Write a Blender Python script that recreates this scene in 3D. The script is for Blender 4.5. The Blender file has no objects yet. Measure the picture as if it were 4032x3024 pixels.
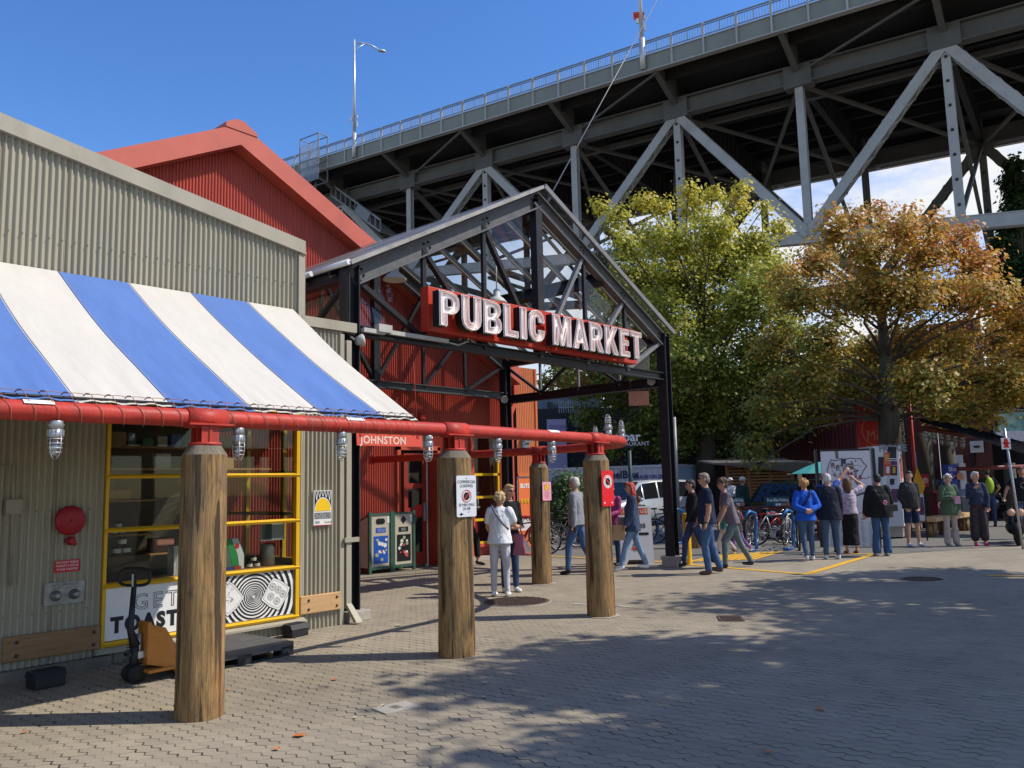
import bpy, math, random
import numpy as np
from mathutils import Vector as V, Matrix, Quaternion
from mathutils.kdtree import KDTree
sc = bpy.context.scene
COL = sc.collection
R_ = math.radians
# ------------------------------------------------------------------ camera
F = 3255.; PIT = R_(6.96); ROL = R_(-1.33); YAW = R_(42.2); CH = 1.75
f0 = V((math.cos(YAW), math.sin(YAW), 0)); r0 = V((math.sin(YAW), -math.cos(YAW), 0)); ZZ = V((0, 0, 1))
fw = math.cos(PIT) * f0 + math.sin(PIT) * ZZ
up_ = -math.sin(PIT) * f0 + math.cos(PIT) * ZZ
rt = math.cos(ROL) * r0 + math.sin(ROL) * up_
u2 = -math.sin(ROL) * r0 + math.cos(ROL) * up_
CAM = V((0, 0, CH))
cd = bpy.data.cameras.new('camera'); cam = bpy.data.objects.new('camera', cd); COL.objects.link(cam)
cd.sensor_width = 36; cd.lens = 36 * F / 4032; cd.clip_end = 3000; cd.clip_start = .05
Mc = Matrix.Identity(4)
for i in range(3):
    Mc[i][0] = rt[i]; Mc[i][1] = u2[i]; Mc[i][2] = -fw[i]; Mc[i][3] = CAM[i]
cam.matrix_world = Mc
sc.camera = cam
# ------------------------------------------------------------------ light
SUNEL = R_(48.3)
sun_dir = V((.671 * math.cos(SUNEL), -.741 * math.cos(SUNEL), math.sin(SUNEL))).normalized()
ld = bpy.data.lights.new('sun', 'SUN'); ld.energy = 4.9; ld.angle = R_(.5); ld.color = (1, .93, .82)
so = bpy.data.objects.new('sun', ld); COL.objects.link(so)
so.rotation_euler = sun_dir.to_track_quat('Z', 'Y').to_euler(); so.location = (5, -20, 40)
w = bpy.data.worlds.new("World"); sc.world = w; w.use_nodes = True
nt = w.node_tree; nt.nodes.clear()
def nn(t, typ, **k):
    n = t.nodes.new(typ)
    for a, b in k.items(): setattr(n, a, b)
    return n
sky = nn(nt, 'ShaderNodeTexSky', sky_type='NISHITA', sun_disc=False, sun_elevation=SUNEL, sun_rotation=math.atan2(.671, -.741),
         air_density=1.0, dust_density=.3, ozone_density=2.0)
geo = nn(nt, 'ShaderNodeTexCoord')
sep = nn(nt, 'ShaderNodeSeparateXYZ'); nt.links.new(geo.outputs['Generated'], sep.inputs[0])
mp = nn(nt, 'ShaderNodeMapping'); mp.inputs['Scale'].default_value = (1, 1, 2.6); nt.links.new(geo.outputs['Generated'], mp.inputs[0])
ns = nn(nt, 'ShaderNodeTexNoise'); ns.inputs['Scale'].default_value = 3.1; ns.inputs['Detail'].default_value = 9; ns.inputs['Roughness'].default_value = .58
nt.links.new(mp.outputs[0], ns.inputs['Vector'])
rp = nn(nt, 'ShaderNodeMapRange'); rp.inputs[1].default_value = .36; rp.inputs[2].default_value = .52; nt.links.new(ns.outputs['Fac'], rp.inputs[0])
el = nn(nt, 'ShaderNodeMapRange'); el.inputs[1].default_value = .43; el.inputs[2].default_value = .33; nt.links.new(sep.outputs['Z'], el.inputs[0])
az = nn(nt, 'ShaderNodeMapRange'); az.inputs[1].default_value = .60; az.inputs[2].default_value = .78; nt.links.new(sep.outputs['X'], az.inputs[0])
m1 = nn(nt, 'ShaderNodeMath', operation='MULTIPLY'); nt.links.new(rp.outputs[0], m1.inputs[0]); nt.links.new(el.outputs[0], m1.inputs[1])
m2 = nn(nt, 'ShaderNodeMath', operation='MULTIPLY'); nt.links.new(m1.outputs[0], m2.inputs[0]); nt.links.new(az.outputs[0], m2.inputs[1])
mx = nn(nt, 'ShaderNodeMix', data_type='RGBA'); # unseen white cloud added behind the camera to neutralise and lift the shade
dt = nn(nt, 'ShaderNodeVectorMath', operation='DOT_PRODUCT'); dt.inputs[1].default_value = (-f0.x, -f0.y, .1); nt.links.new(geo.outputs['Generated'], dt.inputs[0])
bk_ = nn(nt, 'ShaderNodeMapRange'); bk_.inputs[1].default_value = .15; bk_.inputs[2].default_value = .55; bk_.inputs[4].default_value = .35; nt.links.new(dt.outputs['Value'], bk_.inputs[0])
rb = nn(nt, 'ShaderNodeMapRange'); rb.inputs[1].default_value = .36; rb.inputs[2].default_value = .6; nt.links.new(ns.outputs['Fac'], rb.inputs[0])
m3 = nn(nt, 'ShaderNodeMath', operation='MULTIPLY'); nt.links.new(bk_.outputs[0], m3.inputs[0]); nt.links.new(rb.outputs[0], m3.inputs[1])
m4 = nn(nt, 'ShaderNodeMath', operation='MAXIMUM'); nt.links.new(m2.outputs[0], m4.inputs[0]); nt.links.new(m3.outputs[0], m4.inputs[1])
nt.links.new(m4.outputs[0], mx.inputs[0])
hs = nn(nt, 'ShaderNodeHueSaturation'); hs.inputs['Saturation'].default_value = 1.30; hs.inputs['Value'].default_value = 2.12; hs.inputs['Hue'].default_value = .511; nt.links.new(sky.outputs[0], hs.inputs['Color']); nt.links.new(hs.outputs[0], mx.inputs[6]); mx.inputs[7].default_value = (9.6, 9.7, 9.9, 1)
bg = nn(nt, 'ShaderNodeBackground'); bg.inputs['Strength'].default_value = .093
ou = nn(nt, 'ShaderNodeOutputWorld'); nt.links.new(mx.outputs[2], bg.inputs[0]); nt.links.new(bg.outputs[0], ou.inputs[0])
sc.view_settings.view_transform = 'Standard'; sc.view_settings.look = 'None'; sc.view_settings.exposure = .05; sc.view_settings.gamma = 1
sc.render.engine = 'CYCLES'
try:
    sc.cycles.use_denoising = True
    sc.cycles.max_bounces = 6; sc.cycles.transparent_max_bounces = 12; sc.cycles.diffuse_bounces = 3; sc.cycles.glossy_bounces = 3
    sc.cycles.transmission_bounces = 6; sc.cycles.caustics_reflective = False; sc.cycles.caustics_refractive = False
except Exception: pass
# ------------------------------------------------------------------ picking real points: K turns a 2212-wide sheet into the sensor's pixels
K = 4032 / 2212
def ray(x, y): return fw + rt * ((x * K - 2016) / F) - u2 * ((y * K - 1512) / F)
def hit(x, y, ax, val):
    d = ray(x, y); return CAM + d * ((val - CAM[ax]) / d[ax])
def G(x, y, z=0.): return hit(x, y, 2, z)
def Yp(x, y, v): return hit(x, y, 1, v)
def Xp(x, y, v): return hit(x, y, 0, v)
def At(gp, x, y):
    d = ray(x, y); t = (V(gp) - CAM).dot(f0) / d.dot(f0); return CAM + d * t
def depth(gp): return (V(gp) - CAM).dot(f0)
def Gd(x, dep):      # ground point straight under sheet column x at a given depth
    p = CAM + ray(x, 1040) * (dep / ray(x, 1040).dot(f0)); return V((p.x, p.y, 0))
def pxm(dep): return F / K / dep     # sheet pixels per metre
# ------------------------------------------------------------------ mesh building
OFF = {}
class MB:
    def __init__(s): s.v = []; s.f = []; s.m = []; s.s = []
    def add(s, vs, fs, mi=0, sm=False):
        n = len(s.v); s.v += [tuple(q) for q in vs]
        for f in fs: s.f.append([n + i for i in f]); s.m.append(mi); s.s.append(sm)
        return s
    def box(s, x0, x1, y0, y1, z0, z1, mi=0):
        return s.add([(x0, y0, z0), (x1, y0, z0), (x1, y1, z0), (x0, y1, z0), (x0, y0, z1), (x1, y0, z1), (x1, y1, z1), (x0, y1, z1)],
              [(0, 3, 2, 1), (4, 5, 6, 7), (0, 1, 5, 4), (1, 2, 6, 5), (2, 3, 7, 6), (3, 0, 4, 7)], mi)
    def obox(s, c, ax, ay, az, mi=0):   # centre + half vectors
        c, ax, ay, az = V(c), V(ax), V(ay), V(az); vs = []
        for k in (-1, 1):
            for i, j in ((-1, -1), (1, -1), (1, 1), (-1, 1)): vs.append(c + ax * i + ay * j + az * k)
        return s.add(vs, [(0, 3, 2, 1), (4, 5, 6, 7), (0, 1, 5, 4), (1, 2, 6, 5), (2, 3, 7, 6), (3, 0, 4, 7)], mi)
    def bar(s, p0, p1, w, h, up=(0, 0, 1), mi=0):
        p0, p1 = V(p0), V(p1); d = (p1 - p0); u = V(up); sd = d.cross(u)
        if sd.length < 1e-6: sd = d.cross(V((1, 0, 0)))
        sd.normalize(); u = sd.cross(d).normalized()
        return s.obox((p0 + p1) / 2, sd * (w / 2), d / 2, u * (h / 2), mi)
    def ibeam(s, p0, p1, w, h, t, up=(0, 0, 1), mi=0):
        p0, p1 = V(p0), V(p1); d = (p1 - p0); u = V(up); sd = d.cross(u)
        if sd.length < 1e-6: sd = d.cross(V((1, 0, 0)))
        sd.normalize(); u = sd.cross(d).normalized(); c = (p0 + p1) / 2
        s.obox(c + u * (h / 2 - t / 2), sd * (w / 2), d / 2, u * (t / 2), mi)
        s.obox(c - u * (h / 2 - t / 2), sd * (w / 2), d / 2, u * (t / 2), mi)
        return s.obox(c, sd * (t / 2), d / 2, u * (h / 2 - t), mi)
    def tube(s, pts, r, n=10, mi=0, cap=True, closed=False, sm=True):
        pts = [V(p) for p in pts]; N = len(pts); rs = r if isinstance(r, (list, tuple)) else [r] * N
        vs = []; pu = None
        for i, p in enumerate(pts):
            if closed: d = pts[(i + 1) % N] - pts[i - 1]
            else: d = (pts[min(i + 1, N - 1)] - pts[max(i - 1, 0)])
            d.normalize()
            if pu is None:
                a = V((0, 0, 1)) if abs(d.z) < .9 else V((1, 0, 0)); pu = d.cross(a).normalized()
            pu = (pu - d * pu.dot(d))
            if pu.length < 1e-6: pu = d.orthogonal()
            pu.normalize(); q = d.cross(pu)
            for k in range(n):
                a = 2 * math.pi * k / n; vs.append(p + (pu * math.cos(a) + q * math.sin(a)) * rs[i])
        fs = []
        for i in range(N if closed else N - 1):
            j = (i + 1) % N
            for k in range(n): fs.append((i * n + k, i * n + (k + 1) % n, j * n + (k + 1) % n, j * n + k))
        s.add(vs, fs, mi, sm)
        if cap and not closed:
            b = len(s.v) - len(vs); s.f.append([b + k for k in range(n)][::-1]); s.m.append(mi); s.s.append(False)
            s.f.append([b + (N - 1) * n + k for k in range(n)]); s.m.append(mi); s.s.append(False)
        return s
    def ell(s, c, r, n=12, mi=0, rot=None):
        c = V(c); r = r if isinstance(r, (list, tuple)) else (r, r, r); m = max(4, n * 2 // 3); vs = [V((0, 0, r[2]))]
        for i in range(1, m):
            t = math.pi * i / m
            for k in range(n):
                a = 2 * math.pi * k / n; vs.append(V((r[0] * math.sin(t) * math.cos(a), r[1] * math.sin(t) * math.sin(a), r[2] * math.cos(t))))
        vs.append(V((0, 0, -r[2])))
        if rot is not None: vs = [rot @ q for q in vs]
        vs = [q + c for q in vs]; fs = []
        for k in range(n): fs.append((0, 1 + k, 1 + (k + 1) % n)); fs.append((len(vs) - 1, 1 + (m - 2) * n + (k + 1) % n, 1 + (m - 2) * n + k))
        for i in range(m - 2):
            for k in range(n): fs.append((1 + i * n + k, 1 + (i + 1) * n + k, 1 + (i + 1) * n + (k + 1) % n, 1 + i * n + (k + 1) % n))
        return s.add(vs, fs, mi, True)
    def lathe(s, c, prof, n=16, axis=(0, 0, 1), mi=0, sm=True, cap=True):
        a = V(axis).normalized(); u = a.orthogonal().normalized(); q = a.cross(u); c = V(c); vs = []
        for r, z in prof:
            for k in range(n):
                t = 2 * math.pi * k / n; vs.append(c + a * z + (u * math.cos(t) + q * math.sin(t)) * r)
        fs = [(i * n + k, i * n + (k + 1) % n, (i + 1) * n + (k + 1) % n, (i + 1) * n + k) for i in range(len(prof) - 1) for k in range(n)]
        s.add(vs, fs, mi, sm)
        if cap:
            b = len(s.v) - len(vs)
            s.f.append([b + k for k in range(n)][::-1]); s.m.append(mi); s.s.append(False)
            s.f.append([b + (len(prof) - 1) * n + k for k in range(n)]); s.m.append(mi); s.s.append(False)
        return s
    def prism(s, poly, vec, mi=0):
        n = len(poly); vec = V(vec); vs = [V(p) for p in poly] + [V(p) + vec for p in poly]
        fs = [list(range(n))[::-1], [n + i for i in range(n)]] + [(i, (i + 1) % n, n + (i + 1) % n, n + i) for i in range(n)]
        return s.add(vs, fs, mi)
    def poly(s, pts, mi=0): return s.add(pts, [list(range(len(pts)))], mi)
    def xf(s, M):
        s.v = [tuple(M @ V(q)) for q in s.v]; return s
    def join(s, o, M=None, mi=None):
        n = len(s.v); s.v += [tuple(M @ V(q)) if M else q for q in o.v]
        s.f += [[n + i for i in f] for f in o.f]; s.m += o.m if mi is None else [mi] * len(o.m); s.s += o.s; return s
    def build(s, name, mats, parent=None, loc=None, bevel=0):
        me = bpy.data.meshes.new(name); off = OFF.get(parent.name, V((0, 0, 0))) if parent else V(loc or (0, 0, 0))
        me.from_pydata([(a[0] - off.x, a[1] - off.y, a[2] - off.z) for a in s.v], [], s.f)
        mats = mats if isinstance(mats, (list, tuple)) else [mats]
        for m in mats: me.materials.append(m)
        me.polygons.foreach_set('material_index', s.m); me.polygons.foreach_set('use_smooth', s.s); me.update()
        o = bpy.data.objects.new(name, me); COL.objects.link(o); OFF[o.name] = off
        if parent: o.parent = parent
        else: o.location = off
        if bevel:
            b = o.modifiers.new('bevel', 'BEVEL'); b.width = bevel; b.segments = 2; b.limit_method = 'ANGLE'; b.angle_limit = R_(40)
        return o
def tag(o, label, cat=None, group=None, kind=None):
    if label: o['label'] = label
    if cat: o['category'] = cat
    if group: o['group'] = group
    if kind: o['kind'] = kind
    return o
def struct(o): o['kind'] = 'structure'; return o
def thing(name, label, cat, loc=(0, 0, 0), group=None):
    o = bpy.data.objects.new(name, None); COL.objects.link(o); o.location = loc; o.empty_display_size = .2
    OFF[o.name] = V(loc); return tag(o, label, cat, group)
def dup(root, loc, rz=0, label=None, group=None, sc_=None, mats=None, cat=None):
    def cp(o, par):
        c = o.copy(); COL.objects.link(c); c.parent = par
        if mats and c.type == 'MESH':
            for i, sl in enumerate(c.material_slots):
                if sl.material.name in mats: sl.link = 'OBJECT'; sl.material = mats[sl.material.name]
        for ch in list(o.children): cp(ch, c)
        return c
    r = cp(root, None); r.location = loc; r.rotation_euler = (0, 0, rz)
    if sc_: r.scale = (sc_,) * 3
    if label: r['label'] = label
    if group: r['group'] = group
    if cat: r['category'] = cat
    return r
# ------------------------------------------------------------------ materials
MATS = {}
def M(name, col=(.5, .5, .5), rough=.6, metal=0., var=.12, vs=4., bump=0., bs=60., stretch=(1, 1, 1), spec=.28, dirt=None, ds=1.5, damt=.4, emit=None, coat=0., bd=.02):
    if name in MATS: return MATS[name]
    m = bpy.data.materials.new(name); m.use_nodes = True; t = m.node_tree; b = t.nodes['Principled BSDF']
    b.inputs['Roughness'].default_value = rough; b.inputs['Metallic'].default_value = metal; b.inputs['Specular IOR Level'].default_value = spec
    if coat: b.inputs['Coat Weight'].default_value = coat; b.inputs['Coat Roughness'].default_value = .08
    tc = nn(t, 'ShaderNodeTexCoord'); mp = nn(t, 'ShaderNodeMapping'); mp.inputs['Scale'].default_value = stretch
    t.links.new(tc.outputs['Object'], mp.inputs[0])
    out = None
    if var:
        n1 = nn(t, 'ShaderNodeTexNoise'); n1.inputs['Scale'].default_value = vs; n1.inputs['Detail'].default_value = 6; n1.inputs['Roughness'].default_value = .6
        t.links.new(mp.outputs[0], n1.inputs['Vector'])
        r = nn(t, 'ShaderNodeMapRange'); r.inputs[1].default_value = .3; r.inputs[2].default_value = .7; r.inputs[3].default_value = 1 - var; r.inputs[4].default_value = 1 + var
        t.links.new(n1.outputs['Fac'], r.inputs[0])
        mu = nn(t, 'ShaderNodeVectorMath', operation='SCALE'); mu.inputs[0].default_value = col[:3]; t.links.new(r.outputs[0], mu.inputs['Scale'])
        out = mu.outputs[0]
        if dirt:
            n2 = nn(t, 'ShaderNodeTexNoise'); n2.inputs['Scale'].default_value = ds; n2.inputs['Detail'].default_value = 8; n2.inputs['Roughness'].default_value = .7
            t.links.new(mp.outputs[0], n2.inputs['Vector'])
            r2 = nn(t, 'ShaderNodeMapRange'); r2.inputs[1].default_value = .5; r2.inputs[2].default_value = .75; r2.inputs[4].default_value = damt
            t.links.new(n2.outputs['Fac'], r2.inputs[0])
            mi = nn(t, 'ShaderNodeMix', data_type='RGBA'); t.links.new(r2.outputs[0], mi.inputs[0]); t.links.new(out, mi.inputs[6]); mi.inputs[7].default_value = (*dirt, 1)
            out = mi.outputs[2]
        t.links.new(out, b.inputs['Base Color'])
        rr = nn(t, 'ShaderNodeMapRange'); rr.inputs[3].default_value = max(0, rough - .08); rr.inputs[4].default_value = min(1, rough + .1)
        t.links.new(n1.outputs['Fac'], rr.inputs[0]); t.links.new(rr.outputs[0], b.inputs['Roughness'])
    else: b.inputs['Base Color'].default_value = (*col[:3], 1)
    if bump:
        n3 = nn(t, 'ShaderNodeTexNoise'); n3.inputs['Scale'].default_value = bs; n3.inputs['Detail'].default_value = 4
        t.links.new(mp.outputs[0], n3.inputs['Vector'])
        bp = nn(t, 'ShaderNodeBump'); bp.inputs['Strength'].default_value = bump; bp.inputs['Distance'].default_value = bd
        t.links.new(n3.outputs['Fac'], bp.inputs['Height']); t.links.new(bp.outputs[0], b.inputs['Normal'])
    if emit: b.inputs['Emission Color'].default_value = (*emit[:3], 1); b.inputs['Emission Strength'].default_value = emit[3]
    MATS[name] = m; return m
def glass(name, tint=(.9, .95, .95), alpha=.15, rough=.02, fk=1.):
    if name in MATS: return MATS[name]
    m = bpy.data.materials.new(name); m.use_nodes = True; t = m.node_tree; t.nodes.clear()
    o = nn(t, 'ShaderNodeOutputMaterial'); tr = nn(t, 'ShaderNodeBsdfTransparent'); tr.inputs[0].default_value = (*tint, 1)
    gl = nn(t, 'ShaderNodeBsdfGlossy'); gl.inputs['Roughness'].default_value = rough; gl.inputs[0].default_value = (.9, .9, .9, 1)
    lw = nn(t, 'ShaderNodeLayerWeight'); lw.inputs[0].default_value = .5; fr = nn(t, 'ShaderNodeMath', operation='POWER'); fr.inputs[1].default_value = 4.; t.links.new(lw.outputs['Facing'], fr.inputs[0])
    ma = nn(t, 'ShaderNodeMath', operation='MULTIPLY_ADD'); ma.inputs[1].default_value = fk; ma.inputs[2].default_value = alpha; ma.use_clamp = True; t.links.new(fr.outputs[0], ma.inputs[0])
    mx = nn(t, 'ShaderNodeMixShader'); t.links.new(ma.outputs[0], mx.inputs[0]); t.links.new(tr.outputs[0], mx.inputs[1]); t.links.new(gl.outputs[0], mx.inputs[2])
    t.links.new(mx.outputs[0], o.inputs[0]); MATS[name] = m; return m
# ------------------------------------------------------------------ lettering
def text_mesh(s, size=1, ext=0., off=0., space=1., align='LEFT', outline=0., spread=1.):
    cu = bpy.data.curves.new('t', 'FONT'); cu.body = s; cu.size = size; cu.extrude = ext; cu.offset = off; cu.space_character = space; cu.align_x = align
    cu.resolution_u = 3
    if outline: cu.fill_mode = 'NONE'; cu.bevel_depth = outline; cu.bevel_resolution = 1; cu.extrude = 0
    ob = bpy.data.objects.new('t', cu); COL.objects.link(ob); bpy.context.view_layer.update()
    me = bpy.data.meshes.new_from_object(ob.evaluated_get(bpy.context.evaluated_depsgraph_get()))
    mb = MB(); mb.v = [(q.co.x * spread, q.co.y, q.co.z) for q in me.vertices]; mb.f = [list(p.vertices) for p in me.polygons]; mb.m = [0] * len(mb.f); mb.s = [False] * len(mb.f)
    bpy.data.objects.remove(ob); bpy.data.curves.remove(cu); bpy.data.meshes.remove(me)
    return mb
def tframe(o, xd, zd):   # text x along xd, text y along zd, depth toward the reader
    xd = V(xd).normalized(); zd = V(zd).normalized(); n = xd.cross(zd)
    m = Matrix.Identity(4)
    for i in range(3): m[i][0] = xd[i]; m[i][1] = zd[i]; m[i][2] = n[i]; m[i][3] = o[i]
    return m
def text_to(mb, s, size, o, xd, zd, mi=0, **k): return mb.join(text_mesh(s, size, **k), tframe(V(o), xd, zd), mi)
BX = V((1, 0, 0)); BY = V((0, 1, 0))
# ------------------------------------------------------------------ palette
mBeige = M('beige_steel', (.345, .315, .235), .5, 0, .06, 3, dirt=(.20, .165, .12), ds=1.8, damt=.5, stretch=(1.5, 1, .12))
mBeigeT = M('beige_trim', (.35, .32, .25), .5, 0, .08, 3, dirt=(.20, .16, .12), ds=2, damt=.45, stretch=(1, 1, .4))
mRed = M('red_steel', (.43, .070, .042), .45, 0, .10, 2.5, dirt=(.20, .045, .035), ds=1.3, damt=.65, stretch=(1.5, 1, .12))
mRedT = M('red_trim', (.50, .112, .075), .5, 0, .10, 1.5, dirt=(.30, .07, .05), ds=1.2, damt=.5)
mRedP = M('red_pipe_paint', (.45, .042, .028), .5, 0, .18, 5, dirt=(.24, .06, .045), ds=7, damt=.9, bump=.15, bs=40)
mOrange = M('orange_steel', (.62, .20, .075), .5, 0, .08, 3)
mBlk = M('black_steel', (.018, .018, .022), .42, 0, .2, 8, dirt=(.05, .048, .045), ds=5, damt=.4)
mGal = M('grey_steel', (.20, .20, .20), .45, .2, .15, 5, dirt=(.12, .11, .10), ds=4, damt=.4)
mGrey = M('weathered_grey', (.22, .215, .20), .75, 0, .22, 3, dirt=(.12, .12, .105), ds=2, damt=.7, stretch=(1, .3, 1))
mYel = M('yellow_paint', (.66, .38, .012), .4, 0, .06, 6, dirt=(.4, .26, .05), ds=8, damt=.3)
mWhite = M('white_paint', (.72, .71, .69), .5, 0, .04, 6)
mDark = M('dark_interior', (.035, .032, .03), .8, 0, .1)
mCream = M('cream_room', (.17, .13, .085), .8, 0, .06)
mConc = M('concrete', (.36, .33, .28), .85, 0, .15, 6, dirt=(.22, .2, .17), ds=5, damt=.5, bump=.3, bs=60)
mWood = M('pine_board', (.50, .31, .15), .65, 0, .2, 2.2, dirt=(.33, .17, .07), ds=2, damt=.6, stretch=(1, 1, 9))
mShelf = M('shelf_wood', (.42, .21, .08), .5, 0, .2, 3, stretch=(1, 8, 8))
mTxtB = M('black_print', (.012, .012, .014), .5, 0, 0)
mTxtW = M('white_print', (.78, .77, .75), .5, 0, 0)
mTxtR = M('red_print', (.60, .03, .03), .5, 0, 0)
mGlass = glass('window_glass', (.84, .87, .85), .015, .02, .4)
mGlassT = glass('canopy_glass', (.93, .95, .95), .04, .02, .6)
mChrome = M('galvanised', (.42, .43, .44), .35, .7, .1, 12)
mRubber = M('rubber', (.015, .015, .015), .7, 0, .1)
# ------------------------------------------------------------------ ground
def paver_mat():
    m = bpy.data.materials.new('concrete_pavers'); m.use_nodes = True; t = m.node_tree; b = t.nodes['Principled BSDF']; L = t.links.new
    tc = nn(t, 'ShaderNodeTexCoord'); sp = nn(t, 'ShaderNodeSeparateXYZ'); L(tc.outputs['Object'], sp.inputs[0])
    def mth(op, a, bb, c=None):
        n = nn(t, 'ShaderNodeMath', operation=op)
        for i, q in enumerate((a, bb, c)):
            if q is None: continue
            if isinstance(q, (int, float)): n.inputs[i].default_value = q
            else: L(q, n.inputs[i])
        return n.outputs[0]
    X, Y_ = sp.outputs['X'], sp.outputs['Y']
    def nn_y(v):
        q = nn(t, 'ShaderNodeSeparateXYZ'); L(v.outputs[0], q.inputs[0]); return q.outputs['Y']
    rot = R_(4)
    x = mth('ADD', mth('MULTIPLY', X, math.cos(rot)), mth('MULTIPLY', Y_, math.sin(rot)))
    y = mth('SUBTRACT', mth('MULTIPLY', Y_, math.cos(rot)), mth('MULTIPLY', X, math.sin(rot)))
    zz = mth('PINGPONG', y, .0565); xx = mth('ADD', x, mth('MULTIPLY', zz, .62))
    zy = mth('PINGPONG', x, .0565); yy = mth('ADD', y, mth('MULTIPLY', zy, .45))
    cb = nn(t, 'ShaderNodeCombineXYZ'); L(yy, cb.inputs[0]); L(xx, cb.inputs[1])
    nz0 = nn(t, 'ShaderNodeTexNoise'); nz0.inputs['Scale'].default_value = 9; L(tc.outputs['Object'], nz0.inputs['Vector'])
    wob = nn(t, 'ShaderNodeVectorMath', operation='SCALE'); wob.inputs['Scale'].default_value = .022; L(nz0.outputs['Color'], wob.inputs[0])
    ad = nn(t, 'ShaderNodeVectorMath', operation='ADD'); L(cb.outputs[0], ad.inputs[0]); L(wob.outputs[0], ad.inputs[1])
    br = nn(t, 'ShaderNodeTexBrick'); br.offset = .5; br.inputs['Scale'].default_value = 1; br.inputs['Brick Width'].default_value = .226; br.inputs['Row Height'].default_value = .113
    br.inputs['Mortar Size'].default_value = .006; br.inputs['Mortar Smooth'].default_value = .35; br.inputs['Bias'].default_value = 0
    br.inputs['Color1'].default_value = (.9, .9, .9, 1); br.inputs['Color2'].default_value = (1.08, 1.07, 1.05, 1); br.inputs['Mortar'].default_value = (.95, .95, .95, 1)
    L(ad.outputs[0], br.inputs['Vector'])
    # joints are partly filled with sand: broken by noise, and seen less well across the rows
    n1 = nn(t, 'ShaderNodeTexNoise'); n1.inputs['Scale'].default_value = 3.5; n1.inputs['Detail'].default_value = 5; L(tc.outputs['Object'], n1.inputs['Vector'])
    brk = nn(t, 'ShaderNodeMapRange'); brk.inputs[1].default_value = .44; brk.inputs[2].default_value = .62; L(n1.outputs['Fac'], brk.inputs[0])
    rowd = mth('ABSOLUTE', mth('SUBTRACT', mth('FRACT', mth('DIVIDE', nn_y(ad), .113), None), .5), None)
    rl = nn(t, 'ShaderNodeMapRange'); rl.inputs[1].default_value = .415; rl.inputs[2].default_value = .465; L(rowd, rl.inputs[0])
    joint = mth('MAXIMUM', mth('MULTIPLY', br.outputs['Fac'], mth('ADD', mth('MULTIPLY', brk.outputs[0], .35), .08)), mth('MULTIPLY', rl.outputs[0], mth('ADD', mth('MULTIPLY', brk.outputs[0], .72), .26)))
    n2 = nn(t, 'ShaderNodeTexNoise'); n2.inputs['Scale'].default_value = .55; n2.inputs['Detail'].default_value = 7; n2.inputs['Roughness'].default_value = .62; L(tc.outputs['Object'], n2.inputs['Vector'])
    n3 = nn(t, 'ShaderNodeTexNoise'); n3.inputs['Scale'].default_value = 170; n3.inputs['Detail'].default_value = 3; L(tc.outputs['Object'], n3.inputs['Vector'])
    r2 = nn(t, 'ShaderNodeMapRange'); r2.inputs[1].default_value = .3; r2.inputs[2].default_value = .7; r2.inputs[3].default_value = .8; r2.inputs[4].default_value = 1.16; L(n2.outputs['Fac'], r2.inputs[0])
    r3 = nn(t, 'ShaderNodeMapRange'); r3.inputs[1].default_value = .3; r3.inputs[2].default_value = .7; r3.inputs[3].default_value = .55; r3.inputs[4].default_value = 1.4; L(n3.outputs['Fac'], r3.inputs[0])
    base = nn(t, 'ShaderNodeVectorMath', operation='SCALE'); base.inputs[0].default_value = (.298, .256, .190); L(mth('MULTIPLY', r2.outputs[0], r3.outputs[0]), base.inputs['Scale'])
    mu = nn(t, 'ShaderNodeVectorMath', operation='MULTIPLY'); L(base.outputs[0], mu.inputs[0]); L(br.outputs['Color'], mu.inputs[1])
    mi = nn(t, 'ShaderNodeMix', data_type='RGBA'); L(joint, mi.inputs[0]); L(mu.outputs[0], mi.inputs[6]); mi.inputs[7].default_value = (.012, .011, .010, 1)
    L(mi.outputs[2], b.inputs['Base Color']); b.inputs['Roughness'].default_value = .82; b.inputs['Specular IOR Level'].default_value = .35
    vo = nn(t, 'ShaderNodeTexVoronoi'); vo.inputs['Scale'].default_value = 1.5; L(tc.outputs['Object'], vo.inputs['Vector'])
    sp2 = nn(t, 'ShaderNodeMapRange'); sp2.inputs[1].default_value = .022; sp2.inputs[2].default_value = .016; sp2.inputs[4].default_value = .7; L(vo.outputs['Distance'], sp2.inputs[0])
    n5 = nn(t, 'ShaderNodeTexNoise'); n5.inputs['Scale'].default_value = 1.1; n5.inputs['Detail'].default_value = 8; n5.inputs['Roughness'].default_value = .7; L(tc.outputs['Object'], n5.inputs['Vector'])
    st5 = nn(t, 'ShaderNodeMapRange'); st5.inputs[1].default_value = .57; st5.inputs[2].default_value = .70; st5.inputs[4].default_value = .45; L(n5.outputs['Fac'], st5.inputs[0])
    g1_ = nn(t, 'ShaderNodeMix', data_type='RGBA'); L(sp2.outputs[0], g1_.inputs[0]); L(mi.outputs[2], g1_.inputs[6]); g1_.inputs[7].default_value = (.42, .40, .36, 1)
    g2_ = nn(t, 'ShaderNodeMix', data_type='RGBA'); L(st5.outputs[0], g2_.inputs[0]); L(g1_.outputs[2], g2_.inputs[6]); g2_.inputs[7].default_value = (.13, .115, .095, 1); L(g2_.outputs[2], b.inputs['Base Color'])
    hgt = mth('SUBTRACT', mth('MULTIPLY', n3.outputs['Fac'], .25), mth('MULTIPLY', joint, 1.2))
    bp = nn(t, 'ShaderNodeBump'); bp.inputs['Strength'].default_value = .5; bp.inputs['Distance'].default_value = .006; L(hgt, bp.inputs['Height']); L(bp.outputs[0], b.inputs['Normal'])
    return m
g = MB(); g.add([(-300, -300, 0), (900, -300, 0), (900, 900, 0), (-300, 900, 0)], [(0, 1, 2, 3)])
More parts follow.
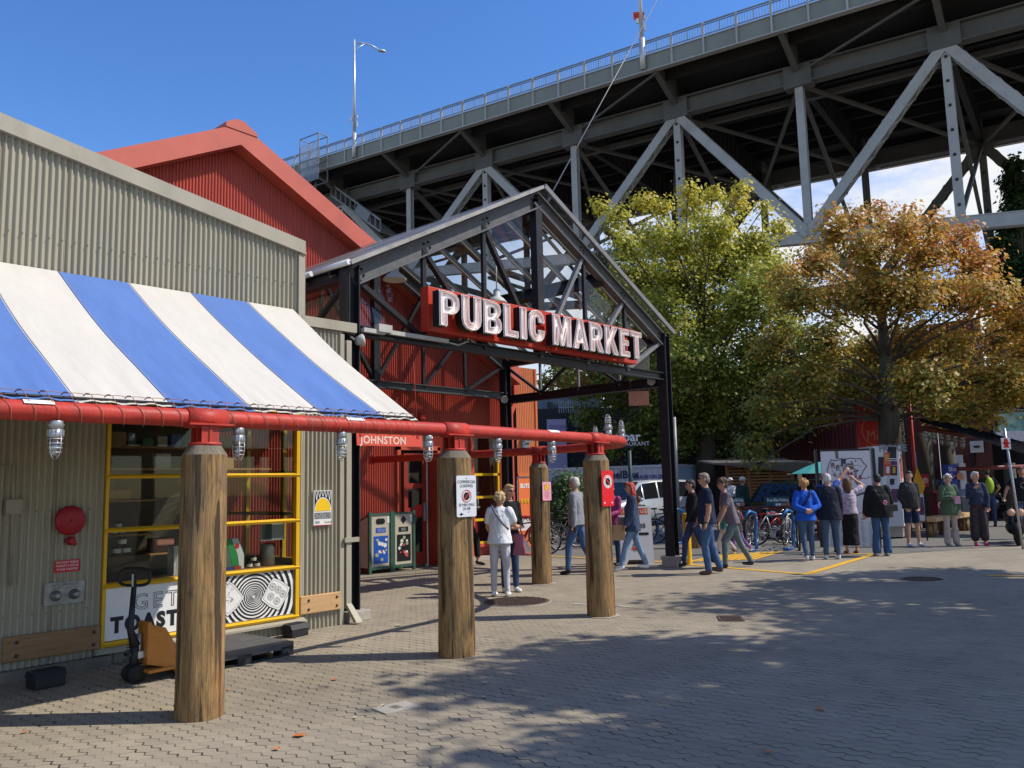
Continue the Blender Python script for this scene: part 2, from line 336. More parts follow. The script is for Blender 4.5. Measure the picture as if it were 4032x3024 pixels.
struct(g.build('ground', paver_mat()))
mAsph = M('asphalt', (.150, .140, .125), .9, 0, .14, .8, bump=.25, bs=120, dirt=(.10, .095, .085), ds=.4, damt=.5)
g = MB(); g.add([(15.55, 9.6, .004), (20.3, 6.2, .004), (24, 4.5, .004), (120, -20, .004), (300, 300, .004), (15.55, 140, .004)], [(0, 1, 2, 3, 4, 5)])
struct(g.build('road', mAsph))
mYline = M('road_marking_yellow', (.66, .37, .03), .7, 0, .12, 8, dirt=(.22, .17, .1), ds=6, damt=.6)
def strip(mb, a, b, w, z=.008):
    a, b = V((a[0], a[1], z)), V((b[0], b[1], z)); d = (b - a).normalized(); s = V((-d.y, d.x, 0)) * w / 2
    mb.poly([a - s, b - s, b + s, a + s])
mb = MB(); a = G(1478, 1219); b = G(1742, 1241); c = G(1884, 1199)
strip(mb, a, b, .16); strip(mb, b, c, .16, .0085); strip(mb, G(1178, 1201), G(1478, 1216), .14, .009)
strip(mb, G(1750, 1199), G(1900, 1196), .12, .0095)
for i in range(9): strip(mb, G(1490 + i * 17, 1214 - i * .6), G(1560 + i * 16, 1198 - i * .8), .11, .010)
strip(mb, G(2130, 1244), G(2260, 1246), .12)
struct(mb.build('road_marking', mYline))
mb = MB(); strip(mb, G(1240, 1305), G(1272, 1307), .06); strip(mb, G(1322, 1309), G(1362, 1312), .05, .009)
struct(mb.build('road_marking_white', M('road_white', (.5, .48, .44), .8, 0, .3, 20)))
# ------------------------------------------------------------------ corrugated sheet
def corr(mb, o, d, n, L, zb, zt, pitch=.063, amp=.0145, mi=0, spp=8):
    o, d, n = V(o), V(d), V(n); N = max(2, int(L / pitch * spp)); vs = []
    for i in range(N + 1):
        s = L * i / N; ph = 2 * math.pi * (s + o.dot(d)) / pitch; c = math.cos(ph); q = math.copysign(abs(c) ** .75, c) * amp
        p = o + d * s + n * q; b = zb(s) if callable(zb) else zb; t = zt(s) if callable(zt) else zt
        vs += [(p.x, p.y, b), (p.x, p.y, t)]
    mb.add(vs, [(2 * i, 2 * i + 2, 2 * i + 3, 2 * i + 1) for i in range(N)], mi, True); return mb
WY = 9.12        # the beige front wall
def btop(x): return 4.98 + .165 * (5.94 - x)
# ================================================================== BEIGE SHOP ANNEX
shop = thing('shop_annex', 'beige corrugated metal shop with sloping roof edge and yellow framed window behind the striped awning', 'building', (2, WY, 0))
mb = MB(); N_ = (0, -1, 0)
corr(mb, (-3.2, WY, 0), (1, 0, 0), N_, 6.84, .1, lambda s: btop(s - 3.2) - .03)
corr(mb, (3.64, WY, 0), (1, 0, 0), N_, 2.33, 0, .17)
corr(mb, (3.64, WY, 0), (1, 0, 0), N_, 2.36, 2.8, lambda s: btop(s + 3.64) - .03)
corr(mb, (5.97, WY, 0), (1, 0, 0), N_, .69, .0, lambda s: 3.93)
mb.build('wall', mBeige, shop)
mb = MB(); X1 = 6.66
corr(mb, (X1, WY, 0), (0, 1, 0), (1, 0, 0), 5.0, 0, .78); corr(mb, (X1, WY, 0), (0, 1, 0), (1, 0, 0), .45, .78, 3.9); corr(mb, (X1, WY + .45, 0), (0, 1, 0), (1, 0, 0), 4.5, 2.75, 3.9)
corr(mb, (6.0, WY + .02, 0), (0, 1, 0), (1, 0, 0), 5.1, 3.9, 4.9)
mb.build('side_wall', mBeige, shop)
mb = MB(); mb.add([(-3.3, WY - .02, btop(-3.3) - .04), (6.02, WY - .02, btop(6.02) - .04), (6.02, 14.2, btop(6.02) - .04), (-3.3, 14.2, btop(-3.3) - .04)], [(0, 1, 2, 3)])
mb.box(6.02, 6.74, WY - .02, 14.2, 3.93, 3.99); mb.build('roof', mGrey, shop)
mb = MB()   # rake flashing with its folded lower lip
for dz0, dz1, yy in ((-.135, .03, .05), (-.155, -.13, .07)):
    mb.prism([(-3.3, WY - yy, btop(-3.3) + dz0), (6.03, WY - yy, btop(6.03) + dz0), (6.03, WY - yy, btop(6.03) + dz1), (-3.3, WY - yy, btop(-3.3) + dz1)], (0, yy + .01, 0))
mb.box(5.935, 6.03, WY - .045, WY + .02, 3.85, btop(6.03) - .15)
mb.box(5.99, 6.86, WY - .05, WY + .05, 3.87, 4.0); mb.box(5.99, 6.02, WY - .04, WY + .02, 0, 3.83)
mb.box(6.60, 6.665, WY - .03, WY + .01, 0, 3.83)
mb.box(-3.2, -.2, WY - .03, WY, .1, .2)
mb.build('flashing', mBeigeT, shop)
mb = MB(); mb.box(-3.2, 3.7, WY - .10, WY + .05, 0, .10); mb.build('concrete_footing', M('footing_shade_tone', (.17, .155, .125), .9, 0, .25, 5), shop)  # awning shade put into a darker concrete colour
mb = MB(); x0, x1 = 3.62, 5.97
mb.prism([(3.55, WY + .02, .17), (3.55, WY - .10, .12), (3.55, WY - .10, .145), (3.55, WY + .02, .20)], (2.5, 0, 0)); mb.build('sill_flashing', mBeigeT, shop)
mb = MB()   # sheet laps and screw rows
for k in range(-9, 16):
    x = 2.50 + .63 * k
    if -3.1 < x < 3.5 or 3.64 < x < 6: mb.box(x, x + .005, WY - .0175, WY - .012, .12 if x < 3.5 else 2.85, btop(x) - .16)
mb.build('sheet_lap', M('lap_shadow_line', (.20, .17, .12), .7, 0, 0), shop)
mb = MB()
for zz_ in (.6, 1.6, 2.7, 3.6, 4.4):
    for k in range(58):
        x = -1.2 + .126 * k
        if x > 5.9 or (x > 3.5 and zz_ < 3): continue
        mb.box(x - .006, x + .006, WY - .022, WY - .012, zz_ - .006, zz_ + .006)
mb.build('screws', M('screw_grey', (.16, .14, .11), .5, .4, 0), shop)
# yellow window frame


mb = MB(); wy0 = WY - .035
for z in (1.94, 1.375, .80, .205): mb.prism([(x0, wy0 + .06, z - .026), (x0, wy0 - .02, z - .026), (x0, wy0 - .035, z), (x0, wy0 + .0, z + .022), (x0, wy0 + .06, z + .022)], (x1 - x0, 0, 0))
mb.box(x0 - .012, x0 + .02, wy0 - .01, wy0 + .07, .17, 2.8); mb.box(x1 - .05, x1 + .0, wy0 - .02, wy0 + .07, .17, 2.8); mb.box(x0, x1, wy0, wy0 + .07, 2.72, 2.8)
wf = mb.build('window', mYel, shop)
mb = MB(); mb.box(x0 + .035, x1 - .065, wy0 + .03, wy0 + .036, .83, 2.72); mb.build('glass_pane', mGlass, wf)
mb = MB()
for y in (9.57, 10.55, 11.55, 12.55, 13.4): mb.box(X1 - .02, X1 + .04, y - .035, y + .035, .78, 2.75)
for z in (.78, 1.42, 2.0, 2.72): mb.box(X1 - .02, X1 + .035, 9.57, 13.4, z - .025, z + .025)
wf2 = mb.build('side_window', mYel, shop)
mb = MB(); mb.box(X1 + .005, X1 + .01, 9.6, 13.4, .8, 2.72); mb.build('glass_pane', mGlass, wf2)
# spiral print panel under the window : left white with words, right with rings and toast slices
mb = MB(); mb.box(x0 + .03, 4.95, wy0 + .01, wy0 + .03, .235, .772, 0); mb.box(4.95, x1 - .065, wy0 + .01, wy0 + .03, .235, .772, 0)
pf = wy0 + .008; cx, cz = 5.36, .50; PX0, PX1, PZ0, PZ1 = 4.55, x1 - .07, .24, .767
def clipseg(pts):
    def cl(P, f):
        o = []
        for i in range(len(P)):
            a, b = P[i], P[(i + 1) % len(P)]; fa, fb = f(a), f(b)
            if fa >= 0: o.append(a)
            if (fa >= 0) != (fb >= 0): t = fa / (fa - fb); o.append((a[0] + (b[0] - a[0]) * t, a[1] + (b[1] - a[1]) * t))
        return o
    for f in (lambda p: p[0] - PX0, lambda p: PX1 - p[0], lambda p: p[1] - PZ0, lambda p: PZ1 - p[1]):
        pts = cl(pts, f)
        if len(pts) < 3: return None
    return pts
r = .018
while r < .95:
    ww = r * .075 + .004; n = 48
    for k in range(n):
        a0, a1 = 2 * math.pi * k / n, 2 * math.pi * (k + 1) / n
        P = clipseg([(cx + math.cos(a0) * r, cz + math.sin(a0) * r), (cx + math.cos(a1) * r, cz + math.sin(a1) * r), (cx + math.cos(a1) * (r + ww), cz + math.sin(a1) * (r + ww)), (cx + math.cos(a0) * (r + ww), cz + math.sin(a0) * (r + ww))])
        if P: mb.poly([(p[0], pf, p[1]) for p in P], 1)
    r += ww * 2.05
def slice_(cx, cz, rot, kind):   # a slice of toast seen from above in black line
    def P(u, v): c, s = math.cos(rot), math.sin(rot); return (cx + u * c - v * s, cz + u * s + v * c)
    out = [(-.145, -.15), (0, -.17), (.145, -.15), (.155, .06), (.135, .15), (0, .165), (-.135, .15), (-.155, .06)]
    mb.poly([(P(*q)[0], pf - .001, P(*q)[1]) for q in out], 0)
    def ring(u, v, r, w=.004, n=14, y=.002):
        for k in range(n):
            a0, a1 = 2 * math.pi * k / n, 2 * math.pi * (k + 1) / n
            q = [P(u + math.cos(a) * rr, v + math.sin(a) * rr) for a, rr in ((a0, r), (a1, r), (a1, r + w), (a0, r + w))]
            mb.poly([(p[0], pf - y, p[1]) for p in q], 1)
    def line(a, b, w=.0045):
        a, b = V((*P(*a), 0)), V((*P(*b), 0)); d = (b - a).normalized(); s = V((-d.y, d.x, 0)) * w / 2
        mb.poly([(p.x, pf - .002, p.y) for p in (a - s, b - s, b + s, a + s)], 1)
    for i in range(8): line(out[i], out[(i + 1) % 8], .006)
    inn = [(a * .86, b * .86) for a, b in out]
    for i in range(8): line(inn[i], inn[(i + 1) % 8], .003)
    rr = random.Random(kind)
    if kind == 1:
        for u, v in ((-.05, -.06), (.055, -.07), (.0, .055), (-.085, .05), (.085, .04)):
            ring(u, v, .042); ring(u, v, .03, .003)
            for k in range(8): line((u, v), (u + math.cos(k * .785) * .028, v + math.sin(k * .785) * .028), .003)
    else:
        for _ in range(9):
            u, v = rr.uniform(-.1, .1), rr.uniform(-.12, .12); a = rr.uniform(0, 3)
            line((u, v), (u + .05 * math.cos(a), v + .05 * math.sin(a)), .004)
            for k in (-1, 0, 1): line((u + .025 * k * math.cos(a), v + .025 * k * math.sin(a)), (u + .025 * k * math.cos(a) + .02 * math.cos(a + 1.2), v + .025 * k * math.sin(a) + .02 * math.sin(a + 1.2)), .003)
        for _ in range(5): ring(rr.uniform(-.1, .1), rr.uniform(-.11, .11), .013, .003, 8)
slice_(5.03, .52, .75, 2); slice_(5.66, .50, -.55, 1)
text_to(mb, 'GET', .235, (3.93, pf - .001, .52), BX, ZZ, 1, outline=.0028, space=1.32)
text_to(mb, 'TOASTED', .215, (3.71, pf - .001, .315), BX, ZZ, 1, off=.012, space=1.22, spread=.93)
mb.build('printed_panel', [mWhite, mTxtB], wf)
# room behind the glass
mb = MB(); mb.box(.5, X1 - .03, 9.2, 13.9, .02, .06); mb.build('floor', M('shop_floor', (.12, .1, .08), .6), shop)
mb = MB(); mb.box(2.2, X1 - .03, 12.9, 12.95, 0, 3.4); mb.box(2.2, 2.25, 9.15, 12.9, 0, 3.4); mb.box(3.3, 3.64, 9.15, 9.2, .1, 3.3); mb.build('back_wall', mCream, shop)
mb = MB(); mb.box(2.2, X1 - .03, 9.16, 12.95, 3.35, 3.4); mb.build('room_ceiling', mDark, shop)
mb = MB(); mb.box(6.69, 6.77, WY - .05, WY + .02, .2, 3.75)
mb.prism([(6.69, WY - .05, .26), (6.77, WY - .05, .26), (6.84, WY - .2, .03), (6.74, WY - .2, .03)], (0, .07, .0))
for z in (1.05, 2.6): mb.box(6.65, 6.88, WY - .075, WY - .04, z, z + .06)
mb.build('downpipe', mBeigeT, shop)
mb = MB()   # pipe run at the far left of the shaded wall
mb.tube([(2.30, WY - .06, 1.5), (2.30, WY - .06, 2.03), (2.72, WY - .06, 2.05), (2.74, WY - .06, .9)], .018, 8); mb.box(2.66, 2.80, WY - .1, WY - .02, 1.58, 1.72)
mb.build('conduit', M('beige_conduit', (.28, .25, .19), .5), shop)
# ================================================================== RED MARKET BUILDING
RY = 14.3; AX, AZ, RS = 7.81, 8.76, .512
def rtop(x): return AZ - RS * abs(x - AX)
red = thing('market_building', 'red corrugated metal market hall with a wide gable and salmon pink roof fascia', 'building', (8, RY, 0))
mb = MB(); N_ = (0, -1, 0); XE = 15.42
def rw(s, x0): return rtop(x0 + s) - .25
for a, b, z0, z1 in ((.6, 11.95, 0, None), (11.95, 13.1, 2.62, None), (13.1, 14.24, .0, None), (14.24, 15.2, 0, .32), (14.24, 15.2, 3.0, None), (15.2, XE, 0, None)):
    corr(mb, (a, RY, 0), (1, 0, 0), N_, b - a, z0, (lambda s, a=a: rw(s, a)) if z1 is None else z1)
mb.build('gable_wall', mRed, red)
mb = MB(); corr(mb, (XE, RY, 0), (0, 1, 0), (1, 0, 0), 28, 0, 4.85); mb.build('side_wall', mRed, red)
mb = MB()
for sgn in (-1, 1):
    xe = AX + sgn * 7.9; P = [(AX, 0), (xe, 0)]
    q = [(AX, AZ), (xe, rtop(xe)), (xe, rtop(xe) - .42), (AX, AZ - .42)]
    if sgn < 0: q = q[::-1]
    mb.prism([(x, RY - .36, z) for x, z in q], (0, .06, 0))
    mb.prism([(x, RY - .30, z) for x, z in ([(AX, AZ - .36), (xe, rtop(xe) - .36), (xe, rtop(xe) - .42), (AX, AZ - .42)][::sgn])], (0, .28, 0))
rf = mb.build('fascia', mRedT, red)
mb = MB()
mb.prism([(AX - .32, RY - .375, AZ - .15), (AX + .34, RY - .375, AZ - .17), (AX + .34, RY - .375, AZ - .12), (AX + .06, RY - .375, AZ + .05), (AX - .12, RY - .375, AZ + .055), (AX - .32, RY - .375, AZ - .06)], (0, .5, 0)); mb.build('ridge_cap', mRedT, red)
mb = MB()
for sgn in (-1, 1):
    xe = AX + sgn * 8.0
    mb.add([(AX, RY - .3, AZ + .0), (xe, RY - .3, rtop(xe)), (xe, RY + 28, rtop(xe)), (AX, RY + 28, AZ)], [(0, 1, 2, 3) if sgn < 0 else (3, 2, 1, 0)])
mb.build('roof', mGrey, red)
# trim boards and door way
mb = MB(); mb.box(14.16, 14.26, RY - .07, RY + .02, 0, 3.05); mb.box(15.19, 15.27, RY - .07, RY + .02, 0, 3.05); mb.box(14.16, 15.27, RY - .07, RY + .02, 2.95, 3.05); mb.box(14.2, 15.25, RY - .06, RY, .28, .36)
mb.box(11.86, 11.96, RY - .08, RY + .02, 0, 2.66); mb.box(13.06, 13.14, RY - .08, RY + .02, 0, 2.66); mb.box(11.86, 13.14, RY - .08, RY + .02, 2.58, 2.68)
mb.prism([(15.55, RY - .1, 0), (15.67, RY - .1, 0), (15.67, RY - .1, 3.55), (15.86, RY - .1, 3.85), (15.86, RY - .1, 4.9), (15.74, RY - .1, 4.9), (15.74, RY - .1, 3.9), (15.55, RY - .1, 3.6)], (0, .2, 0))
mb.build('trim', M('red_trim_bright', (.52, .085, .045), .45, 0, .1, 3), red)
mb = MB()
for z in (.38, .93, 1.47, 2.02): mb.box(14.26, 15.19, RY - .05, RY + .03, z - .03, z + .03)
mb.box(15.11, 15.19, RY - .05, RY + .03, .38, 2.95)
wfr = mb.build('window', mYel, red)
mb = MB(); mb.box(14.26, 15.15, RY + .0, RY + .006, .38, 2.95); mb.build('glass_pane', mGlass, wfr)
mb = MB(); mb.box(14.2, 15.3, RY + .9, RY + .92, .3, 3.0); mb.box(14.2, 14.22, RY + .05, RY + .9, .3, 3); mb.build('room_back', M('grey_room', (.16, .165, .15), .7), red)
mb = MB()   # pipework behind the tall window
for x, z0, z1 in ((14.42, 1.2, 1.9), (14.52, 1.0, 1.75), (14.60, 1.2, 1.6), (14.74, 1.15, 1.6)): mb.tube([(x, RY + .3, z0), (x, RY + .3, z1)], .018, 6)
for z in (1.22, 1.45, 1.58): mb.tube([(14.4, RY + .3, z), (14.8, RY + .3, z)], .016, 6)
mb.box(14.4, 14.5, RY + .2, RY + .35, 1.66, 1.74, 1); mb.box(14.48, 14.62, RY + .2, RY + .35, 1.5, 1.58, 1); mb.box(14.36, 14.44, RY + .2, RY + .35, 1.74, 1.84, 0); mb.box(14.42, 14.7, RY + .3, RY + .33, .5, .9, 1)
mb.build('pipework', [mWhite, mTxtR], red)
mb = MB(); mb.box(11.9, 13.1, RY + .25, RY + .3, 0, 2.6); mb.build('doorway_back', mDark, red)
# the open red door leaves with glazed lights
def door(x0, x1, y, nm):
    mb = MB(); mb.box(x0, x0 + .11, y - .05, y, .05, 2.5); mb.box(x1 - .11, x1, y - .05, y, .05, 2.5)
    for z0, z1 in ((.05, .32), (1.08, 1.3), (1.72, 1.84), (2.36, 2.5)): mb.box(x0 + .11, x1 - .11, y - .048, y - .002, z0, z1)
    d = mb.build('door', M('door_red', (.30, .035, .02), .4, 0, .1), red)
    mb = MB(); mb.box(x0 + .11, x1 - .11, y - .03, y - .025, .32, 2.36); mb.build('glass_pane', mGlass, d)
    mb = MB(); mb.box(x1 - .10, x1 - .02, y - .075, y - .05, 1.0, 1.4); mb.box(x1 - .075, x1 - .045, y - .12, y - .07, 1.0, 1.32); mb.build('handle', mChrome, d)
    mb = MB(); mb.box(x1 - .36, x1 - .14, y - .056, y - .05, 1.12, 1.36); mb.build('notice', mTxtR, d)
    mb = MB(); mb.box(x1, x1 + .03, y - .06, y + .01, .0, 2.5); mb.tube([(x1 + .22, y - .2, .35), (x1 + .22, y - .2, 2.4)], .022, 8); mb.build('weather_strip', mWhite, d)
door(11.97, 12.62, RY - .12, 'a')
mb = MB(); mb.box(12.66, 12.74, RY - .75, RY - .1, .02, 2.5); mb.box(12.78, 13.05, RY - .35, RY - .3, .02, 2.5); mb.build('open_door_leaf', M('door_red', ()), red)
mb = MB(); mb.prism([(13.2, RY - .35, .0), (15.4, RY - .3, 0), (15.4, RY - .3, .07), (13.2, RY - .35, .07)], (0, .3, 0)); mb.build('step', mConc, red)
mb = MB(); mb.lathe((12.6, RY - .06, 3.35), [(.10, 0), (.10, .04), (.03, .06)], 14, (0, -1, 0)); mb.build('alarm_bell', mRedP, red)
# orange sunlit wing beyond the corner
OY = 15.9
wing = thing('orange_wing', 'narrow orange ribbed wall panel with a red edge just past the glass canopy', 'building', (17.6, OY, 0))
ox0 = Yp(1115, 900, OY).x; ox1 = Yp(1158, 900, OY).x; zt = Yp(1135, 795, OY).z
mb = MB(); corr(mb, (ox0, OY, 0), (1, 0, 0), (0, -1, 0), ox1 - ox0, 2.05, zt, pitch=.075, amp=.012); mb.build('wall', mOrange, wing)
mb = MB(); mb.box(ox0, ox1, OY - .02, OY + .1, 0, .45); mb.box(ox1 - .06, ox1 + .02, OY - .04, OY + .05, .45, zt); mb.box(ox0, ox1, OY - .04, OY + .02, 1.98, 2.06); mb.build('trim', M('orange_trim', (.55, .16, .06), .5), wing)
mb = MB(); mb.box(ox0, ox1, OY + .02, OY + .03, .45, 2.0); mb.build('window', M('poster_white', (.62, .6, .6), .4), wing)
mb = MB(); a = ox0 + .03; mb.box(a, a + .72, OY - .005, OY + .015, .8, 1.93, 0); mb.box(a + .45, a + .8, OY - .008, OY + .01, .75, 1.35, 1)
for k in range(5): mb.ell((a + .12 + k * .13, OY - .012, 1.28), (.05, .004, .08), 8, 2)
text_to(mb, 'BUYS', .17, (a + .06, OY - .012, 1.66), BX, ZZ, 3, off=.006)
mb.build('poster', [M('poster_orange', (.72, .17, .05), .5, 0, 0), M('poster_red', (.62, .04, .06), .5, 0, 0), mYel, mTxtW], wing)
mb = MB(); mb.box(ox0 + .15, ox0 + .5, OY - .16, OY - .02, 2.95, 3.1); mb.box(ox0 + .17, ox0 + .4, OY - .12, OY - .02, 2.8, 2.95); mb.build('wall_light', mGal, wing)
mb = MB(); mb.box(ox0 - 6, ox1, OY + .1, OY + 12, 0, zt - .3); mb.build('body', M('wing_body', (.2, .07, .05), .7), wing)
# ================================================================== GLASS CANOPY
CYF, CYR = 9.30, 13.9; XL, XR, XM = 6.91, 15.08, 11.0; ZE, ZA, ZC = 4.86, 6.98, 3.88
can = thing('entrance_canopy', 'black steel and glass gabled canopy over the market entrance', 'canopy', (XM, CYF, 0))
def zr(x): return ZE + (ZA - ZE) * (1 - abs(x - XM) / (XM - XL))
for x in (XL, XR):
    for y in (CYF, CYR):
        z0 = .14 if y == CYF else 0
        mb = MB(); mb.ibeam((x, y, z0), (x, y, ZE + .02), .22, .19, .02, up=(1, 0, 0)); mb.box(x - .11, x - .095, y - .1, y + .1, z0 + .02, ZE - .1); mb.build('column', mBlk, can)
for x in (XL, XR):
    mb = MB(); mb.box(x - .16, x + .2, CYF - .2, CYF + .17, 0, .14)
    if x == XR: mb.box(x - .15, x + .22, CYF - .22, CYF + .2, .14, .22); mb.box(x + .22, x + .42, CYF + .02, CYF + .3, 0, .24)
    mb.build('concrete_base', mConc, can, bevel=.012)
xs = [8.29, 9.62, XM, 12.36, 13.67]
for fr, y in ((0, CYF), (1, CYR)):
    mt = mBlk
    for sx in (-1, 1):
        xe = XL if sx < 0 else XR
        mb = MB(); d = V((XM - xe, 0, ZA - ZE)).normalized(); nrm = V((0, -1, 0)).cross(d)
        if nrm.z < 0: nrm = -nrm
        a = V((xe, y, ZE)) - d * .05; b = V((XM, y, ZA))
        off = nrm * -.14
        mb.ibeam(a + off, b + off, .16, .27, .025, up=nrm)
        if fr == 0:
            for xq in (xe - sx * .1, xs[0 if sx < 0 else 4], xs[1 if sx < 0 else 3], XM + sx * .12):
                c = V((xq, y - .02, zr(xq))) + nrm * -.14
                for i, j in ((-1, -1), (1, -1), (-1, 1), (1, 1)): mb.ell(c + d * .05 * i + nrm * .045 * j, .02, 6, 1)
        mb.build('rafter', [M('canopy_grey_black', (.12, .122, .125), .45, .0, .15, 6, dirt=(.03, .03, .03), ds=5), mTxtB], can)
    mb = MB(); mb.ibeam((XL, y, ZC + .07), (XR, y, ZC + .07), .14, .16, .02); mb.build('bottom_chord', M('canopy_grey', (.075, .077, .08), .4, 0, .2, 6) if fr else mBlk, can)
    for x in xs:
        wv = .17 if x == XM else .07
        mb = MB(); mb.bar((x, y, ZC + .14), (x, y, zr(x) - .2), wv, .06 if x != XM else .15, up=(0, 1, 0)); mb.build('truss_vertical', mBlk, can)
    for a, b in (((XL + .06, ZE - .15), (xs[0], ZC + .1)), ((xs[0], zr(xs[0]) - .2), (xs[1], ZC + .1)), ((xs[1], zr(xs[1]) - .2), (XM, ZC + .1)),
                 ((xs[3], zr(xs[3]) - .2), (XM, ZC + .1)), ((xs[4], zr(xs[4]) - .2), (xs[3], ZC + .1)), ((XR - .06, ZE - .15), (xs[4], ZC + .1))):
        mb = MB(); p0, p1 = V((a[0], y + .01, a[1])), V((b[0], y + .01, b[1])); mb.bar(p0, p1, .07, .09, up=(0, 1, 0))
        mb.build('truss_diagonal', mGal if (fr == 0 and a[0] > 12) else mBlk, can)
# side frames
for x in (XL, XR):
    mb = MB(); mb.ibeam((x, CYF, ZE - .09), (x, CYR, ZE - .09), .16, .2, .02); mb.ibeam((x, CYF, ZC - .03), (x, CYR, ZC - .03), .16, .2, .02); mb.build('eave_beam', mBlk, can)
    ys = [CYF + (CYR - CYF) * k / 4 for k in range(1, 4)]
    for yq in ys: mb = MB(); mb.bar((x, yq, ZC), (x, yq, ZE - .1), .05, .05, up=(0, 1, 0)); mb.build('side_post', mGal, can)
    for k in range(4):
        ya, yb = CYF + (CYR - CYF) * k / 4, CYF + (CYR - CYF) * (k + 1) / 4
        p = ((x, ya, ZE - .15), (x, yb, ZC + .05)) if k % 2 == 0 else ((x, ya, ZC + .05), (x, yb, ZE - .15))
        mb = MB(); mb.bar(p[0], p[1], .05, .08, up=(1, 0, 0)); mb.build('side_brace', mBlk, can)
    mb = MB(); mb.poly([(x, CYF + .12, ZC + .06), (x, CYR - .12, ZC + .06), (x, CYR - .12, ZE - .2), (x, CYF + .12, ZE - .2)]); mb.build('side_glass', mGlassT, can)
# roof : dusty glass greyed at grazing angles on the left, glazing on the right, purlins under both
mGB = M('glazing_bar', (.30, .29, .24), .45, 0, .1)
mDustSheen = bpy.data.materials.new('dusty_sheen_glass'); mDustSheen.use_nodes = True; t_ = mDustSheen.node_tree; t_.nodes.clear()
o_ = nn(t_, 'ShaderNodeOutputMaterial'); a_ = nn(t_, 'ShaderNodeBsdfTransparent'); a_.inputs[0].default_value = (.9, .92, .9, 1); b_ = nn(t_, 'ShaderNodeBsdfPrincipled'); b_.inputs['Base Color'].default_value = (.27, .265, .25, 1); b_.inputs['Roughness'].default_value = .35
w_ = nn(t_, 'ShaderNodeLayerWeight'); w_.inputs[0].default_value = .5; m_ = nn(t_, 'ShaderNodeMapRange'); m_.inputs[1].default_value = .35; m_.inputs[2].default_value = .8; m_.inputs[3].default_value = .22; m_.inputs[4].default_value = .95; t_.links.new(w_.outputs['Facing'], m_.inputs[0])  # grey at grazing angles stands in for reflected sky, over thin dust
x_ = nn(t_, 'ShaderNodeMixShader'); t_.links.new(m_.outputs[0], x_.inputs[0]); t_.links.new(a_.outputs[0], x_.inputs[1]); t_.links.new(b_.outputs[0], x_.inputs[2]); t_.links.new(x_.outputs[0], o_.inputs[0])
for sx in (-1, 1):
    xe = XL - .12 if sx < 0 else XR + .12; d = V((XM - xe, 0, ZA - zr(XL) + (.06)))
    E_ = V((xe, 0, ZE - .02)); A_ = V((XM, 0, ZA + .03)); d = (A_ - E_); ln = d.length; d.normalize(); nr = V((-d.z, 0, d.x)); nr = nr if nr.z > 0 else -nr
    if sx < 0:
        mb = MB()
        for k in range(6):   # stepped glass sheets and caps laid up the slope
            s0, s1 = ln * k / 6, ln * (k + 1) / 6 + .06; lift = .012 + (5 - k) * .0 + .014 * (k % 2)
            n = 56
            for i in range(n):
                y0 = CYF - .22 + (CYR + .3 - CYF + .22) * i / n; y1 = y0 + (CYR + .3 - CYF + .22) / n * .52; yz = y0 + (CYR + .52 - CYF) / n
                for ya, yb, h, mi_ in ((y0, y0 + (y1 - y0) * .5, .03, 1), (y1, yz, .008, 0), (y0 + (y1 - y0) * .5, y1, .008, 0)):
                    P = [E_ + d * s0 + nr * (lift + h), E_ + d * s1 + nr * (lift + h)]
                    mb.add([(P[0].x, ya, P[0].z), (P[1].x, ya, P[1].z), (P[1].x, yb, P[1].z), (P[0].x, yb, P[0].z)], [(0, 3, 2, 1)], mi_)
        mb.prism([(E_.x, CYF - .22, E_.z - .01), ((E_ + d * ln).x, CYF - .22, (E_ + d * ln).z - .01), ((E_ + d * ln + nr * .05).x, CYF - .22, (E_ + d * ln + nr * .05).z), ((E_ + nr * .05).x, CYF - .22, (E_ + nr * .05).z)], (0, .3, 0), 1)
        mb.build('roof', [mDustSheen, M('roof_sheet', (.30, .29, .27), .55, .25, .2, 5, dirt=(.16, .155, .14), ds=3, damt=.6, stretch=(1, .5, 1))], can)
    else:
        mb = MB(); a = E_ + nr * .03; b = A_ + nr * .03
        mb.poly([(a.x, CYF - .15, a.z), (b.x, CYF - .15, b.z), (b.x, CYR + .05, b.z), (a.x, CYR + .05, a.z)]); mb.build('roof_glass', glass('roof_glass_tinted', (.86, .88, .87), .06, .03, .7), can)
        mb = MB(); p = [(E_ + nr * .05), (A_ + nr * .05)]
        mb.bar((p[0].x, CYF - .2, p[0].z), (p[1].x, CYF - .2, p[1].z), .05, .09, up=nr); mb.build('roof_edge', mGal, can)
    ny = 7
    for k in range(ny):
        yq = CYF + .35 + (CYR - CYF - .5) * k / (ny - 1); a = E_ - nr * .03; b = A_ - nr * .03
        mb = MB(); mb.bar((a.x, yq, a.z), (b.x, yq, b.z), .045, .10, up=nr, mi=1); mb.bar(((a - nr * .055).x, yq, (a - nr * .055).z), ((b - nr * .055).x, yq, (b - nr * .055).z), .05, .012, up=nr, mi=0); mb.build('glazing_bar', [mGB, mBlk], can)
    for fq in (.5, .97):
        q = E_ + d * ln * fq - nr * .22; mb = MB(); mb.ibeam((q.x, CYF, q.z), (q.x, CYR, q.z), .14, .26, .02, up=nr); mb.build('purlin', mBlk, can)
# gable glass
mb = MB(); yg = CYF + .09
mb.poly([(XL + .1, yg, ZC + .16), (XR - .1, yg, ZC + .16), (XR - .1, yg, ZE - .2), (XM, yg, ZA - .3), (XL + .1, yg, ZE - .2)]); mb.build('gable_glass', mGlassT, can)
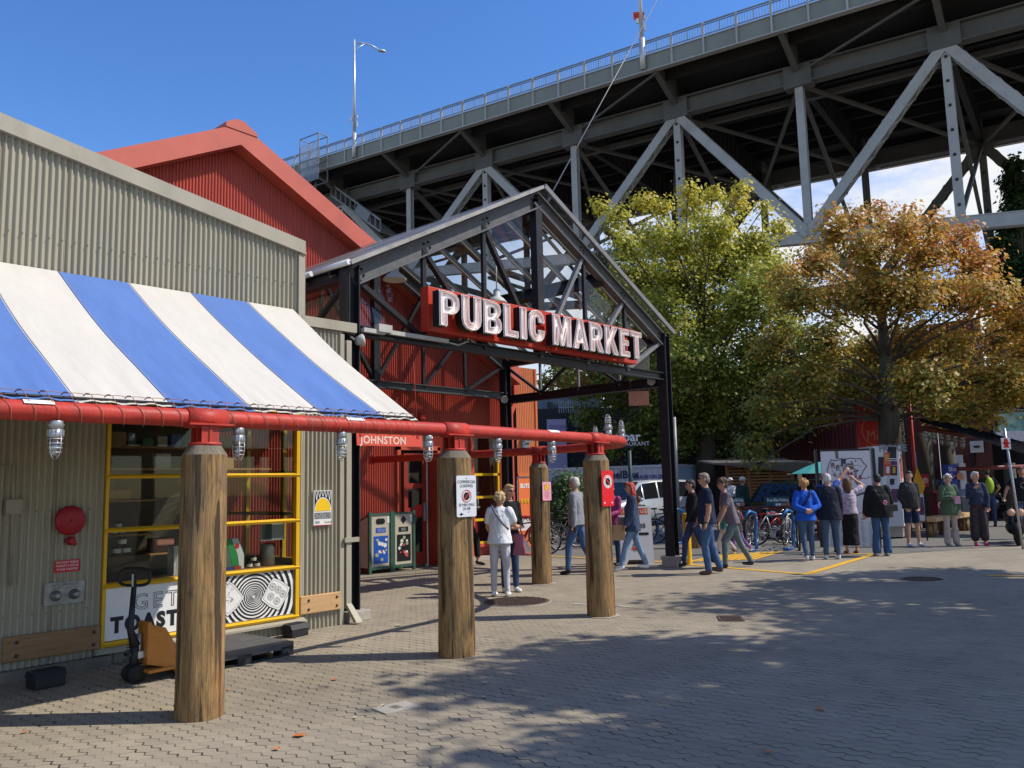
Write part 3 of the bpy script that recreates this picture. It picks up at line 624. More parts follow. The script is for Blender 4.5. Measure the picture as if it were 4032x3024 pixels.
# white tube lights along the left eave
for y0, y1 in ((CYF - .2, CYF + .62), (CYF + .7, CYF + 1.7)):
    mb = MB(); mb.tube([(XL - .16, y0, ZE + .0), (XL - .16, y1, ZE + .0)], .04, 10); o = mb.build('fluorescent_tube', M('tube_white', (.85, .84, .8), .3), can)
mb = MB(); mb.box(XL + .12, XL + .5, CYF - .17, CYF - .09, ZC + .04, ZC + .1); mb.box(XL + .36, XL + .60, CYF - .2, CYF - .09, ZC + .07, ZC + .18); mb.box(XL + .60, XL + 1.75, CYF - .16, CYF - .1, ZC + .06, ZC + .12)
mb.tube([(XL + 1.7, CYF - .13, ZC + .08), (XL + 1.95, CYF - .16, ZC + .05), (XL + 2.12, CYF - .2, ZC + .12), (XL + 2.14, CYF - .2, ZC + .3)], .012, 6)
mb.build('conduit_box', M('light_grey_box', (.42, .41, .38), .5), can)
# barn lamps hanging under the roof
def barn(name_l, p, hang):
    t = thing('pendant_lamp', name_l, 'lamp', p, 'white barn lamps hanging under the glass canopy'); p = V(p)
    mb = MB(); mb.lathe(p, [(.20, -.14), (.205, -.13), (.14, -.05), (.07, .0), (.065, .12), (.03, .15)], 20); mb.build('lamp_shade', mWhite, t)
    mb = MB(); mb.tube([p + V((0, 0, .14)), p + V((0, 0, hang))], .012, 6); mb.build('stem', mWhite, t)
pa = Yp(853, 588, 10.6); pb = Yp(1073, 640, 10.9)
barn('white barn lamp hanging near the left end of the canopy', pa, .25); barn('white barn lamp hanging behind the PUBLIC part of the sign', pb, .75)
def cam_(p, d, lab):
    t = thing('spot_light', lab, 'lamp', p, 'small round spotlights on the canopy beams'); p = V(p); d = V(d).normalized()
    mb = MB(); mb.lathe(p, [(.05, -.02), (.085, .06), (.09, .09), (.075, .09), (.06, .05)], 16, d); mb.build('housing', M('light_grey_box', ()), t)
    mb = MB(); mb.bar(p, p - d * .1 + V((0, 0, .08)), .03, .03); mb.build('bracket', mGal, t)
cam_(Xp(1404, 823, 14.95), (-.6, -.75, -.2), 'round grey spotlight under the right end of the canopy beam')
cam_(Yp(1088, 863, 13.7), (-.5, -.8, -.1), 'round grey spotlight on the rear corner of the canopy')
cam_(Yp(771, 737, 9.15), (.9, -.3, .2), 'small white spotlight fixed to the left canopy column')
# hanging blank board
t = Xp(1360, 846, 14.9); y_ = 9.9
mb = MB(); a, b = At((14.4, 9.6, 0), 1359, 845), At((14.4, 9.6, 0), 1401, 876)
cc = (a + b) / 2; mb.obox(cc, r0 * .21, f0 * .01, ZZ * .15)
o = mb.build('hanging_board', M('brown_board', (.42, .17, .11), .6), None, cc); tag(o, 'blank reddish brown board hanging below the right end of the canopy', 'board')
hb = MB()
for s in (-.17, .17): hb.tube([cc + r0 * s + ZZ * .13, cc + r0 * s + ZZ * .42], .006, 5)
hb.build('hanger', mBlk, o)
# guy wire
mb = MB(); p0 = Yp(1186, 428, 9.3); p1 = At((40, 10, 0), 1452, -60)
o = mb.tube([p0, p1], .014, 6).build('guy_wire', mGal, None, p0); tag(o, 'thin steel wire rising from the canopy roof toward the bridge', 'cable')
mb = MB(); mb.bar(p0 + V((-.1, 0, -.12)), p0 + V((.06, 0, .06)), .05, .05); mb.build('clamp', mBlk, o)
# ================================================================== PUBLIC MARKET SIGN
SY = 9.03; SX0, SX1, SZ0, SZ1 = 8.14, 13.66, 4.06, 4.735
sg = thing('market_sign', 'long red sign board with white neon channel letters reading PUBLIC MARKET', 'sign', ((SX0 + SX1) / 2, SY, SZ0))
mb = MB(); mb.box(SX0, 11.0 - .012, SY - .0, SY + .17, SZ0, SZ1); mb.box(11.0, SX1, SY + .003, SY + .17, SZ0, SZ1)
mb.build('board', M('sign_red', (.47, .042, .022), .4, 0, .05, 2), sg, bevel=.008)
mLW = M('letter_white', (.86, .81, .80), .4, 0, .04, 9); mLS = M('letter_side_black', (.012, .012, .013), .5, 0, 0)
mNeon = M('neon_tube', (.82, .52, .45), .3, 0, 0, emit=(1, .5, .4, .12))
LH, LZ, LT = .51, 4.11, .11
STR = {   # letters as outlines on a 1-high grid, wide strokes
 'P': (.60, [[(0, 0), (.2, 0), (.2, .36), (.36, .36), (.5, .42), (.58, .52), (.6, .68), (.58, .84), (.5, .94), (.36, 1), (0, 1)], [(.2, .54), (.2, .82), (.32, .82), (.39, .78), (.41, .68), (.39, .58), (.32, .54)]]),
 'U': (.62, [[(0, 1), (0, .3), (.04, .14), (.14, .03), (.31, -.01), (.48, .03), (.58, .14), (.62, .3), (.62, 1), (.42, 1), (.42, .32), (.39, .22), (.31, .18), (.23, .22), (.2, .32), (.2, 1)]]),
 'B': (.60, [[(0, 0), (.38, 0), (.52, .05), (.6, .16), (.6, .34), (.54, .46), (.46, .52), (.54, .6), (.58, .74), (.54, .9), (.42, .98), (.3, 1), (0, 1)], [(.19, .17), (.19, .42), (.34, .42), (.41, .36), (.41, .24), (.34, .17)], [(.19, .59), (.19, .83), (.32, .83), (.39, .78), (.39, .65), (.32, .59)]]),
 'L': (.5, [[(0, 0), (.5, 0), (.5, .18), (.2, .18), (.2, 1), (0, 1)]]),
 'I': (.2, [[(0, 0), (.2, 0), (.2, 1), (0, 1)]]),
 'C': (.6, [[(.6, .36), (.4, .36), (.37, .22), (.31, .18), (.25, .2), (.21, .28), (.2, .5), (.21, .72), (.25, .8), (.31, .82), (.37, .78), (.4, .64), (.6, .64), (.56, .86), (.46, .97), (.31, 1.01), (.14, .97), (.04, .84), (0, .62), (0, .38), (.04, .16), (.14, .03), (.31, -.01), (.46, .03), (.56, .14)]]),
 'M': (.8, [[(0, 0), (.19, 0), (.19, .62), (.34, 0), (.46, 0), (.61, .62), (.61, 0), (.8, 0), (.8, 1), (.54, 1), (.4, .42), (.26, 1), (0, 1)]]),
 'A': (.68, [[(0, 0), (.2, 0), (.24, .2), (.44, .2), (.48, 0), (.68, 0), (.44, 1), (.24, 1)], [(.28, .36), (.34, .68), (.40, .36)]]),
 'R': (.64, [[(0, 0), (.2, 0), (.2, .38), (.27, .38), (.42, 0), (.64, 0), (.46, .42), (.56, .5), (.6, .68), (.58, .84), (.5, .95), (.36, 1), (0, 1)], [(.2, .54), (.2, .82), (.32, .82), (.39, .78), (.4, .68), (.39, .58), (.32, .54)]]),
 'K': (.66, [[(0, 0), (.2, 0), (.2, .3), (.27, .42), (.44, 0), (.66, 0), (.4, .58), (.64, 1), (.42, 1), (.2, .6), (.2, 1), (0, 1)]]),
 'E': (.5, [[(0, 0), (.5, 0), (.5, .18), (.2, .18), (.2, .42), (.44, .42), (.44, .59), (.2, .59), (.2, .82), (.49, .82), (.49, 1), (0, 1)]]),
 'T': (.56, [[(.18, 0), (.38, 0), (.38, .82), (.56, .82), (.56, 1), (0, 1), (0, .82), (.18, .82)]])}
def letter(ch, x, wd):
    W, outl = STR[ch]; sx = wd / W
    cu = bpy.data.curves.new('l', 'CURVE'); cu.dimensions = '2D'; cu.fill_mode = 'BOTH'; cu.extrude = .07; cu.offset = .013
    for P in outl:
        sp = cu.splines.new('POLY'); sp.points.add(len(P) - 1); sp.use_cyclic_u = True
        for i, (a, b) in enumerate(P): sp.points[i].co = (a * sx, b * LH, 0, 1)
    ob = bpy.data.objects.new('l', cu); COL.objects.link(ob); bpy.context.view_layer.update()
    me = bpy.data.meshes.new_from_object(ob.evaluated_get(bpy.context.evaluated_depsgraph_get()))
    Mx = tframe(V((x, SY - LT - .07, LZ)), BX, ZZ); mb = MB()
    vs = [Mx @ q.co for q in me.vertices]
    n0 = 0; mb.v = [tuple(q) for q in vs]
    for p in me.polygons: mb.f.append(list(p.vertices)); mb.m.append(0 if abs(p.normal.z) > .5 else 1); mb.s.append(False)
    bpy.data.objects.remove(ob); bpy.data.curves.remove(cu); bpy.data.meshes.remove(me)
    # rim standing proud of the recessed white face, then the glass tube
    for P in outl:
        Q = [V((x + a * sx, SY - LT - .145, LZ + b * LH)) for a, b in P]
        for i in range(len(Q)): mb.bar(Q[i] + V((0, -.008, 0)), Q[(i + 1) % len(Q)] + V((0, -.008, 0)), .035, .008, up=(0, 0, 1) if abs(Q[i].z - Q[(i + 1) % len(Q)].z) < .01 else (1, 0, 0), mi=2)
    L_ = mb.build('letter', [mLW, mLS, M('rim_white', (.80, .74, .73), .45)], sg)
    # inset tube path
    nb = MB(); P = outl[0]; ar = sum(P[i][0] * P[(i + 1) % len(P)][1] - P[(i + 1) % len(P)][0] * P[i][1] for i in range(len(P))); s_ = 1 if ar > 0 else -1; Q = []
    pts = [V((a * sx, b * LH)) for a, b in P]
    for i in range(len(pts)):
        a, b, c = pts[i - 1], pts[i], pts[(i + 1) % len(pts)]; d1 = (b - a).normalized(); d2 = (c - b).normalized()
        n1 = V((-d1.y, d1.x)) * s_; n2 = V((-d2.y, d2.x)) * s_; nm = (n1 + n2); k = nm.dot(n1)
        nm = nm / max(k, .5); Q.append(b + nm * .026)
    nb.tube([(x + q.x, SY - LT - .165, LZ + q.y) for q in Q], .0065, 5, closed=True)
    nb.build('neon_tube', mNeon, L_)
    return x + wd
def word(s, x0, x1):
    gap = .085; tot = sum(STR[c][0] for c in s); kk = ((x1 - x0) - gap * (len(s) - 1)) / tot; x = x0
    for c in s: letter(c, x, STR[c][0] * kk); x += STR[c][0] * kk + gap
word('PUBLIC', 8.14, 10.50); word('MARKET', 10.75, 13.42)
# ================================================================== AWNING
AW0 = (6.42, 2.44); AW1 = (WY - .03, 4.06)
aw = thing('striped_awning', 'blue and cream striped canvas awning laced to the red pipe', 'awning', (3.5, 7.8, 3.2))
def aw_pt(x, t):  # slight sag and puckers toward the laced edge
    sag = -.06 * math.sin(math.pi * t) - .02 * abs(math.sin(x * 20.7)) ** 2 * max(0, 1 - t * 3.5) * .6 - .010 * math.sin((x + t * .9) * 7.3) * t * (1 - t) * 3 - .006 * math.sin((x - t * .6) * 17) * (1 - t) ** 2
    xr = 5.63 + (5.86 - 5.63) * t
    return V((min(x, xr), AW0[0] + (AW1[0] - AW0[0]) * t, AW0[1] + (AW1[1] - AW0[1]) * t + sag))
mAwW = M('canvas_cream', (.53, .50, .44), .75, 0, .04, 1.5, bump=.5, bs=2.5, stretch=(3, 1, 1), dirt=(.62, .58, .5), ds=.8, damt=.25)
mAwB = M('canvas_blue', (.085, .165, .40), .7, 0, .06, 1.5, bump=.5, bs=2.5, stretch=(3, 1, 1))
edges = [-3.2] + [-.56 - .72 * 3 + .72 * i for i in range(0, 12)]; edges = [e for e in edges if e < 5.6] + [5.9]
for i in range(len(edges) - 1):
    a, b = edges[i], edges[i + 1]; k = round((a - 3.04) / .72); mt = mAwB if k % 2 == 0 else mAwW
    if i == len(edges) - 2: mt = mAwW
    mb = MB(); nx, nt_ = 20, 30; vs = []
    for jj in range(nt_ + 1):
        t = jj / nt_
        for ii in range(nx + 1):
            xx = a + (b - a) * ii / nx
            if i == len(edges) - 2: xx = a + ((5.63 + .23 * t) - a) * ii / nx
            vs.append(aw_pt(xx, t))
    fs = [(q * (nx + 1) + p, q * (nx + 1) + p + 1, (q + 1) * (nx + 1) + p + 1, (q + 1) * (nx + 1) + p) for q in range(nt_) for p in range(nx)]
    mb.add(vs, fs, 0, True); so_ = mb.build('stripe', mt, aw)
    mb = MB(); mb.tube([aw_pt(a + .012, k / 12) + V((0, -.002, .004)) for k in range(13)], .0035, 4); mb.build('seam', M('seam_thread', (.42, .42, .45), .8, 0, 0), so_)
mb = MB(); rr = random.Random(4); x = -1.
pts = []; xk = -.5
while xk < 5.55:
    a = V((xk, 6.44, 2.49)); mb.tube([a + V((.02, -.04, 0)), V((xk + .05, 6.37, 2.425)), V((xk + .09, 6.335, 2.35)), V((xk + .10, 6.36, 2.275)), V((xk + .12, 6.42, 2.265))], .003, 5)
    mb.tube([a + V((-.01, .02, -.01)), a + V((.0, -.01, .008)), a + V((.02, -.02, .004))], .004, 5, mi=1)
    mb.tube([a, a + V((.075, -.02, .004)), a + V((.15, .0, 0))], .0025, 4); xk += .152
mb.build('lacing', [M('old_rope', (.34, .16, .11), .8), mBlk], aw)
mb = MB(); mb.tube([(-3, 6.45, 2.46), (5.6, 6.45, 2.46)], .012, 6); mb.build('hem_rod', mBlk, aw)
# ================================================================== RED PIPE AND TIMBER POSTS
PZ = 2.35; PR = .072
path = [V((-3.2, 6.40, PZ)), V((3.32, 6.42, PZ)), V((6.17, 6.46, PZ)), V((9.1, 6.75, PZ))]
B = [V((9.1, 6.75, PZ)), V((10.5, 6.88, PZ)), V((11.1, 7.6, PZ)), V((11.42, 9.75, PZ))]
for i in range(1, 21):
    t = i / 20; path.append(B[0] * (1 - t) ** 3 + B[1] * 3 * t * (1 - t) ** 2 + B[2] * 3 * t * t * (1 - t) + B[3] * t ** 3)
path += [V((11.3, 11.8, PZ)), V((11.1, 14.15, PZ))]
pipe = thing('overhead_pipe', 'thick red painted steel pipe bending round over the timber posts', 'pipe', (6, 6.45, PZ))
MB().tube(path, PR, 20).build('pipe', mRedP, pipe)
def saddle(p, d, post):
    p = V(p); d = V(d).normalized(); s = d.cross(ZZ); mb = MB()
    mb.tube([p - d * .17, p + d * .17], PR + .012, 18)
    mb.obox(p - ZZ * .055 + s * 0, d * .19, s * .125, ZZ * .008)
    mb.obox(p - ZZ * .135, d * .07, s * .012, ZZ * .075); mb.obox(p - ZZ * .135, d * .012, s * .10, ZZ * .075); mb.obox(p - ZZ * .135 + s * .085, d * .075, s * .006, ZZ * .07)
    mb.obox(p - ZZ * .135 - s * .085, d * .075, s * .006, ZZ * .07)
    mb.lathe((p.x, p.y, 2.125), [(.13, 0), (.13, .025)], 18); mb.build('saddle', mRedP, pipe)
PP = [(3.32, 6.42), (6.17, 6.46), (9.1, 6.75), (11.42, 9.75)]
dirs = [(1, 0, 0), (1, .02, 0), (1, .1, 0), (.1, 1, 0)]
for p, d in zip(PP, dirs): saddle((*p, PZ), d, 0)
mb = MB(); mb.lathe((11.1, 14.1, PZ), [(PR + .03, 0), (PR + .03, .06)], 18, (0, 1, 0)); mb.build('end_flange', mRedP, pipe)
for x, y in ((2.5, 6.40), (5.0, 6.44)):
    pass
for p in ((2.05, 6.41), (4.82, 6.44), (8.05, 6.645)):
    mb = MB(); n = 6
    for i in range(n):
        a0, a1 = R_(60 + 60 * i / n), R_(60 + 60 * (i + 1) / n)
        vs = [V((p[0] + sx, p[1] - math.cos(a) * (PR + .004) , PZ + math.sin(a) * (PR + .004))) for sx, a in ((-.1, a0), (.1, a0), (.1, a1), (-.1, a1))]
        vs = [V((q.x, p[1] - math.cos(aa) * (PR + .005) - .0, q.z)) for q, aa in zip(vs, (R_(35 + 60 * i / n), R_(35 + 60 * i / n), R_(35 + 60 * (i + 1) / n), R_(35 + 60 * (i + 1) / n)))]
        for q, aa in zip(vs, (R_(35 + 60 * i / n), R_(35 + 60 * i / n), R_(35 + 60 * (i + 1) / n), R_(35 + 60 * (i + 1) / n))): q.z = PZ + math.sin(aa) * (PR + .005)
        mb.add(vs, [(0, 1, 2, 3)], 0, True)
    mb.build('cover_plate', mWhite, pipe)
def post_mat():
    m = bpy.data.materials.new('weathered_log'); m.use_nodes = True; t = m.node_tree; b = t.nodes['Principled BSDF']; L = t.links.new
    tc = nn(t, 'ShaderNodeTexCoord')
    def noise_(sc_, st, det=6, ro=.6, dist=0.):
        mp = nn(t, 'ShaderNodeMapping'); mp.inputs['Scale'].default_value = st; L(tc.outputs['Object'], mp.inputs[0])
        n = nn(t, 'ShaderNodeTexNoise'); n.inputs['Scale'].default_value = sc_; n.inputs['Detail'].default_value = det; n.inputs['Roughness'].default_value = ro; n.inputs['Distortion'].default_value = dist; L(mp.outputs[0], n.inputs['Vector']); return n
    grain = noise_(34, (1, 1, .06), 10, .72, .9); big = noise_(2.6, (1, 1, .5), 5, .6); chk = noise_(15, (1, 1, .045), 4, .55, .35)
    cr = nn(t, 'ShaderNodeValToRGB'); e = cr.color_ramp.elements; e[0].position = .36; e[0].color = (.085, .046, .018, 1); e[1].position = .68; e[1].color = (.47, .285, .11, 1)
    k = e.new(.5); k.color = (.27, .155, .055, 1); L(grain.outputs['Fac'], cr.inputs[0])
    r1 = nn(t, 'ShaderNodeMapRange'); r1.inputs[1].default_value = .45; r1.inputs[2].default_value = .7; L(big.outputs['Fac'], r1.inputs[0])
    sx = nn(t, 'ShaderNodeSeparateXYZ'); L(tc.outputs['Object'], sx.inputs[0])
    tp = nn(t, 'ShaderNodeMapRange'); tp.inputs[1].default_value = .6; tp.inputs[2].default_value = 2.15; tp.inputs[3].default_value = .1; tp.inputs[4].default_value = .85; L(sx.outputs['Z'], tp.inputs[0])
    mm = nn(t, 'ShaderNodeMath', operation='MULTIPLY'); L(r1.outputs[0], mm.inputs[0]); L(tp.outputs[0], mm.inputs[1])
    mi = nn(t, 'ShaderNodeMix', data_type='RGBA'); L(mm.outputs[0], mi.inputs[0]); L(cr.outputs[0], mi.inputs[6]); mi.inputs[7].default_value = (.19, .155, .105, 1)
    ck = nn(t, 'ShaderNodeMapRange'); ck.inputs[1].default_value = .585; ck.inputs[2].default_value = .605; L(chk.outputs['Fac'], ck.inputs[0])
    m2 = nn(t, 'ShaderNodeMix', data_type='RGBA'); L(ck.outputs[0], m2.inputs[0]); L(mi.outputs[2], m2.inputs[6]); m2.inputs[7].default_value = (.06, .035, .016, 1)
    st_ = noise_(5.5, (1, 1, .35), 7, .7, .8); rs = nn(t, 'ShaderNodeMapRange'); rs.inputs[1].default_value = .52; rs.inputs[2].default_value = .66; rs.inputs[4].default_value = .65; L(st_.outputs['Fac'], rs.inputs[0])
    m3 = nn(t, 'ShaderNodeMix', data_type='RGBA'); L(rs.outputs[0], m3.inputs[0]); L(m2.outputs[2], m3.inputs[6]); m3.inputs[7].default_value = (.09, .058, .032, 1)
    og = noise_(3.3, (1, 1, .22), 4, .5); ro = nn(t, 'ShaderNodeMapRange'); ro.inputs[1].default_value = .62; ro.inputs[2].default_value = .72; ro.inputs[4].default_value = .6; L(og.outputs['Fac'], ro.inputs[0])
    m4 = nn(t, 'ShaderNodeMix', data_type='RGBA'); L(ro.outputs[0], m4.inputs[0]); L(m3.outputs[2], m4.inputs[6]); m4.inputs[7].default_value = (.62, .25, .06, 1)
    L(m4.outputs[2], b.inputs['Base Color']); b.inputs['Roughness'].default_value = .8
    ad = nn(t, 'ShaderNodeMath', operation='SUBTRACT'); L(grain.outputs['Fac'], ad.inputs[0]); L(ck.outputs[0], ad.inputs[1])
    bp = nn(t, 'ShaderNodeBump'); bp.inputs['Strength'].default_value = 1.; bp.inputs['Distance'].default_value = .02; L(ad.outputs[0], bp.inputs['Height']); L(bp.outputs[0], b.inputs['Normal'])
    return m
mLog = post_mat(); mLogTop = M('log_end', (.16, .135, .10), .9, 0, .25, 12, bump=.4, bs=30)
plabs = ['nearest and thickest timber post, in front of the yellow framed window', 'timber post carrying the white COMMERCIAL LOADING sign', 'timber post carrying the red no stopping sign', 'rear timber post carrying the small pink notice']
for i, ((x, y), lb) in enumerate(zip(PP, plabs)):
    mb = MB(); n = 40; rr = random.Random(i * 7 + 3); rb = .185 if i < 3 else .178; prof = []
    H_ = 2.125; zs = [0, .01] + [H_ * k / 26 for k in range(1, 25)] + [H_ - .075, H_]
    ph = [rr.uniform(0, 6.28) for _ in range(8)]; vs = []
    for z in zs:
        rad = rb * (1.015 - .06 * z / H_)
        if z == H_: rad *= .72
        if i == 1: rad *= 1.03
        for k in range(n):
            a = 2 * math.pi * k / n
            q = 1 + .020 * math.sin(3 * a + ph[0] + z * .5) + .012 * math.sin(2 * a + z * 2.3 + ph[4]) * math.sin(z * 3 + ph[5]) + .014 * math.sin(5 * a + ph[1] - z * .8) + .007 * math.sin(11 * a + ph[2] + .6 * z) + .006 * math.sin(z * 7 + ph[3] + 2 * a)
            vs.append((x + math.cos(a) * rad * q, y + math.sin(a) * rad * q, z))
    mb.add(vs, [(r * n + k, r * n + (k + 1) % n, (r + 1) * n + (k + 1) % n, (r + 1) * n + k) for r in range(len(zs) - 2) for k in range(n)], 0, True)
    r = len(zs) - 2; mb.add([vs[r * n + k] for k in range(2 * n)] if False else vs[r * n:], [(k, (k + 1) % n, n + (k + 1) % n, n + k) for k in range(n)], 1, False)
    mb.add(vs[-n:], [list(range(n))], 1)
    o = mb.build('timber_post', [mLog, mLogTop], None, (x, y, 0)); tag(o, lb, 'post', 'timber posts under the red pipe')
    tp = MB()
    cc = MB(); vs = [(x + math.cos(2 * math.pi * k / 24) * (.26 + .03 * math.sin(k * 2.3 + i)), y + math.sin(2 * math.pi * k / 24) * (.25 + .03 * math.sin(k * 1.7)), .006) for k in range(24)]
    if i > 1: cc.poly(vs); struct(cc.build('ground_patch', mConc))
# ------------------------------------------------------------------ caged lamps
def cage_proto():
    t = thing('cage_light', 'x', 'lamp', (0, 0, 0))
    mb = MB(); mb.lathe((0, 0, 0), [(.045, 0), (.047, -.005), (.047, -.055), (.04, -.06)], 16); mb.tube([(-.052, 0, -.03), (.052, 0, -.03)], .012, 8)
    mb.lathe((0, 0, 0), [(.04, -.06), (.05, -.062), (.052, -.11), (.044, -.125)], 16)
    for k in range(14):
        a = 2 * math.pi * k / 14; mb.bar((math.cos(a) * .052, math.sin(a) * .052, -.065), (math.cos(a) * .052, math.sin(a) * .052, -.108), .005, .006, up=(math.cos(a), math.sin(a), 0))
    mb.build('housing', mChrome, t)
    mb = MB(); mb.lathe((0, 0, 0), [(.034, -.12), (.036, -.2), (.028, -.24), (.012, -.255)], 14); mb.build('glass_globe', glass('globe_glass', (.8, .8, .78), .25, .1), t)
    mb = MB()
    for z, r in ((-.13, .048), (-.162, .048), (-.194, .046), (-.226, .042)): mb.tube([(math.cos(2 * math.pi * k / 14) * r, math.sin(2 * math.pi * k / 14) * r, z) for k in range(14)], .0032, 5, closed=True)
    for k in range(4):
        a = math.pi / 2 * k + .5; c, s = math.cos(a), math.sin(a); mb.tube([(c * .048, s * .048, -.11), (c * .048, s * .048, -.19), (c * .042, s * .042, -.23), (c * .022, s * .022, -.268), (0, 0, -.272)], .0034, 5)
    mb.build('wire_cage', M('cage_wire', (.5, .5, .5), .4, .5), t); return t
cg = cage_proto(); grp = 'caged lamps on the red pipe'
cl = [((2.18, 6.40), 'caged lamp hanging under the pipe at the far left of the photo'), ((3.62, 6.42), 'caged lamp hanging just right of the nearest timber post'), ((4.69, 6.44), 'caged lamp hanging over the narrow beige wall beside the JOHNSTON plate'),
      ((5.79, 6.45), 'caged lamp hanging just left of the loading sign post'), ((6.93, 6.53), 'caged lamp hanging just right of the loading sign post'), ((8.04, 6.64), 'caged lamp hanging between the loading sign post and the red sign post')]
for i, ((x, y), lb) in enumerate(cl):
    if i == 0: o = cg; o.location = (x, y, PZ - PR + .004); o['label'] = lb; o['group'] = grp
    else: o = dup(cg, (x, y, PZ - PR + .004), i * .7, lb, grp)
def pxx(q): d = q - CAM; return (2016 + F * d.dot(rt) / d.dot(fw)) / K
mx_i = max(range(len(path)), key=lambda i: pxx(path[i]) if i < 24 else -1)
na = min(range(3, mx_i), key=lambda i: abs(pxx(path[i]) - 1318)); nb_ = mx_i; nc = min(range(mx_i, 24), key=lambda i: abs(pxx(path[i]) - 1283))
for q, lb, s_ in ((path[na], 'tallest upright caged lamp on the bend of the pipe', 1.05), (path[nb_], 'upright caged lamp at the outermost end of the bend', .95), (path[nc], 'upright caged lamp on the bend whose top just shows above the red sign post', .95)):
    o = dup(cg, (q.x, q.y, PZ + PR - .004), .4, lb, grp, s_); o.rotation_euler = (math.pi, 0, .3)
o = dup(cg, (11.40, 10.1, PZ + PR), .4, 'upright caged lamp on the rear arm of the pipe by the rear post', grp, .8); o.rotation_euler = (math.pi, 0, .3)
# ================================================================== STEEL BRIDGE OVERHEAD
th = R_(97); T_ = V((math.cos(th), math.sin(th), 0)); N2 = V((math.sin(th), -math.cos(th), 0))
def BP(u, w, z): return T_ * u + N2 * w + ZZ * z
gr = .0315
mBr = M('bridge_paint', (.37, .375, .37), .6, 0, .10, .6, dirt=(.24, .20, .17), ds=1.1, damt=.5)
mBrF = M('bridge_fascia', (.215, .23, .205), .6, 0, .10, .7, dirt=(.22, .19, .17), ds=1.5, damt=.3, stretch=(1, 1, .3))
mBrD = M('bridge_shade_dark', (.034, .034, .036), .85, 0, .2, .5)  # shade under the deck is put into this near-black colour
mBrU = M('bridge_beam_shade', (.105, .107, .108), .7, 0, .15, .8)  # shaded copy of the bridge paint for beams under the deck
br = thing('steel_bridge', 'high grey steel truss bridge crossing above the market and the trees', 'bridge', BP(20, 44, 0))
U0, U1 = -14, 92
def zf(u): return 24.62 + gr * u
def zb(u): return 13.95 + .1 * (u - 1.9) if u < 45 else 18.26 + .02 * (u - 45)
W0, W1, WN, WF = 41.7, 65.9, 44.7, 60.2
mb = MB()
for k in range(4):
    a, b = U0 + (U1 - U0) * k / 4, U0 + (U1 - U0) * (k + 1) / 4
    P = [BP(a, W0 + .1, zf(a) + .55), BP(b, W0 + .1, zf(b) + .55), BP(b, W1 - .1, zf(b) + .55), BP(a, W1 - .1, zf(a) + .55)]
    mb.prism(P[::-1], (0, 0, .35))
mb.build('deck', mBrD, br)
for w_ in (W0, W1):
    mb = MB(); mb.bar(BP(U0, w_, zf(U0) + .5), BP(U1, w_, zf(U1) + .5), .06, .95); mb.bar(BP(U0, w_, zf(U0) + .0), BP(U1, w_, zf(U1)), .38, .07, mi=1); mb.bar(BP(U0, w_, zf(U0) + 1.0), BP(U1, w_, zf(U1) + 1.0), .2, .05, mi=1)
    mb.build('fascia_girder', [mBrF, mBr], br)
    mb = MB(); sg_ = -1 if w_ == W0 else 1; wr = w_ + sg_ * .02
    for dz, h in ((1.86, .07), (1.74, .03), (1.16, .04)): mb.bar(BP(U0, wr, zf(U0) + dz), BP(U1, wr, zf(U1) + dz), .06, h)
    u = 21.53 - 1.89 * 19; n = 0; st = MB()
    while u < U1:
        if w_ == W0:
            st = MB(); st.bar(BP(u, w_ - .08, zf(u) + .02), BP(u, w_ - .08, zf(u) + 1.84), .11, .12, up=N2); st.build('fascia_stiffener', mBr, br)
            for k in range(1, 12): mb.bar(BP(u + 1.89 * k / 12, wr, zf(u) + 1.16), BP(u + 1.89 * k / 12, wr, zf(u) + 1.76), .022 if k != 6 else .05, .03, up=N2)
        else: mb.bar(BP(u, wr, zf(u) + 1), BP(u, wr, zf(u) + 1.84), .1, .1, up=N2)
        u += 1.89
    mb.build('railing', mBrF, br)
for w_ in [43.1, 46.4 + .6, 49, 51, 53, 55, 57, 58.8, 62, 64]:
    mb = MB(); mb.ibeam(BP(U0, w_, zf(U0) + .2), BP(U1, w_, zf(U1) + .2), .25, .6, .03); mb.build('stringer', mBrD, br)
mb = MB(); mb.bar(BP(U0, 47.0, zf(U0) - 1.55), BP(U1, 47.0, zf(U1) - 1.55), .34, .3); mb.build('lateral_beam', mBrU, br)
nodes = [4.5 + 7.2 * k for k in range(-2, 12)]
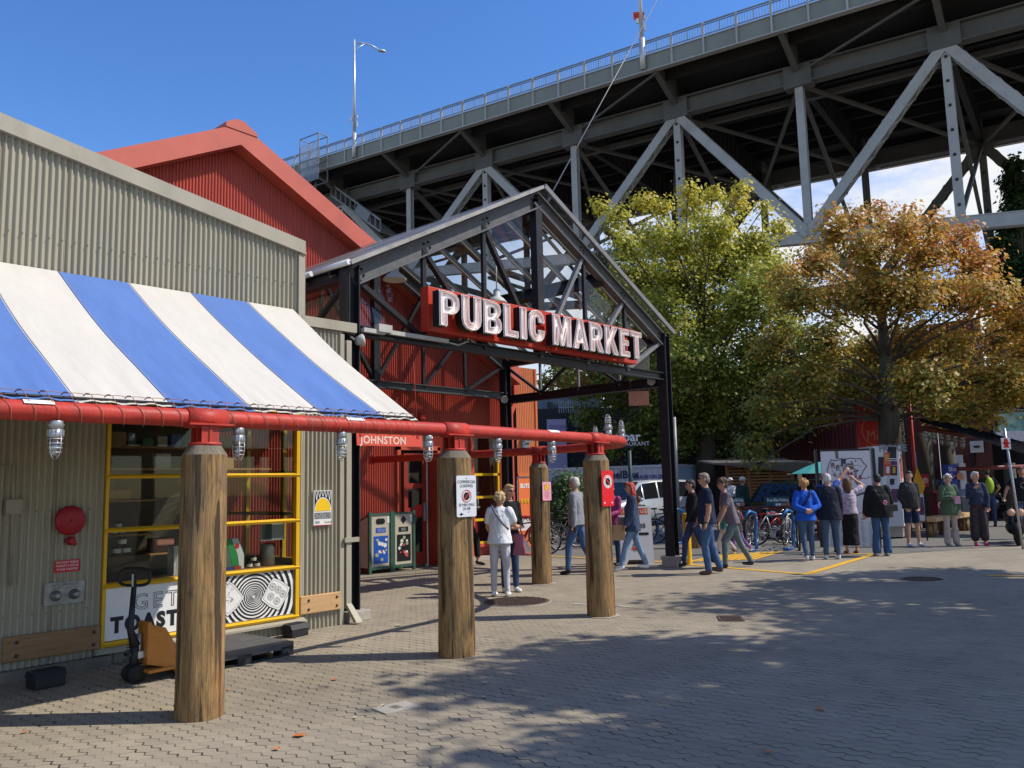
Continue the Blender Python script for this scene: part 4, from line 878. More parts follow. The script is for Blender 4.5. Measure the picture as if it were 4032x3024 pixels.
for w_ in (WN, WF):
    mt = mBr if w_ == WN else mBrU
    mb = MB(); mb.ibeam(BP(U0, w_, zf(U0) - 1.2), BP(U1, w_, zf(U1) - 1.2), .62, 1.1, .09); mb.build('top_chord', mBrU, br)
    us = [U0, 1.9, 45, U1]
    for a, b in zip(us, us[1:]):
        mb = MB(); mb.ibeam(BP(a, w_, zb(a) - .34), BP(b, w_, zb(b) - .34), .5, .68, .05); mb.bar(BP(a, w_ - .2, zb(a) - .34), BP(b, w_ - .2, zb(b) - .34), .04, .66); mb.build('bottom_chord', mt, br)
    for i, u in enumerate(nodes):
        mb = MB(); top = BP(u, w_, zf(u) - 1.7); bot = BP(u, w_, zb(u) - .05)
        if i % 2: 
            mb.bar(top - N2 * .16, bot - N2 * .16, .42, .05, up=N2); mb.bar(top + N2 * .16, bot + N2 * .16, .42, .05, up=N2); mb.bar(top, bot, .05, .34, up=N2)
        else:
            mb.bar(top, bot, .42, .42, up=N2)
            n = 7
            for k in range(n): q = top + (bot - top) * (k + .5) / n; mb.ell(q - N2 * .215, .085, 8, 1, None); 
        mb.build('truss_vertical', [mt, mBrD], br)
        mb = MB(); mb.obox(BP(u, w_, zf(u) - 1.3), T_ * .75, N2 * .33, ZZ * .62); mb.build('gusset', mBrU, br)
        if i < len(nodes) - 1:
            v = nodes[i + 1]
            a, b = (BP(u, w_, zf(u) - 1.65), BP(v, w_, zb(v) - .2)) if i % 2 == 0 else (BP(u, w_, zb(u) - .2), BP(v, w_, zf(v) - 1.65))
            mb = MB(); d = (b - a).normalized(); s = N2
            mb.bar(a - N2 * .26, b - N2 * .26, .52, .06, up=N2); mb.bar(a + N2 * .26, b + N2 * .26, .52, .06, up=N2)
            up2 = d.cross(N2).normalized(); L_ = (b - a).length; n = int(L_ / .55)
            if i % 2 == 0: mb.bar(a, b, .05, .5, up=N2)
            for sd in (-1, 1):
                for k in range(n):
                    p = a + d * (L_ * k / n) + up2 * .29 * sd; q = a + d * (L_ * (k + 1) / n) + up2 * .29 * sd
                    mb.bar(p + N2 * (.26 if k % 2 else -.26), q + N2 * (-.26 if k % 2 else .26), .07, .02, up=up2)
            mb.build('truss_diagonal', mt, br)
for i, u in enumerate(nodes):
    mb = MB(); z = zf(u)
    mb.prism([BP(u - .03, WN, z - 1.6), BP(u - .03, WF, z - 1.6), BP(u - .03, WF, z + .5), BP(u - .03, WN, z + .5)], T_ * .06); mb.bar(BP(u, WN, z - 1.6), BP(u, WF, z - 1.6), .34, .06)
    k = WN + .6
    while k < WF: mb.bar(BP(u - .1, k, z - 1.5), BP(u - .1, k, z + .4), .05, .12, up=N2); k += .75
    mb.build('floor_beam', mBrD, br)
    for wa, wb in ((W0 + .1, WN), (W1 - .1, WF)):
        mb = MB(); mb.prism([BP(u - .03, wa, z + .0), BP(u - .03, wb, z - 1.15), BP(u - .03, wb, z + .5), BP(u - .03, wa, z + .5)], T_ * .06); mb.bar(BP(u, wa, z - .05), BP(u, wb, z - 1.2), .32, .07); mb.build('bracket', mBrU, br)
    if i < len(nodes) - 1:
        v = nodes[i + 1]; zu, zv = zf(u) - 1.75, zf(v) - 1.75
        for a, b in ((BP(u, WN, zu), BP(v, WF, zv)), (BP(v, WN, zv), BP(u, WF, zu))):
            mb = MB(); mb.bar(a, b, .22, .16); mb.build('wind_brace', mBrU, br)
        if i % 2 == 0:
            mb = MB(); mb.bar(BP(u, W0 + .2, zf(u) - .12), BP(v, WN, zv + .7), .12, .12); mb.build('wind_brace', mBrU, br)
    for a, b in ((BP(u, WN, zf(u) - 1.7), BP(u, WF, zb(u))), (BP(u, WF, zf(u) - 1.7), BP(u, WN, zb(u)))):
        mb = MB(); mb.bar(a, b, .2, .2, up=T_); mb.build('sway_brace', mBrU, br)
    mb = MB(); mb.bar(BP(u, WN, zb(u) - .35), BP(u, WF, zb(u) - .35), .3, .4); mb.bar(BP(u, WN, zb(u) - 1.1), BP(u, WF, zb(u) - 1.1), .2, .2); mb.build('bottom_strut', mBrU, br)
# bridge street lamps
def blamp(u, lab, arm=True, sign=False):
    b = BP(u, W0 - .2, zf(u) + .1); t = thing('street_lamp', lab, 'street lamp', b, 'street lamps along the bridge railing')
    mP = M('lamp_aluminium', (.50, .51, .52), .4, .5, .08)
    mb = MB(); mb.tube([b, b + ZZ * 1.9], .17, 10); mb.tube([b + ZZ * 1.9, b + ZZ * 9.3], [.12, .075], 10); mb.build('pole', mP, t)
    mb = MB(); h = b + ZZ * 9.0; d = (r0 * .9 + f0 * .4).normalized()
    mb.tube([h + ZZ * (-.02), h + d * .6 + ZZ * .18, h + d * 1.3 + ZZ * .12, h + d * 1.9 - ZZ * .12], .05, 8); mb.tube([h - ZZ * .8, h + d * .25 - ZZ * .3, h + d * .8 + ZZ * .12], .03, 6); mb.build('arm', mP, t)
    mb = MB(); mb.ell(h + d * 2.1 - ZZ * .17, (.36, .17, .11), 12, 0, Matrix.Rotation(math.atan2(d.y, d.x), 3, 'Z')); mb.build('lamp_head', mP, t)
    mb = MB(); mb.obox(b + ZZ * 2.6 + r0 * .2, r0 * .05, f0 * .05, ZZ * .2); mb.obox(b + ZZ * 3.0 + r0 * -.2, r0 * .08, f0 * .05, ZZ * .14); mb.obox(b + ZZ * 3.2 + r0 * .2, r0 * .06, f0 * .05, ZZ * .12); mb.build('junction_box', mWhite, t)
    if sign:
        mb = MB(); c = At(b, 1380, 34); mb.obox(c, r0 * .32, f0 * .015, ZZ * .23, 0)
        text_to(mb, 'C  22', .26, c - f0 * .02 - r0 * .26 - ZZ * .1, r0, ZZ, 1, off=.01); mb.build('sign_plate', [M('sign_orange_red', (.75, .06, .02), .5, 0, 0), mTxtB], t)
blamp(43.1, 'street lamp with a curved arm on the bridge railing, left against the blue sky')
blamp(19.5, 'street lamp pole on the bridge carrying a small orange plate', sign=True)
# mesh access cage and gantry at the left end
c0 = BP(47.2, W0 - .5, zf(47.2)); ac = thing('access_cage', 'grey mesh access cage with ladder hanging on the bridge railing', 'cage', c0)
mb = MB(); hw, hd, z0, z1 = 1.05, .45, -1.1, 2.5
for i, j in ((-1, -1), (1, -1), (1, 1), (-1, 1)): mb.bar(c0 + T_ * hw * i + N2 * hd * j + ZZ * z0, c0 + T_ * hw * i + N2 * hd * j + ZZ * z1, .07, .07, up=N2)
for z in (z0, .6, 2.5):
    for i, j, k, l in ((-1, -1, 1, -1), (1, -1, 1, 1), (1, 1, -1, 1), (-1, 1, -1, -1)): mb.bar(c0 + T_ * hw * i + N2 * hd * j + ZZ * z, c0 + T_ * hw * k + N2 * hd * l + ZZ * z, .06, .06)
mb.build('frame', mGal, ac)
mb = MB(); n = 26
for i in range(n + 1): q = -hw + 2 * hw * i / n; mb.bar(c0 + T_ * q - N2 * hd + ZZ * z0, c0 + T_ * q - N2 * hd + ZZ * 1.9, .018, .018, up=N2)
for i in range(34): z = z0 + (1.9 - z0) * i / 33; mb.bar(c0 - T_ * hw - N2 * hd + ZZ * z, c0 + T_ * hw - N2 * hd + ZZ * z, .018, .018)
mb.build('mesh_panel', mChrome, ac)
mb = MB()
for s in (-.25, .25): mb.bar(c0 + T_ * s + ZZ * (z0 - 1.6), c0 + T_ * s + ZZ * z0, .05, .05, up=N2)
for i in range(6): mb.bar(c0 - T_ * .25 + ZZ * (z0 - .2 - .26 * i), c0 + T_ * .25 + ZZ * (z0 - .2 - .26 * i), .04, .04)
mb.build('ladder', mGal, ac)
ga = At(BP(46, 45, 0), 716, 398); gb = At(BP(40, 45, 0), 822, 475)
gt = thing('inspection_gantry', 'grey metal work platform slung under the left end of the bridge', 'gantry', ga)
mb = MB(); d = gb - ga
for o_ in (0, -.9): mb.bar(ga + ZZ * o_, gb + ZZ * o_, .14, .14)
for k in range(11): p = ga + d * k / 10; mb.bar(p, p - ZZ * .9, .07, .07, up=N2); mb.bar(p - ZZ * .9, p - ZZ * .9 + N2 * 2.5, .08, .08)
mb.build('frame', mGal, gt); mb = MB(); mb.bar(ga - ZZ * .9 + N2 * 1.2, gb - ZZ * .9 + N2 * 1.2, 2.4, .06); mb.bar(ga + d * .55 - ZZ * .4 - N2 * .1, ga + d * .8 - ZZ * .4 - N2 * .1, .1, .7); mb.build('platform', mGal, gt)

# true scale of the crossing: its deck runs about 31 m above the plaza
BS = 1.22
for q in (br, ac, gt) + tuple(o for o in bpy.data.objects if o.parent is None and o.name.startswith('street_lamp')):
    q.location = CAM + (V(q.location) - CAM) * BS; q.scale = (BS,) * 3
# ================================================================== TREES
def leaf_mat(name, stops, trans=.35, zr=None):
    m = bpy.data.materials.new(name); m.use_nodes = True; t = m.node_tree; t.nodes.clear(); L = t.links.new
    at = nn(t, 'ShaderNodeAttribute'); at.attribute_name = 'hue'
    cr = nn(t, 'ShaderNodeValToRGB'); e = cr.color_ramp.elements
    e[0].position = stops[0][0]; e[0].color = (*stops[0][1], 1); e[1].position = stops[-1][0]; e[1].color = (*stops[-1][1], 1)
    for p, c in stops[1:-1]: k = e.new(p); k.color = (*c, 1)
    L(at.outputs['Fac'], cr.inputs[0])
    d = nn(t, 'ShaderNodeBsdfPrincipled'); d.inputs['Roughness'].default_value = .5; d.inputs['Specular IOR Level'].default_value = .35; L(cr.outputs[0], d.inputs['Base Color'])
    tr = nn(t, 'ShaderNodeBsdfTranslucent'); L(cr.outputs[0], tr.inputs[0])
    mx = nn(t, 'ShaderNodeMixShader'); mx.inputs[0].default_value = trans; L(d.outputs[0], mx.inputs[1]); L(tr.outputs[0], mx.inputs[2])
    o = nn(t, 'ShaderNodeOutputMaterial'); L(mx.outputs[0], o.inputs[0]); return m
def leaves(name, pts, hue, size, mat, parent, seed=1, flat=.35, jit=.5):
    rg = np.random.default_rng(seed); n = len(pts); pts = np.asarray(pts, float)
    nr = rg.normal(size=(n, 3)); nr[:, 2] = np.abs(nr[:, 2]) + flat; nr /= np.linalg.norm(nr, axis=1)[:, None]
    a = rg.normal(size=(n, 3)); a -= nr * (a * nr).sum(1)[:, None]; a /= np.linalg.norm(a, axis=1)[:, None]; b = np.cross(nr, a)
    s = size * rg.uniform(1 - jit, 1 + jit, n)[:, None]
    # lobed leaf: five-cornered, folded a little along the middle
    P = [(-.5, 0, 0), (-.12, -.42, .07), (.5, 0, 0), (-.12, .42, .07), (.12, -.2, .02), (.12, .2, .02)]
    order = [0, 1, 4, 2, 5, 3]
    vs = np.stack([pts + a * s * P[k][0] + b * s * P[k][1] + nr * s * P[k][2] for k in order], 1).reshape(-1, 3)
    off = OFF.get(parent.name, V((0, 0, 0))); vs -= np.array(off)
    me = bpy.data.meshes.new(name); me.vertices.add(n * 6); me.vertices.foreach_set('co', vs.astype(np.float32).ravel())
    me.loops.add(n * 6); me.loops.foreach_set('vertex_index', np.arange(n * 6, dtype=np.int32)); me.polygons.add(n); me.polygons.foreach_set('loop_start', np.arange(0, n * 6, 6, dtype=np.int32)); me.polygons.foreach_set('loop_total', np.full(n, 6, np.int32))
    me.update(calc_edges=True)
    at = me.attributes.new('hue', 'FLOAT', 'FACE'); at.data.foreach_set('value', np.clip(hue, 0, 1).astype(np.float32))
    me.materials.append(mat); o = bpy.data.objects.new(name, me); COL.objects.link(o); o.parent = parent; OFF[o.name] = off; return o
mBark = M('bark', (.075, .062, .045), .9, 0, .35, 7, bump=.8, bs=22, stretch=(1, 1, .3), dirt=(.13, .12, .085), ds=3, damt=.6)
def tree(name, label, base, trunk, blobs, nleaf, size, mat, seed, huef, group='trees', tw=.012, sparse=.5, trad=None, cat='tree'):
    rr = random.Random(seed); rg = np.random.default_rng(seed); t = thing(name, label, cat, base, group); mb = MB(); base = V(base)
    trunk = [V(p) for p in trunk]; rad = trad or [.3 - .2 * i / (len(trunk) - 1) for i in range(len(trunk))]
    mb.tube(trunk, rad, 12)
    tips = []; vol = sum(b[1] ** 2 for b in blobs)
    def tp(f):
        f = max(0, min(.999, f)) * (len(trunk) - 1); i = int(f); return trunk[i].lerp(trunk[i + 1], f - i), rad[i] + (rad[i + 1] - rad[i]) * (f - i)
    for c, r in blobs:
        c = V(c); hz = (c.z - trunk[0].z) / max(.1, trunk[-1].z - trunk[0].z)
        p, pr_ = tp(min(.97, max(.28, hz * .72 - .04)))
        mid = p.lerp(c, .5) + V((rr.uniform(-.4, .4), rr.uniform(-.4, .4), rr.uniform(-.1, .5)))
        r0_ = min(pr_ * .6, .035 + .035 * r)
        mb.tube([p, p.lerp(mid, .5) + V((0, 0, .1)), mid, c], [r0_, r0_ * .8, r0_ * .6, r0_ * .35], 7)
        k = max(5, int(nleaf * r ** 2 / vol / 26))
        ns = max(4, int(k / 6)); subs = []
        for _ in range(ns):
            d = V((rr.gauss(0, 1), rr.gauss(0, 1), rr.gauss(0, .8))).normalized() * r * rr.uniform(.45, .85); q = c + d; s0 = mid.lerp(c, rr.uniform(.3, 1)); subs.append((s0, q))
            mb.tube([s0, s0.lerp(q, .5) + V((0, 0, .08 * r)), q], [r0_ * .35, r0_ * .25, tw], 5, cap=False)
        for _ in range(k):
            s0, q = rr.choice(subs); d = V((rr.gauss(0, 1), rr.gauss(0, 1), rr.gauss(0, .85))).normalized() * r * (rr.uniform(.2, 1.08) ** .6)
            e = c + d; f = q.lerp(e, .75) if (e - q).length > r * .9 else e
            tips.append((f, r))
            if rr.random() < .35: mb.tube([q, f], [tw * .9, tw * .4], 4, cap=False)
    mb.build('trunk', mBark, t)
    m = nleaf // len(tips); C_ = np.array([list(q[0]) for q in tips]); sp = np.array([.20 + .13 * q[1] for q in tips])
    pts = np.repeat(C_, m, 0) + rg.normal(size=(len(tips) * m, 3)) * np.repeat(sp, m)[:, None] * np.array([1, 1, .7])
    hb = np.repeat(rg.uniform(0, 1, len(tips)), m); h = huef(pts, hb, rg)
    leaves('crown', pts, h, size, mat, t, seed); return t
def blob(gp, x, y, r_px, dd): # crown clump at a measured place: sheet x, y, radius, and how far behind/before the trunk
    q = At(V(gp) + f0 * dd, x, y); return (q, r_px / pxm(depth(q)))
# green maple
gA = Gd(1523, 39)
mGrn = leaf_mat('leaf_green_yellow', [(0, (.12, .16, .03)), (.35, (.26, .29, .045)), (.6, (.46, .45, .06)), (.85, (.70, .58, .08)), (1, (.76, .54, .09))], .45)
rr = random.Random(11); bl = []
GB = [(1330, 960, 38), (1290, 820, 45), (1345, 850, 60), (1400, 790, 65), (1320, 640, 50), (1350, 740, 60), (1420, 690, 75), (1480, 610, 75), (1370, 590, 60), (1400, 510, 45), (1330, 470, 28), (1300, 445, 18), (1455, 520, 55), (1500, 450, 35), (1485, 410, 20), (1540, 500, 50), (1590, 440, 32), (1605, 410, 18), (1560, 570, 75), (1630, 540, 55), (1660, 600, 60), (1620, 660, 75), (1540, 700, 80), (1480, 780, 75), (1560, 800, 75), (1640, 760, 65), (1700, 700, 40), (1440, 870, 70), (1520, 890, 70), (1600, 870, 65), (1670, 830, 55), (1380, 930, 48), (1460, 955, 48), (1560, 965, 45), (1640, 940, 42), (1720, 920, 38), (1740, 860, 40), (1420, 620, 60), (1680, 490, 26), (1650, 450, 16), (1700, 650, 42), (1720, 745, 42), (1690, 575, 32), (1735, 810, 38), (1180, 830, 22), (1215, 812, 30), (1250, 850, 34), (1205, 785, 22), (1275, 905, 34), (1390, 440, 26), (1350, 530, 35), (1540, 420, 20), (1430, 450, 24)]
for x, y, r in GB:
    bl.append(blob(gA, x, y, r * 1.0, rr.uniform(-3.6, 3.6) * min(1, r / 45)))
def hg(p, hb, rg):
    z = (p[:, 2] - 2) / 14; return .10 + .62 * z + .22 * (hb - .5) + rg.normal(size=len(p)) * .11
def tk(g, *xs):
    return [At(g, x, y) for x, y in xs]
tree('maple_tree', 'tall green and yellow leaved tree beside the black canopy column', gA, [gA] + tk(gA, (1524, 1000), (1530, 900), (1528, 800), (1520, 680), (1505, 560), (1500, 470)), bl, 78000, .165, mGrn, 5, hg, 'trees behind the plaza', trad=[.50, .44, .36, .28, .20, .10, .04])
# orange maple
gB = Gd(1930, 26.5)
mOrg = leaf_mat('leaf_orange', [(0, (.16, .20, .04)), (.22, (.34, .30, .05)), (.5, (.55, .33, .06)), (.75, (.60, .23, .075)), (1, (.60, .17, .12))], .45)
OB = [(1665, 740, 38), (1690, 600, 28), (1680, 830, 34), (1640, 880, 26), (1620, 960, 34), (1700, 900, 40), (1740, 820, 48), (1780, 740, 55), (1720, 650, 50), (1760, 570, 48), (1820, 640, 60), (1800, 500, 36), (1790, 460, 16), (1870, 540, 55), (1850, 470, 26), (1900, 450, 22), (1940, 500, 45), (1960, 460, 16), (1990, 560, 60), (2010, 490, 30), (2050, 530, 42), (2085, 500, 18), (2110, 580, 48), (2140, 640, 50), (2070, 640, 60), (1960, 640, 65), (1880, 640, 60), (1890, 760, 60), (1970, 740, 62), (2060, 740, 40), (2170, 730, 50), (2210, 690, 45), (2250, 760, 60), (1820, 830, 52), (1900, 840, 52), (1990, 830, 58), (2080, 830, 60), (2160, 820, 58), (2220, 850, 50), (1770, 880, 42), (2040, 900, 34), (2120, 890, 40), (2260, 640, 40), (1640, 1000, 18), (1655, 880, 30),]
bl = [blob(gB, x, y, r, rr.uniform(-2.6, 2.6) * min(1, r / 45)) for x, y, r in OB]
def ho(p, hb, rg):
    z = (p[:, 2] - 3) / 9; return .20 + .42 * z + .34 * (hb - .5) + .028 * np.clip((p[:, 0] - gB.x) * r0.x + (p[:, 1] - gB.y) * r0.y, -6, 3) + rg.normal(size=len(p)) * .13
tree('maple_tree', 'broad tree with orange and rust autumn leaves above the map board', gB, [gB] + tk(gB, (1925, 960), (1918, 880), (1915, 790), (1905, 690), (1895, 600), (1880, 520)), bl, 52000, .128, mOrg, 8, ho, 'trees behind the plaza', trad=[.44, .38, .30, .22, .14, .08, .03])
# tall dark tree on the far right
gC = Gd(2200, 62)
mDk = leaf_mat('leaf_dark', [(0, (.022, .05, .02)), (.6, (.05, .095, .03)), (1, (.11, .16, .04))], .25)
bl = [blob(gC, x, y, r, rr.uniform(-2, 2)) for x, y, r in [(2195, 360, 22), (2185, 400, 28), (2200, 440, 34), (2175, 480, 30), (2210, 520, 45), (2180, 570, 38), (2220, 620, 50), (2190, 680, 45), (2170, 740, 45), (2220, 780, 50), (2150, 820, 40), (2210, 860, 40), (2250, 420, 50), (2160, 530, 22)]]
tree('poplar_tree', 'tall dark green tree at the right edge beyond the bridge', gC, [gC] + tk(gC, (2200, 900), (2203, 700), (2205, 500), (2200, 370)), bl, 26000, .34, mDk, 21, lambda p, hb, rg: .4 + .4 * (hb - .5) + rg.normal(size=len(p)) * .15, 'trees behind the plaza', trad=[.5, .4, .3, .18, .06])
gD = Gd(1330, 60)
bl = [blob(gD, x, y, r, rr.uniform(-3, 3)) for x, y, r in [(1300, 560, 22), (1320, 600, 35), (1290, 640, 30), (1345, 660, 45), (1300, 720, 45), (1380, 740, 50), (1260, 760, 40), (1250, 840, 40), (1330, 800, 50), (1440, 760, 50), (1500, 820, 50)]]
tree('background_tree', 'dark green tree seen through the glass behind the maple', gD, [gD] + tk(gD, (1330, 900), (1330, 750), (1310, 600)), bl, 22000, .33, mDk, 23, lambda p, hb, rg: .25 + .4 * (hb - .5) + rg.normal(size=len(p)) * .15, 'trees behind the plaza', trad=[.45, .35, .2, .06])
# hedge bush by the rear post
gH = Gd(1225, 27)
mHg = leaf_mat('leaf_hedge', [(0, (.03, .075, .02)), (.6, (.09, .17, .045)), (1, (.22, .30, .12))], .25)
bl = [blob(gH, x, y, r, rr.uniform(-.5, .5)) for x, y, r in [(1208, 1060, 22), (1225, 1050, 24), (1250, 1055, 24), (1265, 1065, 22), (1240, 1080, 26), (1212, 1095, 24), (1262, 1095, 22), (1235, 1110, 26), (1255, 1125, 20), (1215, 1125, 20)]]
tree('hedge_bush', 'leafy green bush behind the grey haired man and rear timber post', gH, [gH] + tk(gH, (1230, 1110), (1235, 1060)), bl, 16000, .085, mHg, 31, lambda p, hb, rg: .4 + .6 * (hb - .5) + rg.normal(size=len(p)) * .2, 'bushes', trad=[.06, .05, .02], cat='bush')
# street trees to the right of the camera, whose shade falls over the paving
def shade_tree(c, lab, h, R, nl, seed, holes=.5):
    rr = random.Random(seed); b = V((c[0], c[1], 0)); bl = []
    for k in range(15):
        a = rr.uniform(0, 6.28); q = R * math.sqrt(rr.uniform(.02, 1)) * .85
        bl.append((b + V((math.cos(a) * q, math.sin(a) * q, h + rr.uniform(-.9, 1.3))), R * rr.uniform(.2, .36)))
    tree('street_tree', lab, b, [b, b + V((.1, 0, 1.5)), b + V((0, .1, 3)), b + V((.1, .0, h)), b + V((0, 0, h + 1.5))], bl, nl, .21, mGrn, seed, hg, 'street trees by the camera', trad=[.2, .17, .15, .1, .04])
SD = V((.671, -.741, 0)) / math.tan(SUNEL)
for (x, y), lab, h, R, nl, sd in (((7.5, 3.2), 'street tree just right of the camera shading the near paving', 9.0, 2.9, 10000, 3), ((12.6, 3.0), 'street tree further right shading the paving', 9.2, 3.5, 7800, 4), ((4.6, 1.6), 'street tree beside the camera shading the bottom of the photo', 9.0, 2.5, 8500, 9), ((14.6, 4.7), 'street tree shading the far paving', 9.0, 2.0, 3400, 12), ((9.2, .8), 'street tree shading the lower right paving', 8.8, 3.2, 7800, 14)):
    c = V((x, y, 0)) + SD * h; shade_tree((c.x, c.y), lab, h, R, nl, sd)
# ================================================================== PEOPLE
def cloth(name, col, rough=.85, var=.10, bump=.55, bs=9):
    return M('cloth_' + name, col, rough, 0, var, 7, bump=.9, bs=8, spec=.2, stretch=(1, 1, .5), bd=.07)
mSkin = M('skin', (.50, .27, .18), .5, 0, .05, 12); mSkinT = M('skin_tan', (.42, .205, .125), .5, 0, .05, 12)
mEye = M('eye_dark', (.02, .015, .012), .3, 0, 0); mLip = M('lip', (.42, .14, .11), .5, 0, 0)
def hairm(name, col): return M('hair_' + name, col, .55, 0, .35, 30, bump=.9, bs=55, stretch=(1, 1, .25), spec=.4)
def remesh(mb, voxel, mats, name, smooth_it=3):
    me = bpy.data.meshes.new(name); me.from_pydata(mb.v, [], mb.f); me.update()
    o = bpy.data.objects.new(name, me); COL.objects.link(o)
    md = o.modifiers.new('r', 'REMESH'); md.mode = 'VOXEL'; md.voxel_size = voxel; md.use_smooth_shade = True
    sm = o.modifiers.new('s', 'SMOOTH'); sm.factor = .5; sm.iterations = smooth_it
    bpy.context.view_layer.update()
    new = bpy.data.meshes.new_from_object(o.evaluated_get(bpy.context.evaluated_depsgraph_get()))
    lab = [0] * len(mb.v)
    for f, m in zip(mb.f, mb.m):
        for i in f: lab[i] = m
    if len(mats) > 1:
        kd = KDTree(len(mb.v))
        for i, q in enumerate(mb.v): kd.insert(q, i)
        kd.balance()
        vl = [lab[kd.find(v.co)[1]] for v in new.vertices]
        mi = []
        for p in new.polygons:
            c = [vl[i] for i in p.vertices]; mi.append(max(set(c), key=c.count))
        for m in mats: new.materials.append(m)
        new.polygons.foreach_set('material_index', mi)
    else: new.materials.append(mats[0])
    new.polygons.foreach_set('use_smooth', [True] * len(new.polygons))
    bpy.data.objects.remove(o); bpy.data.meshes.remove(me); new.name = name
    return new
def limb(mb, pts, rad, mi, n=12, step=.025):
    P, R = [], []
    for i in range(len(pts) - 1):
        a, b = V(pts[i]), V(pts[i + 1]); k = max(1, int((b - a).length / step))
        for j in range(k): t = j / k; P.append(a.lerp(b, t)); R.append(rad[i] + (rad[i + 1] - rad[i]) * t)
    P.append(V(pts[-1])); R.append(rad[-1]); mb.tube(P, R, n, mi); mb.ell(P[0], R[0], 8, mi); mb.ell(P[-1], R[-1], 8, mi)
def rings(mb, rs, mi, n=24, step=.02):   # rs: (cx, cy, z, rx, ry)
    Q = []
    for a, b in zip(rs, rs[1:]):
        k = max(1, int(abs(b[2] - a[2]) / step))
        for j in range(k): t = j / k; t2 = t * t * (3 - 2 * t); Q.append([a[i] + (b[i] - a[i]) * (t if i < 3 else t2) for i in range(5)])
    Q.append(rs[-1]); vs = []
    for cx, cy, z, rx, ry in Q:
        for k in range(n): a = 2 * math.pi * k / n; vs.append((cx + rx * math.cos(a), cy + ry * math.sin(a), z))
    N = len(Q); mb.add(vs, [(i * n + k, i * n + (k + 1) % n, (i + 1) * n + (k + 1) % n, (i + 1) * n + k) for i in range(N - 1) for k in range(n)] + [list(range(n))[::-1], [(N - 1) * n + k for k in range(n)]], mi)
